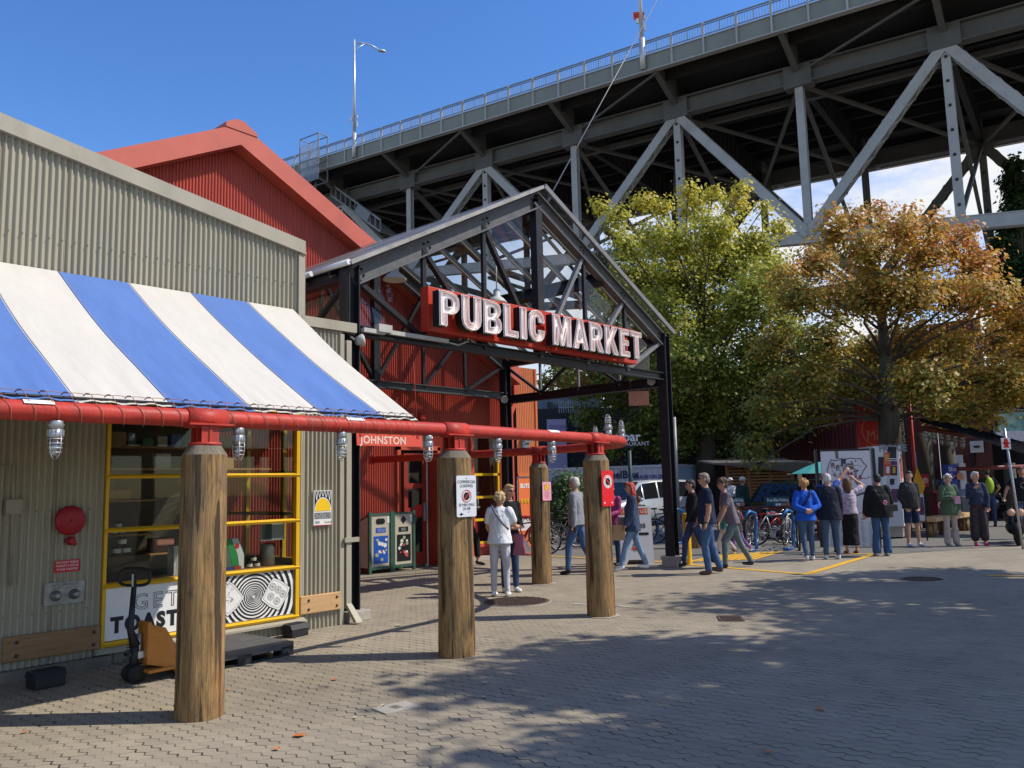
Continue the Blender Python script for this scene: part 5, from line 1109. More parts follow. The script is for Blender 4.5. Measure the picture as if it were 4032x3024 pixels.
def person(label, gp, H, head, top, bottom, shoe, hair=None, arms=None, legs=None, lean=(0, 0), look=0., skin=None, fem=False, hem=.50, sleeve='short', bot='pants',
           build=1., hairstyle='short', neck=None, group='people on the plaza', loose=.012, coat=None, flare=0., nod=0., voxel=None, bald=False, trim=None):
    gp = V(gp); s = H / 1.75; dep = depth(gp); voxel = voxel or (.0105 if dep < 19 else .014)
    skin = skin or mSkin; inner = neck or skin
    SK, TP, BT, SH, EY, LP, IN = range(7); mats = [skin, top, bottom, shoe, mEye, mLip, inner]
    mb = MB(); wd = build * (.93 if fem else 1.0); hx, hy = lean
    def L(z): k = max(0, (z - .5) / .4); return hx * k, hy * k     # spine offset with height
    def RG(z, rx, ry, dy=0.): a, b = L(z); return (a, b + dy, z * 1.75, rx * wd, ry * wd)
    # torso
    lo = loose
    rings(mb, [RG(.455, .12, .09), RG(.49, .168 if not fem else .175, .118 + (.01 if fem else 0), -.01), RG(.535, .165 if not fem else .17, .115, -.008), RG(.59, .145 if not fem else .13, .105)], BT)
    chest = [RG(hem, .172 + lo + (.008 if fem else 0), .122 + lo, -.005), RG(hem + .04, .166 + lo, .120 + lo), RG(.60, (.152 if not fem else .138) + lo, .113 + lo, .005), RG(.69, .168 + lo * .6, .122 + lo * .5 + (.012 if fem else 0), .012), RG(.755, .182 + lo * .3, .118), RG(.80, .172, .092), RG(.825, .12, .075, .0), RG(.842, .068, .062)]
    if hem > .5: chest = [c for c in chest if c[2] >= hem * 1.75 - 1e-6]
    if hem < .45: chest = [RG(hem, .19 + lo, .135 + lo), RG(.47, .178 + lo, .128 + lo)] + chest[2:]
    rings(mb, chest, TP)
    if bot == 'skirt':
        rings(mb, [(0, 0, .07 * 1.75, .20 * wd, .16 * wd), (0, 0, .25 * 1.75, .185 * wd, .15 * wd), (0, -.01, .42 * 1.75, .195 * wd, .15 * wd), (0, -.01, .5 * 1.75, .185 * wd, .135 * wd), (0, 0, .575 * 1.75, .14 * wd, .11 * wd)], BT)
    a, b = L(.86)
    limb(mb, [(a, b - .0, .825 * 1.75), (a * 1.05, b + .012, .895 * 1.75)], [.060, .054], SK)
    # head
    hc = V((a * 1.1, b + .022 + .02 * nod, .931 * 1.75)); ck = s and .875
    hr = Matrix.Rotation(look, 3, 'Z') @ Matrix.Rotation(-nod * .35, 3, 'X')
    def hp(x, y, z): return hc + hr @ V((x, y, z))
    mb.ell(hc, (.076, .094, .106), 20, SK, hr); mb.ell(hp(0, .024, -.052), (.055, .066, .062), 16, SK, hr); mb.ell(hp(0, .052, -.088), (.026, .024, .022), 10, SK, hr)
    mb.ell(hp(0, .098, -.022), (.013, .018, .022), 8, SK, hr); mb.ell(hp(0, .09, .0), (.009, .012, .022), 8, SK, hr)
    for q in (-1, 1):
        mb.ell(hp(.078 * q, -.004, -.012), (.012, .022, .032), 8, SK, hr); mb.ell(hp(.031 * q, .080, .004), (.014, .012, .007), 8, EY, hr)
        mb.ell(hp(.031 * q, .086, .024), (.020, .008, .006), 8, EY, hr)
    mb.ell(hp(0, .083, -.057), (.022, .010, .006), 8, LP, hr)
    # legs
    legs = legs or (((.05, 0, -1), (.02, 0, -1)), ((.05, 0, -1), (.02, 0, -1))); ank = []
    zh = .492 * 1.75; tl, sl_ = .243 * 1.75, .247 * 1.75
    for q, lg in zip((-1, 1), legs):
        h = V((q * .088 * wd, -.005, zh)); d1 = V((q * lg[0][0], lg[0][1], lg[0][2])).normalized(); d2 = V((q * lg[1][0], lg[1][1], lg[1][2])).normalized()
        k = h + d1 * tl; an = k + d2 * sl_
        if bot == 'shorts':
            limb(mb, [h, k - d1 * .06], [.098 * wd, .088 * wd], BT); limb(mb, [h + d1 * .2, k, k + d2 * .12, an], [.068, .056, .055, .036], SK)
        elif bot == 'skirt': limb(mb, [k, an], [.05, .036], SK)
        elif bot == 'crop': limb(mb, [h, k, k + d2 * (sl_ * .72)], [.098 * wd, .078 + flare, .075 + flare], BT); limb(mb, [k, an], [.045, .034], SK)
        else:
            limb(mb, [h, h + d1 * .15, k, k + d2 * .14, an - d2 * .015], [.094 * wd, .090 * wd, .067, .062 + flare * .5, .050 + flare], BT)
        fd = V((0, 1, 0)); pitch = lg[2] if len(lg) > 2 else 0.
        fr = Matrix.Rotation(-pitch, 3, 'X'); hl = an + fr @ V((0, -.0, -.03))
        mb.ell(an + fr @ V((0, .058, -.052)), (.044, .125, .036), 14, SH, fr); mb.ell(an + fr @ V((0, -.005, -.03)), (.040, .055, .055), 12, SH, fr); mb.ell(an + fr @ V((0, .12, -.058)), (.045, .062, .030), 12, SH, fr)
        ank.append(an)
    # arms and hands
    arms = arms or (((.14, -.03, -1), (.02, .2, -1)), ((.14, -.03, -1), (.02, .2, -1))); hands = []; elb = []
    for q, ar in zip((-1, 1), arms):
        a, b = L(.80); S_ = V((a + q * .165 * wd, b - .002, .798 * 1.75)); d1 = V((q * ar[0][0], ar[0][1], ar[0][2])).normalized(); d2 = V((q * ar[1][0], ar[1][1], ar[1][2])).normalized()
        e = S_ + d1 * (.170 * 1.75); w_ = e + d2 * (.148 * 1.75); lo2 = .008 + loose * .35
        if sleeve == 'long': limb(mb, [S_, S_.lerp(e, .5), e, w_], [.058 + lo2, .053 + lo2, .045 + lo2, .034 + lo2], TP)
        elif sleeve == 'elbow': limb(mb, [S_, e], [.058 + lo2, .052 + lo2], TP); limb(mb, [e, e.lerp(w_, .3), w_], [.040, .040, .027], SK)
        elif sleeve == 'none': limb(mb, [S_, e, e.lerp(w_, .3), w_], [.052, .042, .040, .027], SK)
        else: limb(mb, [S_, S_.lerp(e, .62)], [.060 + lo2, .060 + lo2], TP); limb(mb, [S_.lerp(e, .3), e, e.lerp(w_, .3), w_], [.048, .041, .041, .027], SK)
        hd = d2; sd = hd.cross(V((0, 1, 0)) if abs(hd.y) < .85 else V((0, 0, 1))).normalized(); pn = sd.cross(hd).normalized()
        pm = Matrix((sd, pn, hd)).transposed()    # palm frame: fingers fan along sd
        pc = w_ + hd * .045; mb.ell(pc, (.040, .018, .048), 12, SK, pm)
        for k_, (o_, ln) in enumerate(((-.030, .050), (-.011, .062), (.009, .066), (.028, .056))):
            f0_ = w_ + hd * .075 + sd * o_; f1 = f0_ + hd * ln * .55 + sd * o_ * .25 + pn * .008 * (1); f2 = f1 + hd * ln * .45 + pn * .022
            limb(mb, [f0_, f1, f2], [.0105, .0095, .008], SK, 6, .012)
        limb(mb, [w_ + hd * .02 - sd * .03, w_ + hd * .055 - sd * .055 + pn * .01, w_ + hd * .085 - sd * .058 + pn * .02], [.013, .011, .009], SK, 6, .012)
        hands.append(w_ + hd * .07); elb.append(e)
    zmin = min(q[2] for q in mb.v); hcz = hc.copy()
    mb.v = [((q[0]) * s, q[1] * s, (q[2] - zmin) * s) for q in mb.v]
    me = remesh(mb, voxel, mats, 'person')
    o = bpy.data.objects.new('person', me); COL.objects.link(o); o.location = gp; OFF[o.name] = gp
    h = V(head); rz = math.atan2(h.y, h.x) - math.pi / 2; o.rotation_euler = (0, 0, rz); tag(o, label, 'person', group)
    def TL(q): q = V(q); return V((q.x * s, q.y * s, (q.z - zmin) * s))
    def child(mb2, mats2, name, vx=.009, rm=True):
        mb2.v = [tuple(TL(q)) for q in mb2.v]
        if rm: m2 = remesh(mb2, vx, [mats2], name, 2)
        else:
            m2 = bpy.data.meshes.new(name); m2.from_pydata(mb2.v, [], mb2.f); m2.materials.append(mats2); m2.polygons.foreach_set('use_smooth', mb2.s)
        c = bpy.data.objects.new(name, m2); COL.objects.link(c); c.parent = o; OFF[c.name] = gp; return c
    if hair:
        hb = MB(); rr = random.Random(int(gp.x * 100))
        def sh(x, y, z, r, n=14): hb.ell(hp(x, y, z), r, n, 0, hr)
        if hairstyle != 'bald': sh(0, -.016, .026, (.083, .094, .094))
        sh(0, -.04, -.012, (.082, .072, .085))
        if hairstyle in ('short', 'curly', 'bob', 'long', 'wavy', 'bun'):
            sh(0, .045, .072, (.062, .05, .036)); 
        if hairstyle == 'curly':
            for _ in range(46): d = V((rr.gauss(0, 1), rr.gauss(0, 1) - .2, abs(rr.gauss(0, 1)) + .2)).normalized(); sh(d.x * .085, d.y * .098 - .01, d.z * .1 + .025, (.024, .024, .024), 7)
        if hairstyle == 'bob':
            for _ in range(34): d = V((rr.gauss(0, 1), rr.gauss(-.5, .8), rr.gauss(.15, .7))).normalized(); sh(d.x * .088, min(.04, d.y * .1) - .015, d.z * .105, (.032, .032, .034), 8)
        if hairstyle in ('long', 'wavy'):
            wv = .02 if hairstyle == 'wavy' else .006; ln = .42 if hairstyle == 'wavy' else .30
            for _ in range(20):
                x = rr.uniform(-.085, .085); P = []; ph = rr.uniform(0, 6)
                for k in range(9): t = k / 8; P.append(hp(x * (1 + .35 * t) + wv * math.sin(ph + t * 9), -.05 - .035 * (1 - abs(x) * 9) - .02 * t + (.05 if abs(x) > .06 else 0) * (1 - t) + wv * .5 * math.cos(ph + t * 8), .03 - ln * t))
                hb.tube(P, [.026, .03, .032, .032, .03, .028, .026, .02, .01], 7)
        if hairstyle == 'bun': sh(0, -.1, .05, (.04, .04, .04))
        child(hb, hair, 'hair')
    W = lambda q: o.matrix_basis @ TL(q) if False else (Matrix.Translation(gp) @ Matrix.Rotation(rz, 4, 'Z')) @ TL(q)
    return dict(o=o, hp=hp, hr=hr, child=child, W=W, hands=hands, ank=ank, elb=elb, L=L, s=s, TL=TL)
def shades(p):
    mb = MB()
    for q in (-1, 1): mb.ell(p['hp'](.031 * q, .094, .003), (.026, .008, .017), 10, 0, p['hr']); mb.bar(p['hp'](.055 * q, .088, .006), p['hp'](.083 * q, .0, .004), .005, .007)
    mb.bar(p['hp'](-.03, .098, .006), p['hp'](.03, .098, .006), .006, .006); p['child'](mb, mTxtB, 'sunglasses', rm=False)
def capon(p, col, back=False):
    mb = MB(); f = -1 if back else 1
    mb.ell(p['hp'](0, -.012, .05), (.090, .104, .080), 18, 0, p['hr']); mb.ell(p['hp'](0, .115 * f, .048), (.062, .065, .010), 14, 0, p['hr']); p['child'](mb, col, 'cap', .008)
def bag(label, pos, size, col, face=None, strap=None, kind='bag', name='handbag'):
    pos = V(pos); f = V(face or (-r0)); f.normalize(); sd = V((-f.y, f.x, 0)); o_mb = MB(); o_mb.obox(pos, f * size[0] / 2, sd * size[1] / 2, ZZ * size[2] / 2)
    o = o_mb.build(name, col, None, pos, bevel=.02 if name == 'handbag' else .004); tag(o, label, kind)
    if strap:
        mb = MB(); mb.tube(strap, .008, 6); mb.build('strap', col, o)
    return o
LEFT, RIGHT, AWAY, TO = -r0, r0.copy(), f0.copy(), -f0
jean = cloth('jeans', (.065, .12, .24)); jeanL = cloth('jeans_light', (.17, .27, .40)); jeanD = cloth('jeans_dark', (.035, .06, .13)); blk = cloth('black', (.014, .014, .016)); shW = M('shoe_white', (.70, .70, .70), .5, 0, .05, 20); shB = M('shoe_black', (.02, .02, .022), .5, 0, .1)
walk1 = (((.03, .46, -1), (.02, .05, -1), .12), ((.03, -.32, -1), (.02, -.85, -1), -.55))
walk2 = (((.03, -.30, -1), (.02, -.75, -1), -.5), ((.03, .42, -1), (.02, .1, -1), .15))
stand = None
# 1 white tee woman
g1 = G(1082, 1288)
p = person('short haired blonde woman in white tee and pale grey trousers beside the round manhole', g1, 1.58, AWAY + RIGHT * .25, cloth('white', (.70, .71, .74)), cloth('pale_grey', (.52, .50, .54)), shW, hairm('blonde', (.46, .33, .17)),
    arms=(((.25, .15, -1), (-.1, .7, -.5)), ((.32, .25, -1), (.1, 1, -.05))), sleeve='short', fem=True, hem=.475, loose=.045, hairstyle='bob', lean=(0, .05), build=1.12, look=-.3, nod=.3)
mb = MB(); A_ = p['W']; mb.tube([A_((-.10, -.13, 1.50)), A_((-.02, -.185, 1.36)), A_((.10, -.19, 1.2)), A_((.2, -.13, 1.08))], .016, 6)
A2 = AWAY
o = mb.build('shoulder_strap', M('strap_grey', (.13, .13, .17), .7), None, A_((0, -.15, 1.3))); tag(o, 'dark grey strap slung across the back of the woman in the white tee', 'strap')
# 2 blonde with sunglasses
g2 = G(1103, 1279)
p = person('blonde woman in sunglasses and black cardigan facing the camera', g2, 1.69, TO + RIGHT * .5, blk, jeanD, shW, hairm('blonde2', (.40, .27, .13)),
    arms=(((.1, .1, -1), (-.3, .8, -.25)), ((.12, .15, -1), (-.35, .75, -.3))), sleeve='long', fem=True, hem=.52, hairstyle='long', look=.35, nod=.2); shades(p)
sc1 = MB(); c = g2 + RIGHT * .12 - f0 * .16 + ZZ * .86
rr = random.Random(3)
for k in range(7): a = c + r0 * rr.uniform(-.05, .12) + ZZ * .08; sc1.tube([a, a + ZZ * -.15 + r0 * rr.uniform(-.03, .05), a + ZZ * -.33 + r0 * rr.uniform(-.04, .08)], [.04, .035, .02], 7)
me = remesh(sc1, .012, [cloth('pink_scarf', (.30, .10, .14))], 'scarf'); o = bpy.data.objects.new('scarf', me); COL.objects.link(o); tag(o, 'crumpled dusty pink scarf held by the blonde woman in black', 'scarf')
# 3 grey shirt man
g3 = G(1249, 1241)
p = person('white haired man in grey long sleeve shirt walking left past the rear post', g3, 1.81, LEFT + AWAY * .55, cloth('grey', (.23, .235, .26)), jean, shB, hairm('white', (.55, .53, .50)), arms=(((.12, -.12, -1), (.05, .0, -1)), ((.14, .15, -1), (.0, .35, -1))), sleeve='long', hem=.485, loose=.03,
    legs=(((.03, .34, -1), (.02, .05, -1), .1), ((.03, -.22, -1), (.02, -.55, -1), -.4)), hairstyle='short')
bag('black bottle held in the left hand of the white haired man', p['W'](p['hands'][0]) + V((0, 0, .04)), (.07, .07, .2), shB, kind='bottle', name='bottle')
# 4 redhead
g4 = G(1370, 1232)
p = person('woman with long bright red hair in a denim jacket and pale jeans walking left', g4, 1.70, LEFT, cloth('denim', (.045, .065, .12)), jeanL, shW, hairm('red', (.40, .045, .03)), arms=(((.12, .15, -1), (0, .5, -1)), ((.12, .0, -1), (0, .35, -1))), sleeve='long', fem=True, hem=.42, loose=.05,
    legs=(((.03, .42, -1), (.02, .28, -1), .2), ((.03, -.25, -1), (.02, -.42, -1), -.15)), hairstyle='wavy', nod=.0)
W4 = p['W']
bag('taupe shoulder bag carried by the red haired woman', W4((.20, .12, .92)), (.30, .11, .19), M('taupe_leather', (.28, .19, .16), .5), LEFT, [W4((.20, .0, .98)), W4((.17, .02, 1.2)), W4((.05, .02, 1.46)), W4((-.1, -.02, 1.4))])
bag('brown paper bag hanging from the hand of the red haired woman', W4((-.10, .30, .72)), (.24, .13, .30), M('kraft_paper', (.42, .25, .13), .8), LEFT, name='paper_bag')
# 5 navy man
g5 = G(1533, 1240)
p = person('grey haired man in navy tee and sunglasses walking left by the yellow bollard', g5, 1.83, LEFT + AWAY * .08, cloth('navy', (.018, .025, .055)), jean, M('sandal_brown', (.10, .045, .03), .6), hairm('grey', (.20, .17, .14)),
    arms=(((.12, -.05, -1), (.03, .25, -1)), ((.12, .12, -1), (0, .45, -1))), hem=.47, loose=.03, legs=(((.03, .20, -1), (.02, -.12, -1), -.02), ((.03, -.15, -1), (.02, -.35, -1), -.2)), build=1.1, flare=.012); shades(p)
mb = MB(); q = V(p['hands'][0]) + V((0, -.02, .07)); mb.lathe(q, [(.034, -.012), (.036, 0), (.034, .012)], 12); p['child'](mb, shB, 'wristwatch', rm=False)
# 6 black clothed person behind him
g6 = G(1502, 1226)
person('person in a black top half hidden behind the man in the navy tee', g6, 1.72, LEFT, blk, jeanD, shB, hairm('dark', (.03, .02, .015)), legs=walk2, sleeve='long', look=0, arms=(((.1, .2, -1), (0, .5, -1)), ((.1, -.2, -1), (0, .1, -1))))
# 7 curly youth
g7 = G(1588, 1226)
p = person('curly haired young man in a mauve grey tee and faded jeans striding left', g7, 1.76, LEFT, cloth('mauve', (.15, .125, .15)), cloth('faded_jeans', (.12, .16, .17)), shB, hairm('brown', (.10, .055, .03)), arms=(((.12, .30, -1), (0, .5, -1)), ((.12, .1, -1), (0, .5, -1))),
    legs=(((.03, .55, -1), (.02, .05, -1), .0), ((.03, -.35, -1), (.02, -.55, -1), -.1)), lean=(0, .16), hairstyle='curly', hem=.48, loose=.02); shades(p)
bag('black phone in the hand of the curly haired young man', p['W'](p['hands'][0]), (.015, .075, .15), mTxtB, LEFT, kind='phone', name='phone')
# 8 children
g8 = G(1598, 1197)
p = person('child in a dark grey jacket with pink trim and purple leggings walking left', g8, 1.14, LEFT + AWAY * .3, cloth('char', (.05, .05, .055)), cloth('purple', (.20, .10, .36)), shW, hairm('dark', ()), legs=walk1, sleeve='long', fem=True, hem=.44, hairstyle='bun', loose=.03)
mb = MB(); mb.tube([(.10, -.12, 1.42), (.13, -.16, 1.30), (0, -.19, 1.18), (-.13, -.16, 1.30), (-.10, -.12, 1.42)], .012, 6); p['child'](mb, M('pink_trim', (.55, .08, .16), .6), 'hood_trim', rm=False)
person('small blonde child in pale trousers hidden behind the curly haired young man', G(1566, 1198), 1.12, LEFT, cloth('teal', (.05, .18, .20)), cloth('pale_grey', ()), M('shoe_plum', (.09, .03, .04), .6), hairm('blonde', ()), legs=walk2, sleeve='long', hairstyle='long', fem=True)
g24 = G(1326, 1222)
person('person in a magenta and grey jacket half hidden behind the red sign post', g24, 1.66, TO + LEFT * .6, cloth('magenta', (.30, .05, .16)), jeanD, shB, hairm('dark', ()), sleeve='long', hem=.44, arms=(((.1, .2, -1), (-.4, .8, -.2)), ((.1, .2, -1), (-.4, .8, -.2))))
person('boy with cropped brown hair just above the sandwich board', G(1384, 1196), 1.35, AWAY, cloth('char', ()), jean, shW, hairm('brown', ()))
g23 = G(1012, 1222)
person('person in black walking behind the loading sign post with one black trainer showing', g23, 1.74, RIGHT + TO * .2, blk, blk, shB, hairm('dark', ()), legs=walk1, bot='crop', sleeve='long')
# men in white caps by the slatted shed
p = person('man in a white shirt and white cap talking beside the slatted shed', Gd(1577, 29), 1.74, TO + RIGHT * .6, cloth('white', ()), jeanD, shB, None, arms=(((.2, .2, -1), (-.3, .6, .8)), ((.1, 0, -1), (0, .2, -1))), skin=mSkinT, loose=.03); capon(p, mWhite)
p = person('man in a dark green jacket and white cap beside the slatted shed', Gd(1603, 27), 1.76, RIGHT + AWAY * .5, cloth('darkgreen', (.02, .05, .045)), jeanD, shB, hairm('grey', ()), sleeve='long', loose=.05, build=1.1); capon(p, mWhite)
# group at the map
g11 = G(1747, 1211)
p = person('woman in a bright blue jacket with hands clasped behind her back', g11, 1.68, AWAY, cloth('blue', (.015, .095, .50)), cloth('jeans_mid', (.06, .10, .17)), shW, hairm('ginger', (.45, .24, .09)), arms=(((.38, -.25, -1), (-.8, -.55, -.35)), ((.38, -.25, -1), (-.8, -.55, -.35))), sleeve='long', hem=.455, loose=.045, hairstyle='bob', fem=True, build=1.1,
    legs=(((.04, -.12, -1), (.02, -.45, -1), -.5), ((.04, .12, -1), (.02, .0, -1), 0)))
W_ = p['W']; mb = MB(); mb.tube([W_((.12, -.05, 1.48)), W_((.07, -.155, 1.36)), W_((-.05, -.175, 1.2)), W_((-.16, -.15, 1.05))], .018, 6); o = mb.build('shoulder_strap', mRubber, None, W_((0, -.15, 1.2))); tag(o, 'black strap across the back of the blue jacket', 'strap')
p = person('white haired man in a dark navy jacket and jeans next to the blue jacket', G(1799, 1208), 1.76, AWAY + RIGHT * .1, cloth('navy_jacket', (.016, .02, .035)), cloth('jeans_mid', ()), shW, hairm('white', ()), sleeve='long', hem=.43, loose=.05, build=1.12, look=-.2)
p = person('balding man in a blue shirt raising his arm to point at the map', G(1795, 1193), 1.80, AWAY + RIGHT * .25, cloth('shirt_blue', (.03, .07, .28)), jeanD, shB, hairm('grey', ()), arms=(((.1, 0, -1), (0, .1, -1)), ((.45, .6, .55), (.7, .35, .75))), sleeve='short', hairstyle='bald', skin=mSkinT)
p = person('woman in floral top and long black skirt with a hand on her brown hair', G(1841, 1196), 1.66, AWAY, M('cloth_floral', (.50, .42, .50), .8, 0, .5, 18, dirt=(.10, .09, .20), ds=14, damt=.9), blk, M('sandal_tan', (.25, .13, .08), .6), hairm('chestnut', (.13, .055, .025)),
    arms=(((.3, .2, -1), (-.2, .6, -.6)), ((.9, .25, .55), (-.85, .1, .65))), sleeve='short', bot='skirt', hairstyle='wavy', fem=True, build=1.1, hem=.50, loose=.03)
p = person('dark haired woman in an oversized black coat and wide jeans studying the map', G(1907, 1201), 1.74, AWAY, blk, cloth('jeans_wide', (.04, .085, .18)), shW, hairm('black', (.012, .01, .01)), sleeve='long', hem=.44, loose=.085, hairstyle='short', fem=True, flare=.045, arms=(((.3, .1, -1), (.05, .25, -1)), ((.3, .1, -1), (.05, .25, -1))), build=1.15)
W_ = p['W']; bag('black crossbody bag with a pink flower charm on the black coat', W_((.14, -.26, .98)), (.30, .08, .15), M('bag_black', (.03, .03, .032), .35), r0, [W_((.0, -.26, 1.04)), W_((-.12, -.22, 1.3)), W_((-.15, -.1, 1.5))])
mb = MB()
for k in range(6): mb.ell(W_((.0, -.315, 1.1)) + r0 * .03 * math.cos(k * 1.05) + ZZ * .035 * math.sin(k * 1.05), .02, 7)
o = mb.build('flower_charm', M('pink_charm', (.65, .22, .38), .6), None, W_((0, -.31, 1.1))); tag(o, 'small pink flower charm hanging on the back of the black coat', 'charm')
p = person('young man in a black jacket and navy shorts standing by the poster kiosk', G(1974, 1180), 1.80, TO + RIGHT * .25, cloth('black_jacket', (.03, .03, .032)), cloth('navy_shorts', (.02, .03, .065)), shW, hairm('black', ()), arms=(((.3, -.15, -1), (-.35, .35, -1)), ((.3, -.15, -1), (-.35, .35, -1))), sleeve='long', bot='shorts', hem=.475, loose=.045, look=-.9, neck=mWhite,
    legs=(((.12, .02, -1), (.05, 0, -1)), ((.12, .08, -1), (.05, 0, -1))))
p = person('older woman in a green hooded coat and beige trousers holding a small pink packet', G(2058, 1180), 1.70, TO + RIGHT * .1, cloth('coat_green', (.075, .115, .07)), cloth('beige', (.42, .34, .30)), M('shoe_grey', (.3, .3, .3), .6), hairm('silver', (.45, .44, .42)), arms=(((.2, .1, -1), (-.1, .25, -1)), ((.22, .12, -1), (-.55, .8, .1))), sleeve='long', hem=.40, loose=.055, fem=True, flare=.035, look=-.6, hairstyle='bob', build=1.05)
W_ = p['W']; bag('small pink packet held by the woman in the green coat', W_((-.02, .32, 1.08)), (.03, .14, .18), M('packet_pink', (.48, .25, .34), .5), TO, name='packet', kind='packet')
p = person('white haired woman in denim jacket, dark floral trousers and pink clogs', G(2119, 1179), 1.74, TO + LEFT * .2, cloth('denim_dark', (.03, .04, .075)), M('cloth_darkfloral', (.03, .025, .028), .8, 0, .5, 20, dirt=(.22, .08, .08), ds=16, damt=.5), M('clog_pink', (.62, .05, .17), .5), hairm('silver', ()), arms=(((.25, .15, -1), (-.15, .3, -1)), ((.2, .25, -1), (-.6, .5, .9))), sleeve='long', hem=.53, loose=.035, fem=True, look=.5, bot='crop', flare=.03, neck=M('cloth_darkfloral', ()))
p = person('man in a dark tee with a lime green backpack seen from behind', Gd(2133, 28), 1.84, AWAY + RIGHT * .3, cloth('charcoal', (.035, .04, .045)), jeanD, shB, hairm('dark', ()), arms=(((.5, 0, -1), (.1, .5, -.9)), ((.6, -.1, -1), (-.4, .5, -.7)))); capon(p, cloth('olive', (.08, .09, .04)))
W_ = p['W']; bp_ = MB(); bp_.ell(W_((0, -.22, 1.22)), (.17, .13, .27), 16); o = bp_.build('backpack', M('lime', (.32, .48, .03), .6, 0, .3, 9, dirt=(.06, .08, .04), ds=9, damt=.7), None, W_((0, -.22, 1.2))); tag(o, 'lime green backpack worn by the man in the dark tee', 'backpack')
p = person('man in a pale cap and grey top near the pay station', Gd(2052, 31), 1.74, AWAY, cloth('grey', ()), jeanD, shB, hairm('grey', ())); capon(p, cloth('olive', ()))
p = person('person in a pale blue shirt near the pay station', Gd(2079, 30), 1.66, AWAY + RIGHT * .4, cloth('paleblue', (.25, .31, .42)), jeanD, shB, hairm('brown', ()), arms=(((.3, .1, -1), (0, .3, -1)), ((.3, .1, -1), (0, .3, -1))))
p = person('man in a black printed tee beside the motorbike at the right edge of the photo', Gd(2207, 22.5), 1.84, TO + LEFT * .35, blk, cloth('jeans_mid', ()), shB, hairm('brown', ()), arms=(((.25, .15, -1), (-.2, .5, -.7)), ((.65, .25, -.8), (.35, .5, -.75))), skin=mSkinT, build=1.15)
mb = MB(); W_ = p['hp']; mb.tube([(.07 * math.cos(k * .5), .158 + .0 * k, 1.27 + .07 * math.sin(k * .5)) for k in range(13)], .006, 5); p['child'](mb, M('print_grey', (.3, .27, .2), .6), 'shirt_print', rm=False)
# ================================================================== NEAR OBJECTS
def panel(mb, gp, x0, y0, x1, y1, t=.03, mi=0, fwd=0.):
    a, b = At(gp, x0, y0), At(gp, x1, y1); c = (a + b) / 2 - f0 * fwd; w_ = abs((b - a).dot(r0)) / 2; h = abs(b.z - a.z) / 2
    mb.obox(c, r0 * w_, f0 * t / 2, ZZ * h, mi); return c, w_, h
def disc(mb, c, n, r, mi, k=24, r2=0., up=ZZ):
    n = V(n).normalized(); a = up.cross(n).normalized(); b = n.cross(a); c = V(c)
    if r2 == 0: mb.poly([c + (a * math.cos(2 * math.pi * i / k) + b * math.sin(2 * math.pi * i / k)) * r for i in range(k)], mi)
    else:
        for i in range(k):
            t0, t1 = 2 * math.pi * i / k, 2 * math.pi * (i + 1) / k; e0, e1 = a * math.cos(t0) + b * math.sin(t0), a * math.cos(t1) + b * math.sin(t1)
            mb.poly([c + e0 * r2, c + e0 * r, c + e1 * r, c + e1 * r2], mi)
def rrect(c, a, b, w_, h, r=.02, k=4):
    P = []
    for sx, sy, st in ((1, 1, 0), (-1, 1, 90), (-1, -1, 180), (1, -1, 270)):
        for i in range(k + 1): t = R_(st + 90 * i / k); P.append(V(c) + a * (sx * (w_ - r) + r * math.cos(t)) + b * (sy * (h - r) + r * math.sin(t)))
    return P
def plate(name, label, post, nrm, w_, z0, z1, mats, cat, rad=.19):
    n = V(nrm).normalized(); c = V((post[0], post[1], (z0 + z1) / 2)) + n * (rad + .006); xd = ZZ.cross(n); mb = MB()
    mb.prism(rrect(c, xd, ZZ, w_ / 2, (z1 - z0) / 2, .018), -n * .004, 0); o = mb.build(name, mats[0], None, c); tag(o, label, cat); return o, c, xd, n
n1 = (TO * .72 + RIGHT * .69).normalized()
# commercial loading
o, c, xd, n = plate('parking_sign', 'white COMMERCIAL LOADING parking plate on the second timber post', PP[1], n1, .27, 1.43, 1.86, [M('sign_white', (.66, .67, .70), .4, 0, .03)], 'sign')
mb = MB(); e = n * .003
for s, z, sz in (('COMMERCIAL', .135, .045), ('LOADING', .093, .045), ('20 MIN MAX', -.105, .045), ('24 HR', -.145, .045)): text_to(mb, s, sz, c + e + ZZ * z, xd, ZZ, 0, align='CENTER', spread=.9)
disc(mb, c + e - ZZ * .0, n, .066, 1, 28, .058); mb.poly([c + e * 1.2 + (xd * math.cos(R_(22.5 + 45 * i)) + ZZ * math.sin(R_(22.5 + 45 * i))) * .043 for i in range(8)], 0)
q = c + e * 1.5; d = (xd + ZZ * .95).normalized(); s = (xd - ZZ * .95).normalized() * .005; mb.poly([q - d * .06 - s, q - d * .06 + s, q + d * .06 + s, q + d * .06 - s], 1)
q = c + e - ZZ * .185 - xd * .07; mb.poly([q - xd * .03, q + ZZ * .018, q + ZZ * .006, q + xd * .02 + ZZ * .006, q + xd * .02 - ZZ * .006, q - ZZ * .006, q - ZZ * .018], 0)
disc(mb, c + e + ZZ * .185, n, .006, 0, 8); disc(mb, c + e - ZZ * .165 + xd * .03, n, .006, 0, 8)
mb.build('lettering', [mTxtB, mTxtR], o)
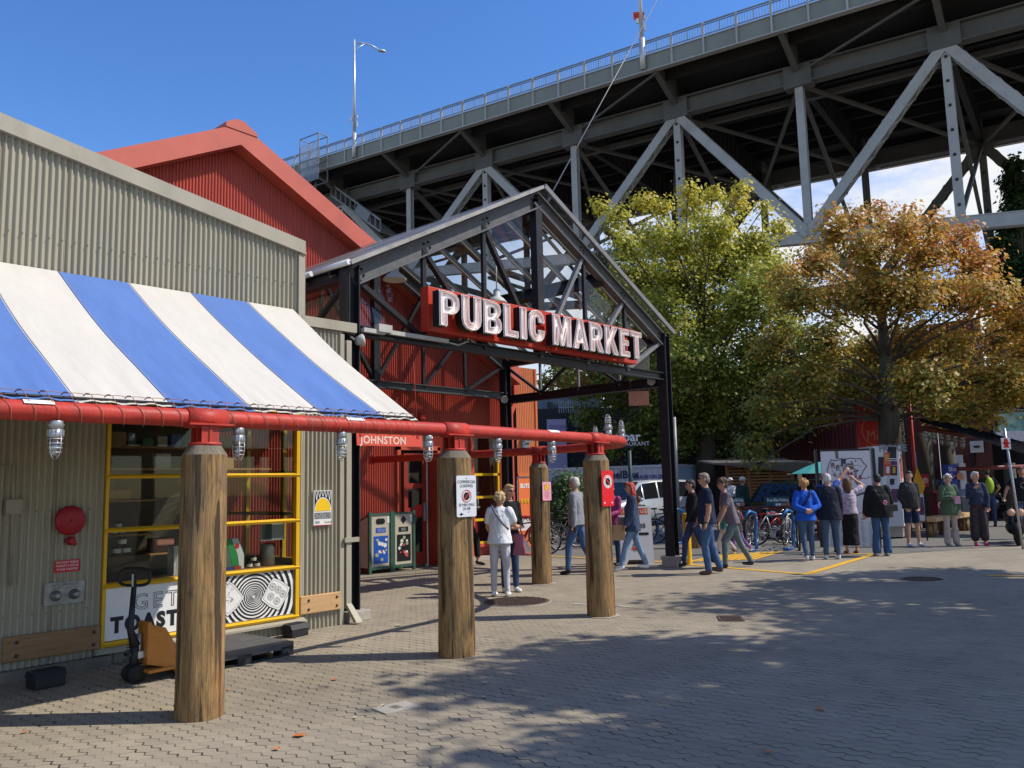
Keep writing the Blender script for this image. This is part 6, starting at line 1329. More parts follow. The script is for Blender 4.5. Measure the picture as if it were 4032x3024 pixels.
# red no-stopping
o, c, xd, n = plate('no_stopping_sign', 'glossy red no stopping plate on the third timber post', PP[2], n1, .24, 1.44, 1.91, [M('sign_red_gloss', (.72, .012, .02), .35, 0, .02)], 'sign')
mb = MB(); e = n * .003; q = c + ZZ * .09; disc(mb, q + e, n, .088, 0, 28, .078); disc(mb, q + e, n, .07, 0, 28); mb.poly([q + e * 1.5 + (xd * math.cos(R_(22.5 + 45 * i)) + ZZ * math.sin(R_(22.5 + 45 * i))) * .052 for i in range(8)], 1)
d = (xd - ZZ).normalized(); s = (xd + ZZ).normalized() * .007; q2 = q + e * 2; mb.poly([q2 - d * .075 - s, q2 - d * .075 + s, q2 + d * .075 + s, q2 + d * .075 - s], 2)
for sx in (-1, 1): q = c + e + xd * .075 * sx - ZZ * .19; mb.poly([q + xd * .018 * sx, q + ZZ * .016, q + ZZ * .005, q - xd * .014 * sx + ZZ * .005, q - xd * .014 * sx - ZZ * .005, q - ZZ * .005, q - ZZ * .016], 0)
disc(mb, c + e + ZZ * .215, n, .006, 1, 8); disc(mb, c + e - ZZ * .215, n, .006, 1, 8)
mb.build('symbol', [mTxtW, mTxtB, M('sign_red_gloss', ())], o)
# pink notice
o, c, xd, n = plate('pink_notice', 'small pink notice with a yellow circle on the rear timber post', PP[3], n1, .22, 1.46, 1.79, [M('sign_pink', (.74, .33, .42), .45, 0, .02)], 'sign', .182)
mb = MB(); e = n * .003; q = c + ZZ * .07; disc(mb, q + e, n, .062, 0, 24); disc(mb, q + e * 1.4, n, .064, 1, 24, .058); d = (xd - ZZ).normalized(); s = (xd + ZZ).normalized() * .004; q2 = q + e * 2; mb.poly([q2 - d * .06 - s, q2 - d * .06 + s, q2 + d * .06 + s, q2 + d * .06 - s], 1)
for k in range(7): q = c + e - ZZ * (.02 + k * .016); hw = .07 - (k % 3) * .012; mb.poly([q - xd * hw - ZZ * .002, q + xd * hw - ZZ * .002, q + xd * hw + ZZ * .002, q - xd * hw + ZZ * .002], 1)
mb.build('print', [M('sign_yellow', (.80, .50, .01), .4, 0, 0), M('print_brown', (.45, .16, .12), .5, 0, 0)], o)
# JOHNSTON plate
jx0, jx1, jy = 6.93, 8.12, 9.165
mb = MB(); mb.prism([(jx0, jy, 2.335), (jx1, jy, 2.335), (jx1 - .01, jy, 2.50), (jx0 - .01, jy, 2.50)], (0, .006, 0)); o = mb.build('street_name_sign', M('sign_coral', (.66, .09, .055), .45, 0, .03), None, (7.5, jy, 2.4)); tag(o, 'coral red street name plate reading JOHNSTON beside the left canopy column', 'sign')
mb = MB(); text_to(mb, 'JOHNSTON', .150, (6.99, jy - .003, 2.365), BX, ZZ, 0, off=.0045, space=1.05); mb.build('lettering', M('text_peach', (.78, .52, .42), .5, 0, 0), o)
for x in (7.0, 8.03): mb = MB(); mb.box(x - .02, x + .02, jy - .01, jy, 2.46, 2.51); mb.tube([(x, jy + .01, 2.49), (x, jy + .1, 3.85)], .006, 6); mb.build('hanger', mRedP, o)
# wall things
def wallbox(nm, lab, cat, x0, x1, z0, z1, t, mat, bev=0):
    mb = MB(); mb.box(x0, x1, WY - .012 - t, WY - .012, z0, z1); o = mb.build(nm, mat, None, ((x0 + x1) / 2, WY, z0), bevel=bev); tag(o, lab, cat); return o
t = thing('fire_bell', 'round dark red fire bell on the shaded beige wall', 'bell', (3.255, WY, 1.495)); mB = M('bell_red', (.30, .012, .02), .4, 0, .1)
mb = MB(); mb.lathe((3.255, WY - .01, 1.495), [(.02, 0), (.05, .02), (.148, .05), (.150, .062), (.13, .078), (.06, .084), (.0, .086)], 32, (0, -1, 0), cap=False); mb.build('gong', mB, t)
mb = MB(); mb.lathe((3.255, WY - .09, 1.495), [(.010, 0), (.010, .012), (.0, .013)], 8, (0, -1, 0)); mb.build('bolt', mBlk, t)
t = thing('drain_valve', 'small dark red brass valve sticking out below the fire bell', 'valve', (3.29, WY, 1.275))
mb = MB(); mb.lathe((3.28, WY - .01, 1.29), [(.045, 0), (.045, .03), (.03, .035), (.03, .09)], 16, (0, -1, 0)); mb.build('flange', mB, t); mb = MB(); mb.tube([(3.28, WY - .06, 1.29), (3.31, WY - .09, 1.25)], [.028, .02], 10); mb.build('spout', mB, t)
o = wallbox('hydrant_plaque', 'small red plaque reading FDC-EAST PUBLIC MARKET on the shaded wall', 'sign', 3.14, 3.385, .98, 1.10, .006, M('plaque_red', (.50, .02, .025), .45, 0, .03))
mb = MB()
for s, z in (('FDC-EAST PUBLIC', 1.067), ('MARKET & REVUE', 1.033), ('STAGE THEATRE', .998)): text_to(mb, s, .030, (3.263, WY - .021, z), BX, ZZ, 0, align='CENTER', spread=.9)
mb.build('lettering', mTxtW, o)
o = wallbox('sprinkler_plate', 'worn steel sprinkler inlet plate with two round caps on the shaded wall', 'plate', 3.06, 3.44, .66, .885, .008, M('steel_plate', (.25, .25, .24), .4, .6, .25, 14, dirt=(.13, .11, .09), ds=9), .01)
for x in (3.165, 3.34): mb = MB(); mb.lathe((x, WY - .02, .755), [(.052, 0), (.052, .02), (.035, .03), (.034, .075), (.02, .082), (0, .083)], 18, (0, -1, 0), cap=False); mb.build('inlet_cap', M('steel_plate', ()), o)
mb = MB(); text_to(mb, 'AUTO-SPRINKLER', .036, (3.25, WY - .0205, .845), BX, ZZ, 0, align='CENTER', spread=.9); text_to(mb, 'FIRE DEPT. CONNECTION', .02, (3.25, WY - .0205, .818), BX, ZZ, 0, align='CENTER'); mb.build('lettering', mTxtB, o)
for x0, x1, z0, z1, lb in ((2.70, 3.60, .175, .415, 'long wooden bumper plank on the shaded wall left of the window'), (5.985, 6.60, .205, .43, 'short sunlit wooden bumper plank right of the window')):
    o = wallbox('bumper_plank', lb, 'plank', x0, x1, z0, z1, .05, mWood if x0 > 5 else M('dark_plank', (.27, .155, .075), .7, 0, .25, 2.2, dirt=(.14, .08, .04), ds=2, damt=.6, stretch=(1, 1, 9)), .012); o['group'] = 'wooden wall bumpers'  # left plank gets a darker brown than the right one
    for x in (x0 + .12, x1 - .07):
        for z in (z0 + .055, z1 - .06): mb = MB(); mb.lathe((x, WY - .062, z), [(.018, 0), (.018, .004), (.009, .006), (.009, .014)], 12, (0, -1, 0)); mb.build('bolt', M('bolt_dark', (.08, .06, .05), .5, .5, 0), o)
# poster with yellow dome
o = wallbox('poster', 'poster with a yellow dome and white lattice on the narrow sunlit wall', 'poster', 6.185, 6.455, 1.285, 1.735, .03, mWhite)
mb = MB(); y = WY - .0445; mb.poly([(6.195, y, 1.51), (6.447, y, 1.51), (6.447, y, 1.725), (6.195, y, 1.725)], 1)
cxp = 6.32
mb.poly([(cxp + .118 * math.cos(R_(a)), y - .002, 1.475 + .165 * math.sin(R_(a))) for a in range(0, 181, 9)], 0); 
for k in range(20): a0, a1 = R_(9 * k), R_(9 * k + 9); mb.poly([(cxp + .118 * math.cos(a0), y - .003, 1.475 + .165 * math.sin(a0)), (cxp + .126 * math.cos(a0), y - .003, 1.475 + .175 * math.sin(a0)), (cxp + .126 * math.cos(a1), y - .003, 1.475 + .175 * math.sin(a1)), (cxp + .118 * math.cos(a1), y - .003, 1.475 + .165 * math.sin(a1))], 2)
for k in range(5): x = 6.20 + k * .052; 
for a, b in (((6.205, 1.72), (6.225, 1.60)), ((6.235, 1.72), (6.225, 1.60)), ((6.25, 1.72), (6.27, 1.64)), ((6.29, 1.72), (6.27, 1.64)), ((6.30, 1.72), (6.32, 1.655)), ((6.34, 1.72), (6.32, 1.655)), ((6.35, 1.72), (6.37, 1.64)), ((6.39, 1.72), (6.37, 1.64)), ((6.405, 1.72), (6.42, 1.60)), ((6.44, 1.72), (6.42, 1.60))):
    mb.poly([(a[0] - .004, y - .0035, a[1]), (b[0] - .004, y - .0035, b[1]), (b[0] + .004, y - .0035, b[1]), (a[0] + .004, y - .0035, a[1])], 2)
mb.poly([(6.195, y - .001, 1.375), (6.315, y - .001, 1.375), (6.315, y - .001, 1.455), (6.195, y - .001, 1.455)], 3); mb.poly([(6.322, y - .001, 1.375), (6.447, y - .001, 1.375), (6.447, y - .001, 1.455), (6.322, y - .001, 1.455)], 3)
text_to(mb, 'Canada', .038, (6.345, y - .002, 1.32), BX, ZZ, 1)
for k in range(4): mb.poly([(6.20, y - .001, 1.345 - k * .009), (6.27 + .01 * (k % 2), y - .001, 1.345 - k * .009), (6.27 + .01 * (k % 2), y - .001, 1.348 - k * .009), (6.20, y - .001, 1.348 - k * .009)], 1)
mb.poly([(6.185, y, 1.285), (6.455, y, 1.285), (6.455, y, 1.297), (6.185, y, 1.297)], 4)
mb.build('print', [M('sign_yellow', ()), mTxtB, mTxtW, M('photo_grey', (.2, .2, .2), .5, 0, .9, 60), M('crimson', (.35, .02, .05), .5, 0, 0)], o)
# bait boxes
for c, s, rz, lb in (((2.92, 8.55), (.27, .2, .155), .1, 'black plastic bait box in the shade at the foot of the wall, far left'), ((5.80, 8.88), (.26, .18, .15), .15, 'black plastic bait box in the sun at the right end of the window')):
    t = thing('bait_box', lb, 'box', (0, 0, 0), 'black bait boxes'); mP = M('black_plastic', (.02, .02, .023), .38, 0, .1)
    mb = MB(); a, b, h = s[0] / 2, s[1] / 2, s[2]; mb.box(-a, a, -b, b, 0, h * .6); mb.build('base', mP, t, bevel=.012)
    mb = MB(); mb.prism([(-a - .008, -b - .008, h * .6), (-a - .008, b + .008, h * .6), (-a - .008, b - .02, h), (-a - .008, -b + .03, h)], (2 * a + .016, 0, 0))
    for k in range(5): q = -b + .045 + k * .028; mb.box(-a * .8, a * .8, q, q + .009, h, h + .006)
    mb.build('lid', mP, t, bevel=.008); t.location = (c[0], c[1], 0); t.rotation_euler = (0, 0, rz)
# pallet
t = thing('pallet', 'black plastic pallet lying behind the nearest timber post', 'pallet', (0, 0, 0)); mP = M('black_plastic', ())
mb = MB()
for k in range(7): y0 = -.5 + k * .1445; mb.box(-.6, .6, y0, y0 + .135, .115, .14)
mb.box(-.6, .6, -.5, .5, .10, .113)
for y0 in (-.5, .48): mb.box(-.6, .6, y0, y0 + .02, .075, .10)
mb.build('deck', M('plastic_dusty', (.085, .085, .085), .55, 0, .25, 5), t)
for x0 in (-.6, -.08, .44):
    for y0 in (-.5, -.08, .36): mb = MB(); mb.box(x0, x0 + .16, y0, y0 + .14, .02, .10); mb.build('foot', mP, t)
for y0 in (-.5, -.08, .36): mb = MB(); mb.box(-.6, .6, y0, y0 + .14, 0, .02); mb.build('runner', mP, t)
mb = MB(); text_to(mb, 'GPS', .05, (.46, -.503, .04), BX, ZZ, 0); mb.build('lettering', M('print_grey2', (.2, .2, .2), .6, 0, 0), t)
t.location = (4.52, 8.38, 0); t.rotation_euler = (0, 0, R_(4))
# pallet jack
t = thing('pallet_jack', 'orange pallet jack with a black handle parked under the window', 'pallet jack', (0, 0, 0)); mO = M('jack_orange', (.50, .19, .03), .42, 0, .12, 6, dirt=(.16, .07, .02), ds=6, damt=.8)
mb = MB(); mb.prism([(.02, -.11, .18), (.30, -.20, .10), (.38, -.20, .16), (.20, -.13, .54), (.04, -.11, .60)], (0, .02, 0)); mb.prism([(.02, .09, .18), (.30, .18, .10), (.38, .18, .16), (.20, .11, .54), (.04, .09, .60)], (0, .02, 0))
mb.add([(.20, -.13, .54), (.38, -.20, .16), (.38, .20, .16), (.20, .13, .54)], [(0, 1, 2, 3)]); mb.add([(.04, -.11, .60), (.20, -.13, .54), (.20, .13, .54), (.04, .11, .60)], [(0, 1, 2, 3)]); mb.box(.02, .06, -.11, .11, .18, .62); mb.box(.0, .34, -.2, .2, .10, .135)
mb.build('body', mO, t, bevel=.008)
mb = MB(); mb.add([(.235, -.07, .47), (.30, -.07, .31), (.30, .07, .31), (.235, .07, .47)], [(0, 1, 2, 3)]); mb.v = [(a + .006, b, c + .003) for a, b, c in mb.v]; mb.build('decal', mWhite, t)
for s in (-1, 1):
    mb = MB(); mb.box(.3, .68, s * .19 - .08, s * .19 + .08, .06, .115); mb.build('fork', mO, t, bevel=.006)
    mb = MB(); mb.lathe((-.06, s * .055 - .03, .095), [(.035, 0), (.093, .002), (.095, .01), (.095, .05), (.093, .058), (.035, .06)], 22, (0, 1, 0)); mb.build('wheel', mRubber, t)
mb = MB(); mb.tube([(-.06, 0, .1), (-.06, 0, .42)], .045, 12); mb.tube([(-.055, 0, .38), (-.11, 0, .55), (-.085, 0, 1.0)], [.055, .032, .026], 10); mb.bar((-.1, 0, .5), (-.085, 0, 1.03), .05, .028, up=(1, 0, 0)); mb.tube([(-.13, -.05, .3), (-.13, .05, .3)], .02, 8); mb.build('handle_shaft', mBlk, t)
mb = MB(); P = []
for k in range(28):
    a = 2 * math.pi * k / 28; c, s = math.cos(a), math.sin(a); h_ = .18 * (abs(c) ** .6) * (1 if c > 0 else -1); P.append((-.085 - .5 * h_, .86 * h_, 1.10 + .09 * (abs(s) ** .7) * (1 if s > 0 else -1)))
mb.tube(P, .017, 8, closed=True); mb.bar((-.085, 0, 1.0), (-.085, 0, 1.15), .04, .03, up=(1, 0, 0)); mb.build('handle_loop', M('grip_black', (.015, .015, .017), .35, 0, .1), t)
mb = MB(); mb.box(-.106, -.1, -.014, .014, 1.0, 1.13); mb.build('handle_label', mWhite, t)
mb = MB()
mb.tube([(-.115 + .028 * math.cos(k * .7), -.0 + .028 * math.sin(k * .7), .24 + k * .0033) for k in range(50)], .006, 5); mb.build('spring', mBlk, t)
mb = MB(); mb.tube([(-.02, .0, .2), (-.02, .0, .5)], .03, 10); mb.box(-.05, .02, -.06, -.02, .25, .32); mb.build('pump', mChrome, t)
t.location = (3.56, 8.04, 0); t.rotation_euler = (0, 0, R_(2)); t.scale = (.92, .92, .88)
# ---- things in the window
def jar(x, y, z, r=.035, h=.07, lb='', white=False):
    t = thing('jam_jar', lb, 'jar', (x, y, z), 'jam jars in the shop window'); mb = MB(); mb.lathe((x, y, z), [(r * .9, 0), (r, .005), (r, h * .8), (r * .85, h * .88)], 16); mb.build('jar', M('jam_dark', (.05, .012, .012), .15, 0, .1), t)
    mb = MB(); mb.lathe((x, y, z), [(r + .001, h * .18), (r + .001, h * .7)], 16, cap=False); mb.build('label', M('label_cream', (.68, .64, .56), .6), t)
    mb = MB(); mb.lathe((x, y, z), [(r * .92, h * .86), (r * .92, h * 1.04), (0, h * 1.05)], 16); mb.build('lid', mBlk, t)
def shelf(x0, x1, y0, y1, z, lb): mb = MB(); mb.box(x0, x1, y0, y1, z - .02, z); o = mb.build('shelf', mShelf, None, ((x0 + x1) / 2, y0, z)); tag(o, lb, 'shelf', 'wooden shelves behind the shop window')
shelf(3.66, 5.9, 9.16, 9.42, .825, 'wooden counter shelf along the window sill')
shelf(3.66, 5.9, 9.75, 10.0, 2.30, 'topmost wooden shelf behind the window'); shelf(3.66, 5.7, 9.3, 9.5, 2.03, 'wooden shelf just above the top yellow window bar')
shelf(3.66, 4.35, 9.55, 9.8, 1.68, 'short wooden shelf in the upper left of the window'); shelf(3.66, 4.35, 9.5, 9.75, 1.30, 'short wooden shelf holding stacked jars behind the left panes'); shelf(4.1, 5.3, 9.9, 10.6, 1.04, 'long wooden table top inside the shop')
for x, z, lb in ((5.39, 0, 'left jam jar of the sunlit stack on the counter'), (5.49, 0, 'right jam jar of the sunlit stack on the counter'), (5.44, .072, 'top jam jar of the sunlit stack on the counter')): jar(x, 9.25, .826 + z, lb=lb)
for x, z, lb in ((3.92, 0, 'left jar of the small pyramid on the left shelf'), (4.0, 0, 'right jar of the small pyramid on the left shelf'), (3.96, .072, 'top jar of the small pyramid on the left shelf')): jar(x, 9.6, 1.301 + z, lb=lb)
for x, z, lb in ((3.84, 0, 'left of the bigger jars above the dark box'), (3.95, 0, 'right of the bigger jars above the dark box'), (3.90, .095, 'top of the bigger jars above the dark box')): jar(x, 9.34, 1.10 + z, .045, .09, lb)
def wbox(lb, x0, x1, y0, y1, z0, z1, m, cat='box', nm='wooden_box', grp='boxes in the shop window'): mb = MB(); mb.box(x0, x1, y0, y1, z0, z1 - .004); mb.box(x0 + .012, x1 - .012, y0 + .012, y1 - .012, z1 - .003, z1 - .001, 1); o = mb.build(nm, [m, mDark], None, ((x0 + x1) / 2, y0, z0)); tag(o, lb, cat, grp)
mCrate = M('crate_wood', (.48, .28, .12), .6, 0, .15, 5, stretch=(3, 3, 14))
wbox('dark card box on the counter at the left end of the window', 3.7, 4.15, 9.2, 9.42, .826, 1.09, M('card_dark', (.10, .06, .04), .7)); wbox('sunlit wooden crate on the shelf right of the nearest post', 4.95, 5.2, 9.32, 9.48, 2.031, 2.16, mCrate)
wbox('darker wooden crate beside the sunlit crate', 4.6, 4.9, 9.34, 9.48, 2.031, 2.15, mShelf); wbox('open wooden crate on the topmost shelf', 5.2, 5.62, 9.8, 9.97, 2.301, 2.45, mCrate); wbox('brown box at the left end of the topmost shelf', 3.75, 4.1, 9.8, 9.97, 2.301, 2.47, mShelf); wbox('small red and blue block on the counter', 5.16, 5.25, 9.2, 9.27, .826, .87, M('block_red', (.45, .06, .03), .5)); wbox('pale block on the counter behind the post', 5.07, 5.15, 9.2, 9.26, .826, .86, M('block_blue', (.05, .08, .3), .5)); wbox('row of thin books standing on the counter', 4.42, 4.66, 9.2, 9.36, .826, 1.16, M('books', (.45, .43, .42), .6, 0, .8, 30, stretch=(3, .1, .1)), 'book', 'books')
wbox('stack of flat card boxes inside the left panes', 3.72, 4.1, 9.62, 9.78, 1.681, 1.80, M('card_tan', (.30, .18, .09), .7)); wbox('pale paper bag on the upper wooden shelf by the post', 4.25, 4.42, 9.34, 9.46, 2.031, 2.2, M('paper_pale', (.5, .46, .4), .7)); wbox('red and white tin box on the long table', 4.6, 4.85, 10.1, 10.3, 1.041, 1.2, M('box_redwhite', (.5, .2, .15), .5))
for k in range(5): wbox(('first', 'second', 'third', 'fourth', 'fifth')[k] + ' small carton from the left on the topmost window shelf', 4.3 + k * .17, 4.42 + k * .17, 9.8, 9.95, 2.301, 2.40 + .03 * (k % 3), M(('carton_green', 'carton_cream', 'carton_blue')[k % 3], ((.10, .22, .08), (.5, .42, .3), (.08, .14, .3))[k % 3], .6))
for k in range(3): jar(4.85 + k * .09, 9.25, .826, .033, .075, ('left', 'middle', 'right')[k] + ' jar of the row on the counter just right of the nearest post')
mb = MB(); mb.lathe((5.68, 9.33, .826), [(.085, 0), (.092, .02), (.092, .26), (.088, .27)], 22); o = mb.build('metal_tin', M('tin_mesh', (.22, .20, .17), .4, .5, .4, 60, dirt=(.3, .08, .04), ds=3), None, (5.68, 9.33, .826)); tag(o, 'tall round metal tin at the right end of the counter', 'tin')
mb = MB(); mb.box(5.5, 5.83, 9.19, 9.20, 1.14, 1.38, 0); mb.box(5.51, 5.65, 9.188, 9.19, 1.15, 1.37, 1); o = mb.build('notice', [M('pane_grey', (.35, .36, .34), .4), M('pane_dark', (.05, .06, .05), .3)], None, (5.66, 9.19, 1.14)); tag(o, 'grey notice sheet taped inside the window above the tin', 'notice')
mb = MB(); mb.prism([(4.98, 9.22, .827), (5.30, 9.22, .827), (5.30, 9.22, 1.0), (5.22, 9.22, 1.2), (4.98, 9.22, 1.2)], (0, .02, 0), 0); mb.prism([(5.16, 9.217, .83), (5.23, 9.217, .83), (5.2, 9.217, 1.0), (5.12, 9.217, 1.19), (5.06, 9.217, 1.19)], (0, .002, 0), 1); mb.prism([(5.24, 9.217, .83), (5.295, 9.217, .83), (5.295, 9.217, .99), (5.21, 9.217, 1.19), (5.13, 9.217, 1.19), (5.21, 9.217, 1.0)], (0, .002, 0), 2); mb.lathe((5.20, 9.216, 1.10), [(.03, 0), (.03, .002)], 16, (0, -1, 0), 3)
o = mb.build('menu_board', [M('slate', (.14, .17, .17), .4), M('menu_green', (.03, .30, .07), .5), mWhite, mTxtR], None, (5.2, 9.22, .83)); tag(o, 'slate, green and white menu board on the counter by the post', 'board')
mb = MB(); mb.lathe((3.98, 9.68, 1.681), [(.036, 0), (.038, .01), (.038, .17), (.014, .22), (.013, .29)], 14); o = mb.build('bottle', M('bottle_glass', (.02, .03, .02), .1), None, (3.98, 9.68, 1.68)); tag(o, 'dark wine bottle on the upper left shelf', 'bottle')
mb = MB(); mb.lathe((4.18, 9.88, 2.301), [(.06, 0), (.062, .15), (.058, .16)], 16); o = mb.build('metal_tin', mChrome, None, (4.2, 9.88, 2.3)); tag(o, 'small metal tin on the topmost shelf', 'tin')
# ---- recycling station
t = thing('recycling_station', 'two cream and green recycling bins joined side by side in front of the red wall', 'bin', (11.33, 13.8, 0)); mCr = M('bin_cream', (.50, .44, .34), .5, 0, .05, 4); mGn = M('bin_green', (.045, .10, .07), .5, 0, .1)
yb = 13.78; yk = 14.2
for k, x0 in enumerate((10.72, 11.34)):
    x1 = x0 + .60; mb = MB(); mb.prism([(x0 + .02, yb, .12), (x0 + .02, yk, .12), (x0 + .02, yk, 1.02), (x0 + .02, yb, 1.20)], (x1 - x0 - .04, 0, 0)); bd = mb.build('cabinet', mCr, t)
    mb = MB()
    for x in (x0 + .02, x1 - .02):
        for y in (yb, yk): mb.box(x - .03, x + .03, y - .03, y + .02, 0, 1.26 if y == yb else 1.06)
    mb.box(x0, x1, yb - .02, yb + .02, 1.19, 1.23); mb.box(x0, x1, yb - .02, yb + .02, .08, .14); mb.prism([(x0, yb, 1.20), (x0, yk, 1.02), (x0, yk, 1.05), (x0, yb, 1.23)], (x1 - x0, 0, 0)); mb.build('frame', mGn, t)
    mb = MB(); xc = (x0 + x1) / 2; y = yb - .004
    mb.poly([(x0 + .12, y, .2), (x1 - .1, y, .2), (x1 - .1, y, .76), (x0 + .12, y, .76)], 0)
    rr = random.Random(k + 5)
    for _ in range(15):
        cx_, cz_ = rr.uniform(x0 + .17, x1 - .15), rr.uniform(.27, .70); rr_ = rr.uniform(.022, .05); a = rr.uniform(0, 1.5); nn_ = rr.choice((4, 4, 10)); m_ = rr.choice((1, 1, 2, 3)); mb.poly([(cx_ + rr_ * math.cos(a + 2 * math.pi * i / nn_), y - .002 - _ * .0003, cz_ + rr_ * rr.uniform(.8, 1.1) * math.sin(a + 2 * math.pi * i / nn_)) for i in range(nn_)], m_)
    if k == 0: mb.poly(rrect((xc, y - .002, 1.06), BX, ZZ, .12, .06, .055), 4); mb.poly([(xc - .12, y - .002, .83), (xc + .14, y - .002, .83), (xc + .14, y - .002, .93), (xc - .12, y - .002, .93)], 0); text_to(mb, 'MIXED RECYCLING', .026, (xc + .02, y - .004, .888), BX, ZZ, 5, align='CENTER', spread=.85); text_to(mb, 'RECYCLAGE MIXTE', .026, (xc + .02, y - .004, .852), BX, ZZ, 5, align='CENTER', spread=.85)
    else: mb.poly([(xc, y - .002, .98), (xc + .08, y - .002, 1.07), (xc, y - .002, 1.16), (xc - .08, y - .002, 1.07)], 4); mb.poly([(xc - .13, y - .002, .82), (xc + .13, y - .002, .82), (xc + .13, y - .002, .92), (xc - .13, y - .002, .92)], 4); text_to(mb, 'LANDFILL', .03, (xc, y - .004, .876), BX, ZZ, 5, align='CENTER'); text_to(mb, 'DECHETS', .03, (xc, y - .004, .84), BX, ZZ, 5, align='CENTER')
    mb.poly([(x1 - .12, y - .002, 1.02), (x1 - .03, y - .002, 1.02), (x1 - .03, y - .002, 1.16), (x1 - .12, y - .002, 1.16)], 5)
    mb.build('poster', [M('poster_blue', (.02, .09, .40), .4, 0, .1) if k == 0 else mTxtB, M('item_white', (.7, .7, .66), .5, 0, 0), M('item_olive', (.35, .36, .22), .5, 0, 0), M('item_red', (.55, .08, .07), .5, 0, 0), mTxtB, mTxtW], bd)
# ---- manholes and paving bits
def lid(lb, c, r, rz=0, sq=False):
    c = V(c); t = thing('manhole_cover', lb, 'manhole cover', (c.x, c.y, 0)); mI = M('cast_iron', (.12, .085, .068), .6, .3, .3, 20); mb = MB()
    if sq: mb.box(-r, r, -r * .8, r * .8, .002, .014)
    else: mb.lathe((0, 0, 0), [(r, .002), (r, .012), (r * .93, .014)], 40)
    n = int(r / .022)
    for i in range(-n, n + 1):
        x = i * .044; 
        if abs(x) > r * .88: continue
        L_ = (math.sqrt((r * .9) ** 2 - x * x) if not sq else r * .7)
        k = max(1, int(L_ / .07))
        for j in range(-k, k): y0 = L_ * j / k; mb.box(x - .009, x + .009, y0 + .008, y0 + L_ / k - .008, .014, .022)
    mb.xf(Matrix.Translation((c.x, c.y, 0)) @ Matrix.Rotation(rz, 4, 'Z')); mb.build('lid', mI, t)
    mb = MB(); mb.lathe((c.x, c.y, 0), [(r + .012, .001), (r + .012, .007), (r, .007)], 40, cap=False) if not sq else mb.box(c.x - .01, c.x + .01, c.y - .01, c.y + .01, .001, .003); mb.build('rim', mConc, t)
lid('large round cast iron manhole cover by the feet of the woman in white', G(1117, 1300), .50, .3); lid('small rectangular iron cover in the paving right of the red sign post', G(1578, 1337), .19, .6, True)
t_ = thing('access_cover', 'pale rectangular concrete access cover in the shaded paving near the bottom', 'cover', G(855, 1530)); q = G(855, 1530); mb = MB(); mb.obox(q + ZZ * .006, V((.16, -.02, 0)), V((.015, .11, 0)), ZZ * .005); mb.build('slab', mConc, t_); mb = MB()
for k in range(4): mb.obox(q + ZZ * .0115 + V((.02 * (k - 1.5), 0, 0)), V((.004, 0, 0)), V((.0, .05, 0)), ZZ * .001)
mb.build('slot', M('cast_iron', ()), t_); lid('round iron cover in the shade at the far right of the paving', G(1993, 1252), .33)
rr = random.Random(5)
for k in range(16):
    x, y = rr.uniform(30, 1700), rr.uniform(1390, 1640)
    if k == 0: x, y = 650, 1591
    if k == 1: x, y = 862, 1353
    if k == 2: x, y = 1770, 1535
    q = G(x, y); s = rr.uniform(.02, .04) * (1.6 if k < 3 else 1); mb = MB(); a = rr.uniform(0, 3)
    P = [(math.cos(a + i * 1.05) * s * rr.uniform(.5, 1.1), math.sin(a + i * 1.05) * s * rr.uniform(.5, 1.1), .012 + .012 * rr.random()) for i in range(6)]
    mb.add([(q.x, q.y, .016)] + [(q.x + p[0], q.y + p[1], p[2]) for p in P], [(0, i + 1, (i + 1) % 6 + 1) for i in range(6)]); o = mb.build('fallen_leaf', M(('leaf_dry_orange', 'leaf_dry_tan')[k % 2], ((.55, .16, .04), (.45, .38, .26))[k % 2], .7), None, (q.x, q.y, 0))
    tag(o, {0: 'large orange maple leaf on the sunlit paving at the bottom of the photo', 1: 'crumpled tan leaf on the paving behind the loading sign post', 2: 'large reddish brown leaf in the shade right of centre'}.get(k, ('dry orange brown fallen leaf lying on the paving', 'dry tan fallen leaf lying on the paving')[k % 2]), 'leaf', ('orange fallen leaves', 'tan fallen leaves')[k % 2])
# ================================================================== FURNITURE, VEHICLES AND BUILDINGS BEYOND THE CANOPY
def one(mb, name, mats, label, cat, loc, group=None, bevel=0): o = mb.build(name, mats, None, loc, bevel); return tag(o, label, cat, group)
# sandwich board
ga = G(1400, 1219); t = thing('sandwich_board', 'white sandwich board with a tiled colour heading behind the red haired woman', 'sign', ga)
e1 = At(ga, 1412, 1219); e0 = At(ga, 1338, 1217); xd = V(((e1 - e0).x, (e1 - e0).y, 0)).normalized(); n = xd.cross(ZZ); n = n if n.dot(f0) < 0 else -n
wd = (e1 - e0).length; hgt = 1.22; c0 = V((e0.x, e0.y, 0)); top = -n * .26
def SP(u, v, off=0): return c0 + xd * (u * wd) + top * (v) + ZZ * (hgt * v) + n * off
mb = MB(); mb.prism([SP(0, .0), SP(.22, 0), SP(.28, .08), SP(.72, .08), SP(.78, 0), SP(1, 0), SP(1, 1), SP(0, 1)], -n * .03); mb.build('front_panel', M('board_white', (.66, .65, .66), .45, 0, .03), t)
mb = MB(); B0 = lambda u, v: c0 + xd * (u * wd) + (-n) * (.56 - .26 * v) + ZZ * (hgt * v)
mb.prism([B0(0, 0), B0(1, 0), B0(1, 1), B0(0, 1)], -n * .03); mb.prism([SP(1, 0), SP(1, 1), B0(1, 1), B0(1, 0), B0(1, .02) * .3 + SP(1, .02) * .7 + ZZ * .12, ], xd * .02); mb.build('rear_panel', M('board_white', ()), t)
mb = MB(); cols = []
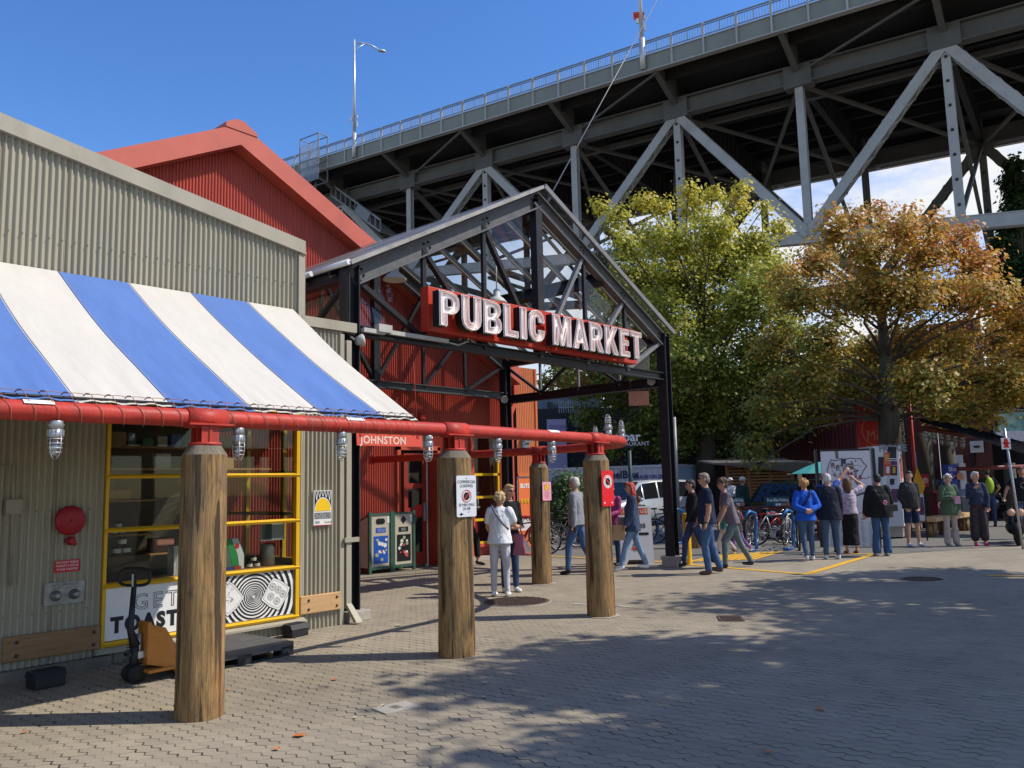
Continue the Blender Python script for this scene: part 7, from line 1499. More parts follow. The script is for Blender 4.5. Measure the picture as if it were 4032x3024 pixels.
for i, ch in enumerate('aquabus'):
    a, b = .06 + i * .126, .06 + (i + 1) * .126; mb.poly([SP(a, .86, .003), SP(b, .86, .003), SP(b, .97, .003), SP(a, .97, .003)], i % 5)
    text_to(mb, ch, .15, SP(a + .02, .885, .006), xd, ZZ + top * .8, 5)
text_to(mb, 'Ferries', .19, SP(.12, .63, .005), xd, ZZ + top * .8, 6, off=.004); mb.poly([SP(.3, .50, .004), SP(.92, .50, .004), SP(.92, .545, .004), SP(.3, .545, .004)], 6)
hull = [SP(.38, .29, .005), SP(.45, .24, .005), SP(.62, .24, .005), SP(.70, .29, .005)]; mb.poly(hull, 0); mb.poly([SP(.42, .295, .005), SP(.66, .295, .005), SP(.66, .31, .005), SP(.42, .31, .005)], 1)
for u in (.44, .52, .60): mb.poly([SP(u, .31, .005), SP(u + .035, .31, .005), SP(u + .035, .36, .005), SP(u, .36, .005)], 3)
mb.build('print', [M('tile_red', (.62, .05, .03), .5, 0, 0), M('tile_orange', (.65, .22, .03), .5, 0, 0), M('tile_olive', (.40, .40, .05), .5, 0, 0), M('tile_blue', (.05, .15, .40), .5, 0, 0), M('tile_green', (.06, .25, .08), .5, 0, 0), mTxtW, mTxtB], t)
# bollards
def bollard(gp, r, h, mats, label, band=None, name='bollard', grp=None):
    gp = V(gp); mb = MB(); mb.lathe(gp, [(r, 0), (r, h - .02), (r * .9, h), (0, h + .005)], 20, cap=False)
    o = one(mb, name, mats[0], label, 'bollard', gp, grp)
    if band: m2 = MB(); m2.lathe(gp, [(r + .006, band[0]), (r + .006, band[1])], 20, cap=False); m2.build('band', mats[1], o)
bollard(G(1487, 1220), .082, 1.07, [M('bollard_yellow', (.72, .40, .01), .4, 0, .04)], 'bright yellow steel bollard beside the right canopy column')
bollard(Gd(1496, 22), .2, 1.2, [mLog, mYel], 'thick timber bollard with a yellow band behind the yellow steel bollard', (.75, 1.1), 'timber_bollard', 'timber bollards with yellow bands')
bollard(Gd(1938, 24), .15, 1.22, [mLog, mYel], 'timber bollard with a yellow band at the left foot of the poster kiosk', (.75, 1.15), 'timber_bollard', 'timber bollards with yellow bands')
mb = MB(); gp = Gd(1462, 24); mb.tube([gp, gp + ZZ * 3.6], .06, 10); one(mb, 'steel_pole', mGal, 'slim galvanised pole directly behind the right canopy column', 'pole', gp)
# storage container
gc = Gd(1458, 37.2); a = Gd(1300, 39); b = Gd(1458, 37.2); c = Gd(1504, 39.4); dl = (b - a).normalized(); dr = (c - b).normalized();  H_ = 2.5
t = thing('storage_container', 'white corrugated storage container parked behind the silver van', 'container', b)
mC = M('container_white', (.60, .60, .63), .5, 0, .06, 2, dirt=(.35, .3, .26), ds=2, damt=.3)
mb = MB(); nl = dl.cross(ZZ); nl = nl if nl.dot(f0) < 0 else -nl; nr_ = dr.cross(ZZ); nr_ = nr_ if nr_.dot(f0) < 0 else -nr_
corr(mb, a - dl * 3, dl, nl, (b - a).length + 3, .15, H_, pitch=.28, amp=.025, spp=6); mb.build('long_side', mC, t)
mb = MB(); corr(mb, b, dr, nr_, (c - b).length, .15, H_, pitch=.28, amp=.025, spp=6); mb.build('end_wall', M('container_sky_tint', (.40, .50, .62), .5, 0, .05), t)  # sky light on the shaded end is painted in as pale blue
mb = MB()
for q in (a - dl * 3, b, c): mb.obox(q + ZZ * (H_ / 2), dl * .07, nl * .07, ZZ * H_ / 2)
for z in (.08, H_ - .05): mb.bar(a - dl * 3 + ZZ * z, b + ZZ * z, .1, .12); mb.bar(b + ZZ * z, c + ZZ * z, .1, .12)
mb.build('frame', mC, t)
mb = MB(); mb.add([a - dl * 3 + ZZ * H_, b + ZZ * H_, c + ZZ * H_, c - dl * 6 + ZZ * H_], [(0, 1, 2, 3)]); mb.build('roof', mC, t)
mb = MB(); tz = lambda x, y: Xp  # noqa
def onside(x, y): # point of the long side seen at a sheet position
    d = ray(x, y); nn_ = nl; tt = (a - CAM).dot(nn_) / d.dot(nn_); return CAM + d * tt + nn_ * .04
text_to(mb, 'SteelBox', .50, onside(1303, 1034), dl, ZZ, 0, off=.012); text_to(mb, 'STORAGE ON DEMAND', .22, onside(1358, 1034), dl, ZZ, 1, off=.006); text_to(mb, '1-800-373-1187', .24, onside(1358, 1044), dl, ZZ, 0, off=.006)
mb.build('lettering', [M('ink_navy', (.02, .03, .10), .5, 0, 0), M('ink_blue', (.03, .06, .25), .5, 0, 0)], t)
# ---- vehicles
def car(label, gp, head, Ln, hw, paint, kind, cat, name):
    gp = V(gp); t = thing(name, label, cat, (0, 0, 0)); q = Ln / 2
    if kind == 'van': S = [(-q, .55, .95, .95, .86), (-q + .08, .35, 1.08, 1.72, .95), (-q + .35, .3, 1.1, 1.80, 1), (-q + 1.2, .28, 1.1, 1.83, 1), (-q + 2.3, .28, 1.08, 1.83, 1), (-q + 3.15, .28, 1.04, 1.76, 1), (-q + 3.95, .28, 1.0, 1.05, 1), (-q + 4.5, .3, .9, .91, .95), (Ln - q - .1, .35, .72, .73, .86), (Ln - q, .42, .6, .61, .78)]
    else: S = [(-q, .55, .85, .86, .86), (-q + .1, .4, .98, 1.3, .93), (-q + .5, .35, 1.02, 1.62, 1), (-q + 1.2, .33, 1.02, 1.70, 1), (-q + 2.2, .33, 1.0, 1.69, 1), (-q + 2.75, .33, .98, 1.6, 1), (-q + 3.4, .33, .96, 1.0, 1), (-q + 4.1, .36, .9, .92, .95), (Ln - q - .12, .42, .74, .75, .87), (Ln - q, .5, .62, .63, .8)]
    body = MB(); gl = MB(); vs = []; n = 11
    for x, zs, zb_, zr_, k in S:
        w_ = hw * k; up = zr_ - zb_ > .1; wr = w_ * (.80 if up else .9)
        P = [(w_ * .9, zs), (w_, zs + .15), (w_ * 1.01, (zs + zb_) / 2 + .08), (w_ * .975, zb_), (wr + (.02 if up else 0), zr_ - (.06 if up else 0)), (wr * .8, zr_)]
        row = [(x, y, z) for y, z in P] + [(x, -y, z) for y, z in P[::-1]]; vs += row
    n = 12; fs, gf = [], []
    for i in range(len(S) - 1):
        for k in range(n - 1):
            f = (i * n + k, i * n + k + 1, (i + 1) * n + k + 1, (i + 1) * n + k); up = (S[i][3] - S[i][2] > .1) or (S[i + 1][3] - S[i + 1][2] > .1)
            fs.append(f)
    body.add(vs, fs + [list(range(n)), [(len(S) - 1) * n + k for k in range(n)][::-1]], 0, True); bo = body.build('body', paint, t)
    # side glass, one pane per bay, proud of the body by a few millimetres
    def pane(i, j0, j1, nm='side_window', shrink=.06):
        for sd in (1, -1):
            A = [V(vs[i * n + 3]), V(vs[(i + 1) * n + 3]), V(vs[(i + 1) * n + 4]), V(vs[i * n + 4])]
            c_ = (A[0] + A[1] + A[2] + A[3]) / 4; A = [p.lerp(c_, shrink * 1.4) + V((0, .012, 0)) for p in A]
            if sd < 0: A = [V((p.x, -p.y, p.z)) for p in A]
            m_ = MB(); m_.poly(A); m_.build(nm, M('car_glass', (.012, .014, .016), .06, 0, 0, spec=.45), t)
    rng = (2, 3, 4, 5) if kind == 'van' else (2, 3, 4)
    for i in rng: pane(i, 0, 0)
    i = 5 if kind == 'van' else 5   # windscreen between roof and bonnet stations
    A = [V(vs[i * n + 5]), V(vs[i * n + 6]), V(vs[(i + 1) * n + 6]), V(vs[(i + 1) * n + 5])]; nrm = (A[1] - A[0]).cross(A[3] - A[0]).normalized(); nrm = nrm if nrm.x > 0 else -nrm
    W_ = [A[0] * 1 + V((0, .1, 0)), A[1] - V((0, .1, 0)), A[2] - V((0, .06, 0)), A[3] + V((0, .06, 0))]; c_ = sum(W_, V()) / 4; m_ = MB(); m_.poly([p.lerp(c_, .05) + nrm * .014 for p in W_]); m_.build('windscreen', M('car_glass', ()), t)
    for x in (q - .85, -q + .95):
        for sd in (1, -1):
            y = sd * (hw - .02); m_ = MB(); m_.lathe((x, y - sd * .2, .33), [(.2, 0), (.32, .0), (.34, .03), (.34, .19), (.31, .215), (.23, .2)], 24, (0, sd, 0)); w1 = m_.build('wheel', mRubber, t)
            m_ = MB(); m_.lathe((x, y - sd * .0, .33), [(.22, 0), (.21, -.03), (.05, .0), (.0, .005)], 14, (0, sd, 0), cap=False); m_.build('rim', mChrome, w1)
            m_ = MB(); m_.tube([(x + .42 * math.cos(R_(a_)), sd * (hw + .002), .33 + .42 * math.sin(R_(a_))) for a_ in range(-5, 186, 10)], .03, 6); m_.build('wheel_arch', paint, t)
            m_ = MB(); m_.lathe((x, sd * (hw - .15), .36), [(.0, 0), (.39, .0), (.39, .158)], 24, (0, sd, 0), cap=False); m_.build('wheel_well', mTxtB, t)
    for sd in (1, -1):
        m_ = MB(); m_.ell((q - .12, sd * hw * .62, .70), (.10, .2, .09), 12); m_.build('headlight', M('lamp_lens', (.5, .5, .5), .1, .3, 0), t)
        m_ = MB(); m_.ell((q - 1.55, sd * (hw + .1), 1.06), (.07, .11, .08), 10); m_.build('wing_mirror', paint, t)
    m_ = MB(); m_.box(q - .04, q + .012, -.42, .42, .5, .66); m_.build('grille', mTxtB, t)
    h = V(head); t.location = gp; t.rotation_euler = (0, 0, math.atan2(h.y, h.x)); return t
mVan = M('paint_silver', (.52, .54, .57), .25, .3, .03, 2, coat=.6); mSuv = M('paint_black', (.02, .022, .025), .18, .2, .03, 2, coat=.8)
car('silver minivan parked in front of the white storage container', Gd(1378, 34), (LEFT * .80 + TO * .6), 5.0, .97, mVan, 'van', 'van', 'parked_van')
car('black car parked behind the bike racks, facing the plaza', Gd(1700, 27.5), (LEFT * .72 + TO * .70), 4.7, .93, mSuv, 'suv', 'car', 'parked_car')
car('dark car half hidden behind the bench and timber pillars', Gd(2010, 33), (RIGHT * .85 + TO * .5), 4.6, .92, mSuv, 'suv', 'car', 'parked_car')
# ---- bicycle
def bike():
    t = thing('bicycle', 'x', 'bicycle', (0, 0, 0)); mF = M('bike_frame', (.03, .03, .035), .35, .2, 0); R0 = .34
    for x in (-.52, .52):
        mb = MB(); mb.tube([(x + R0 * math.cos(k * .2618), 0, R0 + .01 + R0 * math.sin(k * .2618)) for k in range(24)], .022, 6, closed=True); w_ = mb.build('wheel', mRubber, t)
        mb = MB(); mb.tube([(x + .31 * math.cos(k * .2618), 0, R0 + .01 + .31 * math.sin(k * .2618)) for k in range(24)], .009, 5, closed=True)
        for k in range(14): a_ = k * .4488; mb.tube([(x, 0, R0 + .01), (x + .31 * math.cos(a_), .0, R0 + .01 + .31 * math.sin(a_))], .0022, 3, cap=False)
        mb.lathe((x, -.04, R0 + .01), [(.02, 0), (.02, .08)], 8, (0, 1, 0)); mb.build('rim', mChrome, w_)
    bb, st, hd, ra, fa = (-.08, 0, .28), (-.22, 0, .78), (.36, 0, .82), (-.52, 0, R0 + .01), (.52, 0, R0 + .01); hb = (.39, 0, .70)
    mb = MB()
    for a_, b_ in ((bb, st), (st, hd), (bb, hb), (hd, hb)): mb.tube([a_, b_], .018, 8)
    for s in (-.04, .04): mb.tube([bb, (ra[0], s, ra[2])], .010, 6); mb.tube([st, (ra[0], s, ra[2])], .009, 6); mb.tube([hb, (.42, s, .62), (fa[0], s, fa[2])], .012, 6)
    mb.build('frame', mF, t)
    mb = MB(); mb.tube([st, (-.25, 0, .93)], .013, 6); mb.ell((-.26, 0, .95), (.13, .06, .028), 10); mb.build('saddle', mTxtB, t)
    mb = MB(); mb.tube([hd, (.34, 0, .98)], .014, 6); mb.tube([(.30, -.3, 1.0), (.37, -.2, .99), (.37, .2, .99), (.30, .3, 1.0)], .013, 6); mb.build('handlebar', mTxtB, t)
    mb = MB(); mb.lathe((-.08, -.03, .28), [(.09, 0), (.09, .008)], 16, (0, 1, 0)); mb.bar((-.08, .05, .28), (.05, .06, .18), .02, .02); mb.bar((-.08, -.05, .28), (-.2, -.06, .38), .02, .02); mb.build('crank', mChrome, t); return t
bk = bike(); bcols = {'blue': M('bike_blue', (.03, .12, .35), .3, .2, 0), 'teal': M('bike_teal', (.03, .16, .2), .3, .2, 0), 'red': M('bike_red', (.35, .02, .02), .3, .2, 0), 'white': M('bike_white', (.5, .5, .5), .3, .2, 0), 'black': M('bike_frame', ())}
BL = [(1448, 24, 'blue', .1, 'blue bicycle just right of the white sandwich board'), (1425, 25, 'teal', .5, 'teal bicycle between the sandwich board and the canopy column'), (1473, 26, 'blue', -.3, 'blue bicycle between the canopy column and the yellow bollard'), (1137, 21, 'red', .2, 'red bicycle by the red rack beside the orange wall'), (1205, 23, 'black', .2, 'black bicycle just right of the rear timber post'), (1222, 24.5, 'black', -.2, 'black bicycle in front of the green bush'), (1238, 22.5, 'black', .5, 'black bicycle behind the white haired man'),
      (1618, 22, 'black', 1.1, 'black bicycle locked to the blue hoop behind the child'), (1645, 23, 'red', .15, 'dark red bicycle under the bike parking board'), (1668, 22.5, 'white', .05, 'pale bicycle under the bike parking board'), (1715, 21, 'black', 1.3, 'black bicycle seen end on beside the blue jacket'), (1700, 22.5, 'white', 1.0, 'white bicycle beside the blue hoop nearest the map'), (1632, 24.5, 'black', .6, 'black bicycle half hidden under the left parking board')]
rzr = math.atan2(r0.y, r0.x)
for i, (x, dp, cc, rz, lb) in enumerate(BL):
    g_ = Gd(x, dp)
    if i == 0: bk.location = g_; bk.rotation_euler = (0, 0, rzr + rz); bk['label'] = lb; bk['group'] = 'parked bicycles'; o = bk
    else: o = dup(bk, g_, rzr + rz, lb, 'parked bicycles')
    for ch in o.children:
        if ch.name.startswith('frame') and ch.material_slots: ch.material_slots[0].link = 'OBJECT'; ch.material_slots[0].material = bcols[cc]
mHoop = M('hoop_blue', (.03, .13, .36), .35, 0, .1)
for x, dp, lb in ((1626, 20.6, 'blue bent tube bike hoop left of the parked car'), (1706, 20.8, 'blue bent tube bike hoop by the blue jacket'), (1470, 23.5, 'blue bike hoop behind the canopy column')):
    g_ = Gd(x, dp); mb = MB(); d = (r0 * .75 + f0 * .65).normalized()
    P = [g_ + d * -.45 + ZZ * .05, g_ + d * -.15 + ZZ * .03, g_ + ZZ * .08, g_ + d * -.03 + ZZ * .35, g_ + d * .05 + ZZ * .7, g_ + d * .02 + ZZ * .92, g_ - d * .2 + ZZ * .98, g_ - d * .42 + ZZ * .85]
    mb.tube([V(p) for p in P], .038, 10); one(mb, 'bike_hoop', mHoop, lb, 'bike rack', g_, 'blue bike hoops')
for x0, x1, y0, y1, dp, lb in ((1652, 1707, 1072, 1097, 24.5, 'dark board lettered Free Bike Parking in front of the black car'), (1578, 1608, 1073, 1096, 24.5, 'dark Bike Parking board behind the curly haired young man')):
    g_ = Gd((x0 + x1) / 2, dp); t = thing('bike_parking_board', lb, 'sign', g_, 'bike parking boards'); mb = MB(); c, w_, h = panel(mb, g_, x0, y0, x1, y1, .03, 0); mb.build('board', M('board_dark', (.012, .02, .022), .5), t)
    mb = MB(); mb.obox(c - f0 * .02, r0 * w_ * .94, f0 * .002, ZZ * h * .85, 0); text_to(mb, 'Free Bike Parking', .13, c - f0 * .028 - r0 * w_ * .86 + ZZ * h * .1, r0, ZZ, 1, off=.002, spread=.68 if x1 - x0 > 50 else .36)
    for k in range(5): disc(mb, c - f0 * .026 + r0 * (w_ * (-.1 + k * .24)) - ZZ * h * .4, -f0, .04, 2 if k > 1 else 1, 10)
    mb.build('print', [M('board_teal', (.02, .10, .12), .5, 0, 0), mTxtW, M('print_orange', (.5, .2, .1), .5, 0, 0)], t)
    mb = MB()
    for s in (-.7, .7): mb.bar(V((c.x, c.y, 0)) + r0 * w_ * s, c + r0 * w_ * s, .04, .04, up=f0)
    mb.build('leg', mBlk, t)
g_ = Gd(1680, 24); t = thing('bike_rack', 'long dark red bike rack rail between the parked bicycles', 'bike rack', g_); mR = M('rack_red', (.13, .015, .015), .5)
mb = MB(); a, b = Gd(1600, 24.2), Gd(1760, 24); mb.bar(a + ZZ * .92, b + ZZ * .92, .06, .1); mb.bar(a + ZZ * .45, b + ZZ * .45, .04, .05); mb.build('rail', mR, t)
for k in range(5): q = a.lerp(b, k / 4); mb = MB(); mb.bar(q, q + ZZ * .95, .05, .05, up=f0); mb.build('upright', mR, t)
g_ = Gd(1150, 21); t = thing('bike_rack', 'bright red tubular bike rack beside the orange ribbed wall', 'bike rack', g_); mb = MB()
mb.tube([g_ - r0 * .7 + ZZ * .95, g_ + r0 * .25 + ZZ * .95], .03, 8); mb.tube([g_ + r0 * .2 + ZZ * .95, g_ - r0 * .15 + ZZ * .6, g_ - r0 * .3 + ZZ * .3, g_ - r0 * .25 + ZZ * .03, g_ + r0 * .1], .035, 8); mb.tube([g_ - r0 * .7 + ZZ * .95, g_ - r0 * .7], .03, 8)
for k in range(4): mb.tube([g_ + r0 * (-.6 + k * .2) + ZZ * .93, g_ + r0 * (-.5 + k * .2) + ZZ * .78, g_ + r0 * (-.4 + k * .2) + ZZ * .93], .012, 5)
mb.build('frame', M('rack_bright_red', (.40, .02, .025), .4), t)
# ---- map board
gm = G(1835, 1187); gm = Gd(1835, 21.3); t = thing('map_board', 'tall white map board the group of people is looking at', 'map board', gm)
mb = MB(); c, w_, h = panel(mb, gm, 1772, 975, 1893, 1186, .05); mb.build('panel', M('map_white', (.60, .58, .62), .4, 0, .03), t)
mb = MB(); 
for x in (1770, 1895): q = At(gm, x, 1100); mb.bar(V((q.x, q.y, 0)), V((q.x, q.y, c.z + h + .05)), .06, .08, up=f0)
mb.bar(c + ZZ * (h + .02) - r0 * w_, c + ZZ * (h + .02) + r0 * w_, .06, .05); mb.build('frame', mBlk, t)
fc = c - f0 * .03
def MP(u, v, e=0.): return fc + r0 * (w_ * u) + ZZ * (h * v) - f0 * e   # u,v in -1..1
mb = MB(); rr = random.Random(14)
def pl(pts, wd_, mi, e=.002):
    for p, q in zip(pts, pts[1:]):
        p, q = MP(*p, e), MP(*q, e); d = (q - p)
        if d.length < 1e-4: continue
        d.normalize(); s = d.cross(f0).normalized() * wd_ / 2; mb.poly([p - s, q - s, q + s, p + s], mi)
coast = [(-.78, .60), (-.70, .72), (-.6, .82), (-.4, .80), (-.2, .84), (0, .82), (.2, .86), (.45, .83), (.62, .84), (.72, .74), (.85, .68), (.72, .60), (.6, .5), (.45, .44), (.32, .36), (.42, .30), (.3, .22), (.1, .22), (-.1, .18), (-.25, .10), (-.35, .16), (-.5, .36), (-.65, .38), (-.72, .46), (-.82, .5), (-.78, .60)]
cw = []
for p, q in zip(coast, coast[1:]):
    for k in range(4): cw.append((p[0] + (q[0] - p[0]) * k / 4 + rr.uniform(-.012, .012), p[1] + (q[1] - p[1]) * k / 4 + rr.uniform(-.012, .012)))
pl(cw + [coast[0]], .02, 0); pl([(.32, .36), (.5, .40), (.65, .44), (.75, .42), (.98, .46)], .016, 0); pl([(-1, -.02), (-.3, .0), (.3, .08), (1, .19)], .045, 0)
mb.poly([MP(-.4, .84, .002), MP(-.28, .84, .002), MP(-.3, 1, .002), MP(-.42, 1, .002)], 1); mb.poly([MP(-.22, -.30, .002), MP(-.1, -.30, .002), MP(-.14, .02, .002), MP(-.28, .02, .002)], 0)
for x0, y0, x1, y1, m_ in ((-.2, .72, 0, .84, 0), (.0, .62, .3, .74, 2), (-.62, .66, -.48, .76, 1), (-.42, .6, -.36, .68, 0), (-.34, .64, -.28, .72, 2), (.02, .5, .1, .58, 3), (.12, .5, .24, .56, 3), (-.06, .38, .04, .44, 0), (-.2, .36, -.1, .42, 0), (.5, .42, .6, .5, 3), (.33, .44, .4, .50, 3), (-.3, .48, -.2, .54, 0), (.0, .30, .06, .36, 0)): mb.poly([MP(x0, y0, .003), MP(x1, y0, .003), MP(x1, y1, .003), MP(x0, y1, .003)], m_)
for _ in range(46):
    u, v = rr.uniform(-.6, .62), rr.uniform(.3, .78)
    if abs(u) * .55 + abs(v - .6) < .42:
        a_, s_ = rr.choice((.02, .03, .045)), rr.choice((.012, .018)); mb.poly([MP(u - a_, v - s_, .0035), MP(u + a_, v - s_ + .01, .0035), MP(u + a_, v + s_ + .01, .0035), MP(u - a_, v + s_, .0035)], rr.choice((0, 0, 1, 2, 3, 4)))
for a_ in (((-.6, .68), (.55, .70)), ((-.6, .62), (-.2, .36)), ((-.05, .66), (0, .36)), ((.0, .36), (.5, .60)), ((-.25, .62), (-.2, .44))): pl(a_, .025, 4, .0032)
for k in range(7): mb.poly([MP(.62, .12 - k * .05, .003), MP(.66, .12 - k * .05, .003), MP(.66, .10 - k * .05, .003), MP(.62, .10 - k * .05, .003)], 3 if k < 5 else 0); mb.poly([MP(.7, .115 - k * .05, .003), MP(.92, .115 - k * .05, .003), MP(.92, .105 - k * .05, .003), MP(.7, .105 - k * .05, .003)], 4)
pl([(-.3, -.27), (1, -.27)], .014, 3)
for u0 in (-.85, -.45, -.02, .42, .75):
    for k in range(34):
        v = -.44 - k * .0155; L_ = rr.uniform(.08, .2)
        if rr.random() < .85: mb.poly([MP(u0, v, .003), MP(min(.98, u0 + L_), v, .003), MP(min(.98, u0 + L_), v + .006, .003), MP(u0, v + .006, .003)], 4)
for u, v in ((.55, -.33), (.45, -.4), (.1, -.36)): mb.poly([MP(u, v, .003), MP(u + .16, v, .003), MP(u + .16, v + .018, .003), MP(u, v + .018, .003)], 0)
mb.build('map_print', [M('map_ink', (.05, .05, .09), .5, 0, 0), M('map_brown', (.16, .12, .12), .5, 0, 0), M('map_taupe', (.13, .11, .11), .5, 0, 0), M('map_maroon', (.30, .05, .06), .5, 0, 0), M('map_greytext', (.36, .34, .38), .5, 0, 0)], t)
# ---- poster kiosk
gk = Gd(1930, 23.5); t = thing('poster_kiosk', 'white poster kiosk headed FRINGE covered in show posters', 'kiosk', gk)
mW2 = M('kiosk_white', (.52, .52, .53), .5, 0, .05); L0, L1, L2 = At(gk, 1896, 1100), At(gk, 1950, 1100), At(gk, 1975, 1100); L0, L1 = V((L0.x, L0.y, 0)), V((L1.x, L1.y, 0)); L2 = V((L2.x, L2.y, 0)) + f0 * .5
zt_ = At(gk, 1930, 963).z; mb = MB(); bk_ = L0 + f0 * 1.0; mb.prism([(p.x, p.y, .35) for p in (L0, L1, L2, L2 + f0 * .7, bk_)], (0, 0, zt_ - .35)); mb.build('panel_body', mW2, t)
mb = MB(); mb.prism([(p.x, p.y, .05) for p in (L0 + f0 * .1, L1 + f0 * .1, L2 + f0 * .1, bk_)], (0, 0, .3)); mb.build('plinth', mConc, t)
mb = MB()
def KP(x, y, e=.0): q = At(gk, x, y); return q - f0 * (.006 + e)
def kq(x0, y0, x1, y1, m_, e=.0): mb.poly([KP(x0, y1, e), KP(x1, y1, e), KP(x1, y0, e), KP(x0, y0, e)], m_)
kq(1917, 965, 1936, 994, 0); kq(1897, 987, 1909, 1030, 0); kq(1909, 977, 1922, 1003, 1); kq(1910, 1003, 1924, 1027, 2); kq(1923, 996, 1938, 1005, 3); kq(1924, 1006, 1938, 1027, 0, .001); kq(1917, 1029, 1938, 1052, 4); kq(1906, 1029, 1915, 1048, 5); kq(1925, 1056, 1940, 1085, 3)
kq(1912, 982, 1920, 996, 6, .002); kq(1914, 1008, 1921, 1022, 5, .002); kq(1922, 1034, 1932, 1047, 0, .002); kq(1928, 1009, 1934, 1022, 7, .002); kq(1920, 990, 1935, 992, 5, .002)
text_to(mb, 'FRINGE', .26, KP(1899, 975), r0, ZZ, 8, off=.012, spread=.9)
xs_ = (L2 - L1).normalized(); ns_ = xs_.cross(ZZ); ns_ = ns_ if ns_.dot(f0) < 0 else -ns_
for k, (u, v, du, dv, m_) in enumerate(((.1, .86, .3, .1, 5), (.1, .55, .35, .25, 2), (.55, .6, .35, .3, 1), (.1, .25, .35, .25, 3), (.5, .2, .4, .3, 7), (.15, .78, .3, .06, 0))):
    Lw = (L2 - L1).length; p = L1 + ns_ * .006; Z_ = lambda v_: .35 + (zt_ - .35) * v_
    mb.poly([p + xs_ * Lw * u + ZZ * Z_(v), p + xs_ * Lw * (u + du) + ZZ * Z_(v), p + xs_ * Lw * (u + du) + ZZ * Z_(v + dv), p + xs_ * Lw * u + ZZ * Z_(v + dv)], m_)
mb.build('posters', [M('poster_dark', (.02, .015, .025), .4, 0, .5, 9), M('poster_coral', (.55, .12, .08), .5, 0, .15), M('poster_rust', (.45, .06, .03), .5, 0, .2), M('poster_plum', (.10, .03, .09), .4, 0, .6, 8), M('poster_pale', (.48, .46, .52), .5, 0, .2, 8), M('poster_offwhite', (.6, .6, .58), .5, 0, 0), M('poster_gold', (.55, .30, .05), .5, 0, .2), M('poster_gold', ()), M('fringe_outline', (.18, .18, .2), .5, 0, 0)], t)
g_ = Gd(1985, 22.6); mb = MB(); panel(mb, g_, 1979, 1068, 1999, 1124, .02, 0); panel(mb, g_, 1981, 1074, 1997, 1112, .025, 1, .002); o = one(mb, 'easel_poster', [mW2, M('poster_plum', ())], 'small dark poster board leaning behind the man in shorts', 'poster', g_); mb = MB(); q = V((g_.x, g_.y, 0)); mb.bar(q - r0 * .1, q - r0 * .1 + ZZ * .9, .03, .03, up=f0); mb.bar(q + r0 * .1, q + r0 * .1 + ZZ * .9, .03, .03, up=f0); mb.build('leg', mBlk, o)
# red banner frame
gb_ = Gd(1900, 27.6); t = thing('theatre_banner', 'tall red theatre banner between two slim red poles behind the orange tree', 'banner', gb_); mRp = M('pole_red', (.45, .05, .035), .4)
for a_, b_ in (((1858, 1090), (1851, 868)), ((1984, 1120), (1962, 835))):
    mb = MB(); p, q = At(gb_, *a_), At(gb_, *b_); mb.tube([V((p.x, p.y, 0)), q], .055, 10); mb.build('pole', mRp, t)
mb = MB(); panel(mb, gb_, 1852, 880, 1936, 985, .02); mb.build('banner', M('banner_red', (.50, .035, .025), .6, 0, .08, 2), t)
mb = MB(); panel(mb, gb_, 1941, 860, 1961, 985, .02); mb.build('black_banner', M('banner_black', (.012, .011, .013), .6), t)
mb = MB(); q = At(gb_, 1872, 952) - f0 * .015; text_to(mb, 'Miracle', .50, q, r0, ZZ, 0, off=-.002, spread=.8); text_to(mb, 'on 34th', .52, At(gb_, 1870, 978) - f0 * .015, r0, ZZ, 1, off=.004, spread=.62)
disc(mb, At(gb_, 1893, 930) - f0 * .013, -f0, .5, 3, 30, .47)
mb.build('banner_print', [M('ink_peach', (.60, .22, .12), .5, 0, 0), M('poster_gold', ()), mTxtW, M('ink_peach', ())], t)
mb = MB(); q = At(gb_, 1957, 976) - f0 * .015; text_to(mb, 'ArtsClub.com', .27, q, ZZ, -r0, 0); mb.build('banner_lettering', mTxtW, t)
mb = MB(); panel(mb, gb_, 1975, 977, 1982, 1020, .02); mb.build('blue_plate', M('plate_blue', (.03, .25, .60), .4), t)
mb = MB(); q = At(gb_, 1982, 1050) - f0 * .07; mb.poly([q + ZZ * .62, q + r0 * .22, q - ZZ * .62, q - r0 * .22]); mb.poly([q + ZZ * .62 + f0 * .01, q - r0 * .22 + f0 * .01, q - ZZ * .62 + f0 * .01, q + r0 * .22 + f0 * .01]); mb.build('yellow_diamond', M('diamond_yellow', (.75, .38, .01), .4), t)
# ---- bench
gbn = G(2022, 1130); gbn = Gd(2025, 25); a, b = Gd(1998, 23.8), Gd(2082, 26.5); t = thing('log_bench', 'long pale timber bench on round log legs', 'bench', a); d = (b - a).normalized()
mb = MB(); mb.bar(a + ZZ * .50, b + ZZ * .50, .42, .13); mb.build('seat', mWood, t, bevel=.015)
for f_ in (.06, .38, .9): q = a.lerp(b, f_); mb = MB(); mb.lathe(q, [(.16, 0), (.15, .43)], 14); mb.build('leg', mLog, t)
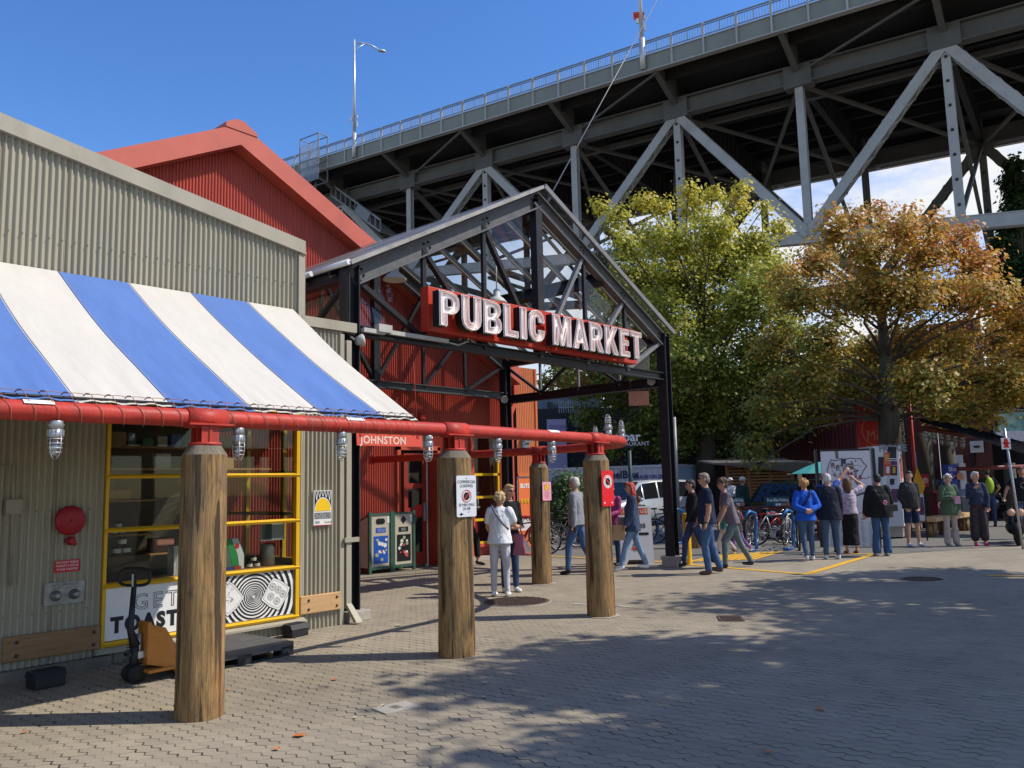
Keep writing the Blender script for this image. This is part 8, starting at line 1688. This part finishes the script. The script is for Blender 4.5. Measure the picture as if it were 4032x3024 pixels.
# ---- motorbike
gmb = Gd(2188, 20.5); t = thing('motorbike', 'black scooter style motorbike with twin round headlamps at the right edge', 'motorbike', gmb); d = (TO * .8 + LEFT * .45).normalized(); sd = d.cross(ZZ)
mb = MB(); mb.lathe(gmb - sd * .07 + ZZ * .27, [(.14, 0), (.22, -.0), (.27, .03), (.27, .11), (.22, .14), (.14, .14)], 22, sd); mb.build('wheel', mRubber, t)
g2_ = gmb - d * 1.25; mb = MB(); mb.lathe(g2_ - sd * .07 + ZZ * .27, [(.14, 0), (.22, -.0), (.27, .03), (.27, .11), (.22, .14), (.14, .14)], 22, sd); mb.build('wheel', mRubber, t)
for s in (-.1, .1): mb = MB(); mb.lathe(gmb + sd * s + ZZ * .80 + d * .05, [(.05, -.05), (.085, 0), (.088, .03), (.0, .05)], 16, d, cap=False); mb.build('headlight', M('headlamp_warm', (.75, .45, .3), .15, 0, 0), t)
mb = MB(); mb.tube([gmb + ZZ * .27 + sd * .09, gmb - d * .2 + ZZ * .9 + sd * .09], .03, 8); mb.tube([gmb + ZZ * .27 - sd * .09, gmb - d * .2 + ZZ * .9 - sd * .09], .03, 8); mb.tube([gmb - d * .2 + ZZ * 1.0 + sd * .36, gmb - d * .12 + ZZ * 1.02, gmb - d * .2 + ZZ * 1.0 - sd * .36], .018, 8); mb.ell(gmb + ZZ * .5, (.1, .1, .06), 10); mb.build('front_fork', mBlk, t)
mb = MB(); mb.ell(gmb - d * .62 + ZZ * .62, (.30, .26, .2), 14); mb.ell(gmb - d * .7 + ZZ * .4, (.3, .25, .2), 12); mb.ell(gmb - d * 1.05 + ZZ * .72, (.34, .3, .09), 12); mb.build('body', M('moto_black', (.015, .015, .016), .25, .2, 0), t)
mb = MB()
for s in (1, -1): mb.tube([gmb - d * .2 + ZZ * 1.02 + sd * .2 * s, gmb - d * .2 + ZZ * 1.2 + sd * .3 * s], .008, 5); mb.ell(gmb - d * .2 + ZZ * 1.22 + sd * .32 * s, .05, 8)
mb.build('mirrors', mBlk, t)
# hydrant sign
gp = Gd(2196, 19.5); t = thing('hydrant_sign', 'white sign with a red hydrant symbol on a slim pole at the right edge', 'sign', gp); a = At(gp, 2173, 944)
mb = MB(); mb.tube([gp, a + f0 * .03 + ZZ * .2], .028, 8); mb.build('pole', mChrome, t); mb = MB(); c, w_, h = panel(mb, gp, 2162, 946, 2184, 970, .01); mb.build('plate', mWhite, t)
mb = MB(); q = c - f0 * .007; mb.obox(q - ZZ * .01, r0 * .05, f0 * .001, ZZ * .075); mb.obox(q + ZZ * .005, r0 * .085, f0 * .001, ZZ * .022); mb.obox(q - ZZ * .085, r0 * .07, f0 * .001, ZZ * .015); disc(mb, q + ZZ * .07, -f0, .05, 0, 16); mb.build('symbol', mTxtR, t)
# ---- pillars with no parking plates, mail box, pay station
mPil = M('old_pillar', (.065, .06, .045), .9, 0, .2, 5, stretch=(1, 1, .2))
for x, top, r, lb in ((2003, 935, .26, 'dark timber pillar with a red no parking plate beside the bench'), (2053, 955, .24, 'dark timber pillar standing right of the pay station'), (2183, 1000, .2, 'dark timber pillar behind the hydrant sign')):
    g_ = Gd(x, 28); z = At(g_, x, top).z; t = thing('timber_pillar', lb, 'post', g_, 'dark timber pillars by the red building'); mb = MB(); mb.lathe(g_, [(r, 0), (r * .93, z)], 16); mb.build('log', mPil, t)
    if x == 2003: mb = MB(); c, w_, h = panel(mb, g_ - f0 * .28, 1990, 1024, 2008, 1052, .01); mb.build('plate', M('plaque_red2', (.40, .025, .03), .5), t); mb = MB(); disc(mb, c - f0 * .007, -f0, .09, 0, 18, .07); text_to(mb, 'P', .13, c - f0 * .008 - r0 * .035 - ZZ * .045, r0, ZZ, 0, off=.004); mb.build('symbol', mTxtW, t)
g_ = Gd(2022, 26.5); t = thing('mail_box', 'dark red mail box beside the timber pillar', 'mail box', g_); mb = MB(); a, b = At(g_, 2014, 1064), At(g_, 2034, 1118); c = (a + b) / 2; mb.obox(V((c.x, c.y, (a.z + b.z) / 2)), r0 * (b - a).dot(r0) * .5, f0 * .25, ZZ * (a.z - b.z) / 2); mb.obox(V((c.x, c.y, .2)), r0 * .15, f0 * .15, ZZ * .2); mb.obox(V((c.x, c.y, a.z + .02)) - f0 * .05, r0 * .28, f0 * .3, ZZ * .04); mb.build('body', M('mail_red', (.22, .015, .02), .5), t, bevel=.01); mb = MB(); disc(mb, V((c.x, c.y, c.z)) - f0 * .26, -f0, .1, 0, 16, .075); mb.build('emblem', mTxtW, t)
g_ = Gd(2060, 27.3); t = thing('pay_station', 'grey parking pay station with blue and white posters above', 'pay station', g_); mb = MB(); panel(mb, g_, 2042, 1004, 2064, 1060, .4); mb.build('blue_poster', M('poster_ultramarine', (.05, .07, .35), .5), t); mb = MB(); c, w_, h = panel(mb, g_ - f0 * .05, 2064, 1001, 2083, 1056, .4); mb.build('white_poster', M('poster_pale', ()), t)
mb = MB(); c, w_, h = panel(mb, g_ - f0 * .3, 2067, 1022, 2081, 1036, .02); mb.build('orange_print', M('print_orange', ()), t); mb = MB(); q = At(g_, 2048, 1018) - f0 * .21; text_to(mb, 'Shop', .2, q - r0 * .1, r0, ZZ, 0); text_to(mb, 'Creek', .2, q - r0 * .1 - ZZ * .22, r0, ZZ, 0); mb.build('lettering', mTxtW, t)
mb = MB(); a, b = At(g_, 2069, 1072), At(g_, 2083, 1128); c = (a + b) / 2; mb.obox(V((c.x, c.y, a.z / 2)) - f0 * .3, r0 * .2, f0 * .15, ZZ * a.z / 2); mb.build('machine', M('machine_grey', (.09, .10, .12), .4), t, bevel=.02)
# ---- dark red shop building behind
gR = Gd(1800, 40); mDR = M('dark_red_steel', (.10, .020, .020), .6, 0, .10, .8); t = thing('dark_red_building', 'long dark red ribbed building behind the trees and bike racks', 'building', gR)
A_ = Gd(1330, 53); B_ = Gd(2035, 33.0); C_ = Gd(2150, 31.5); E_ = Gd(2330, 36); d1 = (B_ - A_).normalized(); n1_ = d1.cross(ZZ); n1_ = n1_ if n1_.dot(f0) < 0 else -n1_
HB = 7.6
mb = MB(); corr(mb, A_, d1, n1_, (B_ - A_).length, 0, HB, pitch=.2, amp=.022, spp=4); mb.build('wall', mDR, t)
d2 = (C_ - B_).normalized(); n2_ = d2.cross(ZZ); n2_ = n2_ if n2_.dot(f0) < 0 else -n2_
mb = MB(); corr(mb, B_ , d2, n2_, (C_ - B_).length, 0, HB + .2, pitch=.12, amp=.012, spp=4); mb.build('brown_wall', M('brown_clad', (.13, .045, .035), .6, 0, .08), t)
mb = MB(); mb.add([(A_.x, A_.y, HB), (B_.x, B_.y, HB), (C_.x, C_.y, HB), (C_ + f0 * 12).to_tuple()[:2] + (HB,), (A_ + f0 * 12).to_tuple()[:2] + (HB,)], [(0, 1, 2, 3, 4)]); mb.build('roof', mDark, t)
def onw(x, y, P0, nn_, e=.05): d = ray(x, y); tt = (P0 - CAM).dot(nn_) / d.dot(nn_); return CAM + d * tt + nn_ * e
def wwin(x0, y0, x1, y1, P0, nn_, nm='window', m_=None, fm=None):
    a, b = onw(x0, y0, P0, nn_), onw(x1, y1, P0, nn_); xd = ZZ.cross(nn_); w_ = (b - a).dot(xd) / 2; h = (a.z - b.z) / 2; c = (a + b) / 2
    mb = MB(); mb.obox(c, xd * w_, nn_ * .03, ZZ * h, 0)
    f = mb.build(nm, fm or mBlk, t); mb = MB(); mb.obox(c + nn_ * .032, xd * (w_ - .05), nn_ * .003, ZZ * (h - .05), 0); mb.build('pane', m_ or M('dark_pane', (.05, .06, .065), .08, 0, .3, 2, spec=.8), f)
    return c, xd, w_, h
wwin(1903, 862, 1947, 903, A_, n1_, m_=M('pane_lit', (.16, .13, .12), .1, 0, .6, 1.2)); wwin(1970, 1015, 2028, 1072, A_, n1_, m_=M('pane_lit', ())); wwin(1835, 860, 1850, 900, A_, n1_)
wwin(2085, 850, 2100, 905, B_, n2_, m_=M('pane_green', (.12, .16, .08), .1, 0, .6, 3)); wwin(2112, 850, 2127, 905, B_, n2_, m_=M('pane_green', ())); wwin(2098, 975, 2112, 1060, B_, n2_)
wwin(1700, 1000, 1718, 1030, A_, n1_); wwin(1722, 1000, 1738, 1045, A_, n1_); wwin(1480, 1040, 1620, 1100, A_, n1_, 'shopfront')
c, xd, w_, h = wwin(2066, 983, 2082, 1005, A_, n1_, 'small_plate', mWhite, mWhite)
for x, lb in ((1545, 'white air conditioning unit on the dark red wall above the container'), (1602, 'white air conditioning unit on the dark red wall above the slatted shed')):
    a, b = onw(x - 17, 970, A_, n1_, .3), onw(x + 19, 1003, A_, n1_, .3); c = (a + b) / 2; xd = ZZ.cross(n1_); o_t = thing('air_conditioner', lb, 'air conditioner', c, 'air conditioners on the dark red wall'); w_ = (b - a).dot(xd) / 2; h = (a.z - b.z) / 2
    mb = MB(); mb.obox(c, xd * w_, n1_ * .2, ZZ * h); mb.build('casing', M('ac_white', (.42, .42, .42), .5), o_t, bevel=.02); mb = MB(); disc(mb, c + n1_ * .205 - xd * w_ * .2, n1_, h * .85, 0, 20); disc(mb, c + n1_ * .21 - xd * w_ * .2, n1_, h * .5, 1, 16, h * .44); disc(mb, c + n1_ * .21 - xd * w_ * .2, n1_, h * .78, 1, 20, h * .72); mb.build('fan_grille', [M('dark_grille', (.06, .06, .06), .6, 0, 0), mChrome], o_t)
# security-camera sign and balcony corner at the far right
t2 = thing('cctv_sign', 'white sign with a black camera symbol on the brown wall', 'sign', onw(2112, 965, B_, n2_)); c = onw(2112, 965, B_, n2_, .08); xd = ZZ.cross(n2_); mb = MB(); mb.obox(c, xd * .24, n2_ * .01, ZZ * .22); mb.build('plate', mWhite, t2); mb = MB(); mb.ell(c + n2_ * .012, (.13, .13, .045), 12); mb.build('symbol', mTxtB, t2)
g3_ = Gd(2205, 30); t3 = thing('balcony_building', 'dark building corner with a balcony railing and a bright mural board at the right edge', 'building', g3_); mb = MB(); panel(mb, g3_ + f0 * 3, 2140, 800, 2330, 1130, 4.0); mb.build('wall', mDark, t3)
mb = MB(); panel(mb, g3_, 2153, 893, 2260, 930, .08); mb.build('mural_board', M('mural', (.15, .30, .28), .5, 0, .7, 3, dirt=(.5, .4, .1), ds=3, damt=.8), t3); mb = MB(); panel(mb, g3_ - f0 * .1, 2150, 932, 2260, 952, .1); mb.build('sign_board', M('poster_pale', ()), t3)
mb = MB(); 
for y in (882, 888): p, q = At(g3_, 2146, y), At(g3_, 2260, y + 6); mb.bar(p, q, .04, .04)
for k in range(5): p, q = At(g3_, 2147 + k * 20, 884 + k), At(g3_, 2147 + k * 20, 935 + k); mb.bar(q, p, .04, .04, up=f0)
mb.build('railing', mGal, t3)
# shade sail and hanging lights
gs = Gd(2080, 25.5); t4 = thing('shade_sail', 'long black awning sloping down to the right over the bench', 'awning', gs); mb = MB()
P = [At(gs, 1984, 903), At(gs, 2060, 915), At(gs, 2140, 935), At(gs + f0 * -1, 2260, 968)]; Q = [At(gs - f0 * 1.2, 1990, 912), At(gs - f0 * 1.5, 2066, 932), At(gs - f0 * 1.8, 2140, 958), At(gs - f0 * 2.5, 2260, 995)]
for i in range(3): mb.add([P[i], P[i + 1], Q[i + 1], Q[i]], [(0, 1, 2, 3)], 0, True)
mb.build('canvas', M('sail_black', (.010, .010, .012), .9, spec=0.), t4); mb = MB(); a, b = At(gs, 1992, 925), At(gs, 2120, 945); mb.tube([a, b], .07, 8); a, b = At(gs, 2068, 1013), At(gs, 2230, 1007); mb.tube([a, b], .06, 8); mb.build('rail', M('rail_dull_red', (.16, .035, .03), .5), t4)
for i, x in enumerate((2000, 2017, 2033, 2048, 2063, 2078)):
    q = At(gs, x, 930 + (x - 1992) * .16); o = dup(cg, (q.x, q.y, q.z), 0, ('first', 'second', 'third', 'fourth', 'fifth', 'last')[i] + ' hanging lamp from the left under the black shade sail', 'hanging lamps under the shade sail', 1.3)
# ---- slatted shed
gS = Gd(1650, 34); t = thing('slatted_shed', 'timber slatted bike shed with a low sloping metal roof', 'shed', gS); mSl = M('slat_wood', (.24, .115, .05), .7, 0, .15)
a, b = At(gS, 1576, 1110), At(gS, 1718, 1110); a, b = V((a.x, a.y, 0)), V((b.x, b.y, 0)); d = (b - a).normalized(); mb = MB()
for k in range(19): z = .12 + k * .125; mb.bar(a + ZZ * z, b + ZZ * z, .03, .075)
mb.build('slats', mSl, t)
for f_ in (0, .33, .66, 1): q = a.lerp(b, f_); mb = MB(); mb.bar(q + f0 * .05, q + f0 * .05 + ZZ * 2.5, .1, .1, up=f0); mb.build('post', mSl, t)
mb = MB(); mb.bar(a + f0 * 2.2, b + f0 * 2.2, .04, 4.8); mb.build('back_wall', mDark, t)
mb = MB(); z0 = At(gS, 1600, 1003).z; e = b + d * .5; mb.prism([a - d * .6 - f0 * .5 + ZZ * z0, e - f0 * .5 + ZZ * z0, e + d * 1.7 - f0 * .2 + ZZ * (z0 - .62), e + d * 1.7 + f0 * 2.4 + ZZ * (z0 - .4), e + f0 * 2.5 + ZZ * (z0 + .2), a - d * .6 + f0 * 2.5 + ZZ * (z0 + .2)], (0, 0, .07)); mb.build('roof', M('shed_roof', (.15, .14, .13), .5, .3, .2), t)
g_ = Gd(1765, 31); t = thing('parasol', 'small teal market parasol left of the map board', 'parasol', g_); q = At(g_, 1769, 998); mb = MB(); mb.lathe(V((q.x, q.y, 0)), [(1.1, q.z - .42), (.55, q.z - .18), (.02, q.z)], 8, sm=False, cap=False); mb.build('canopy', M('parasol_teal', (.06, .33, .33), .7), t); mb = MB(); mb.tube([V((q.x, q.y, 0)), q], .03, 8); mb.build('pole', mWhite, t)
# ---- charcoal building on the left of the trees, seen under the canopy
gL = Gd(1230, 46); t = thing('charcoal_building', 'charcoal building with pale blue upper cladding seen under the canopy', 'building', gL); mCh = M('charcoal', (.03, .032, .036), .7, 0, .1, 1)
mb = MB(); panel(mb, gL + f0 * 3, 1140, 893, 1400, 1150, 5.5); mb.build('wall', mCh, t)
mb = MB(); panel(mb, gL + f0 * 5, 1150, 860, 1290, 893, 5); mb.build('upper_wall', M('clad_blue', (.16, .20, .25), .5, 0, .3, 3, stretch=(6, 6, .1)), t)
for x0, x1, y0, y1 in ((1182, 1205, 868, 890), (1210, 1235, 874, 893)): mb = MB(); panel(mb, gL + f0 * 2.4, x0, y0, x1, y1, .06); mb.build('window', M('dark_pane', ()), t)
mb = MB()
for k in range(10): p = At(gL + f0 * .2, 1208 + k * 5, 892); mb.bar(p, p + ZZ * .7, .05, .05, up=f0)
p, q = At(gL + f0 * .2, 1206, 880), At(gL + f0 * .2, 1256, 880); mb.bar(p, q, .06, .06); mb.build('balcony_rail', M('rail_pale', (.35, .38, .42), .5), t)
gq = gL - f0 * .05; mb = MB(); c, w_, h = panel(mb, gq, 1181, 906, 1226, 1020, .04); mb.build('banner', M('banner_lavender', (.42, .40, .58), .6, 0, .08, .6), t)
mb = MB(); text_to(mb, 'BRINGING', .36, At(gq, 1186, 928) - f0 * .03, r0, ZZ, 0, spread=.62); text_to(mb, 'SINCE 1984', .3, At(gq, 1186, 969) - f0 * .03, r0, ZZ, 0, spread=.62); mb.build('lettering', M('ink_violet', (.20, .17, .30), .5, 0, 0), t)
mb = MB(); c, w_, h = panel(mb, gq, 1240, 885, 1286, 921, .04); mb.build('sign_board', M('sign_slate', (.16, .18, .22), .6), t); mb = MB(); text_to(mb, 'TEES', .78, At(gq, 1245, 912) - f0 * .03, r0, ZZ, 0, off=.02, space=1.1); mb.build('lettering', mTxtB, t)
g_ = Gd(1352, 33); t = thing('restaurant_sign', 'dark restaurant sign half hidden by leaves and the red sign post', 'sign', g_); mb = MB(); panel(mb, g_, 1318, 938, 1368, 968, .1); mb.build('board', mCh, t)
mb = MB(); q = At(g_, 1316, 953) - f0 * .06; text_to(mb, 'san', .52, q, r0, ZZ, 1, off=.012); text_to(mb, 'd', .52, At(g_, 1338, 953) - f0 * .06, r0, ZZ, 2, off=.012); text_to(mb, 'bar', .52, At(g_, 1346, 953) - f0 * .06, r0, ZZ, 0, off=.012); text_to(mb, 'RESTAURANT', .23, At(g_, 1320, 964) - f0 * .06, r0, ZZ, 0, space=1.1); mb.build('lettering', [mTxtW, mTxtW, M('print_orange', ())], t); mb = MB(); mb.tube([Gd(1362, 33), Gd(1362, 33) + ZZ * 3], .08, 8); mb.build('pole', M('pole_green', (.02, .05, .05), .5), t)
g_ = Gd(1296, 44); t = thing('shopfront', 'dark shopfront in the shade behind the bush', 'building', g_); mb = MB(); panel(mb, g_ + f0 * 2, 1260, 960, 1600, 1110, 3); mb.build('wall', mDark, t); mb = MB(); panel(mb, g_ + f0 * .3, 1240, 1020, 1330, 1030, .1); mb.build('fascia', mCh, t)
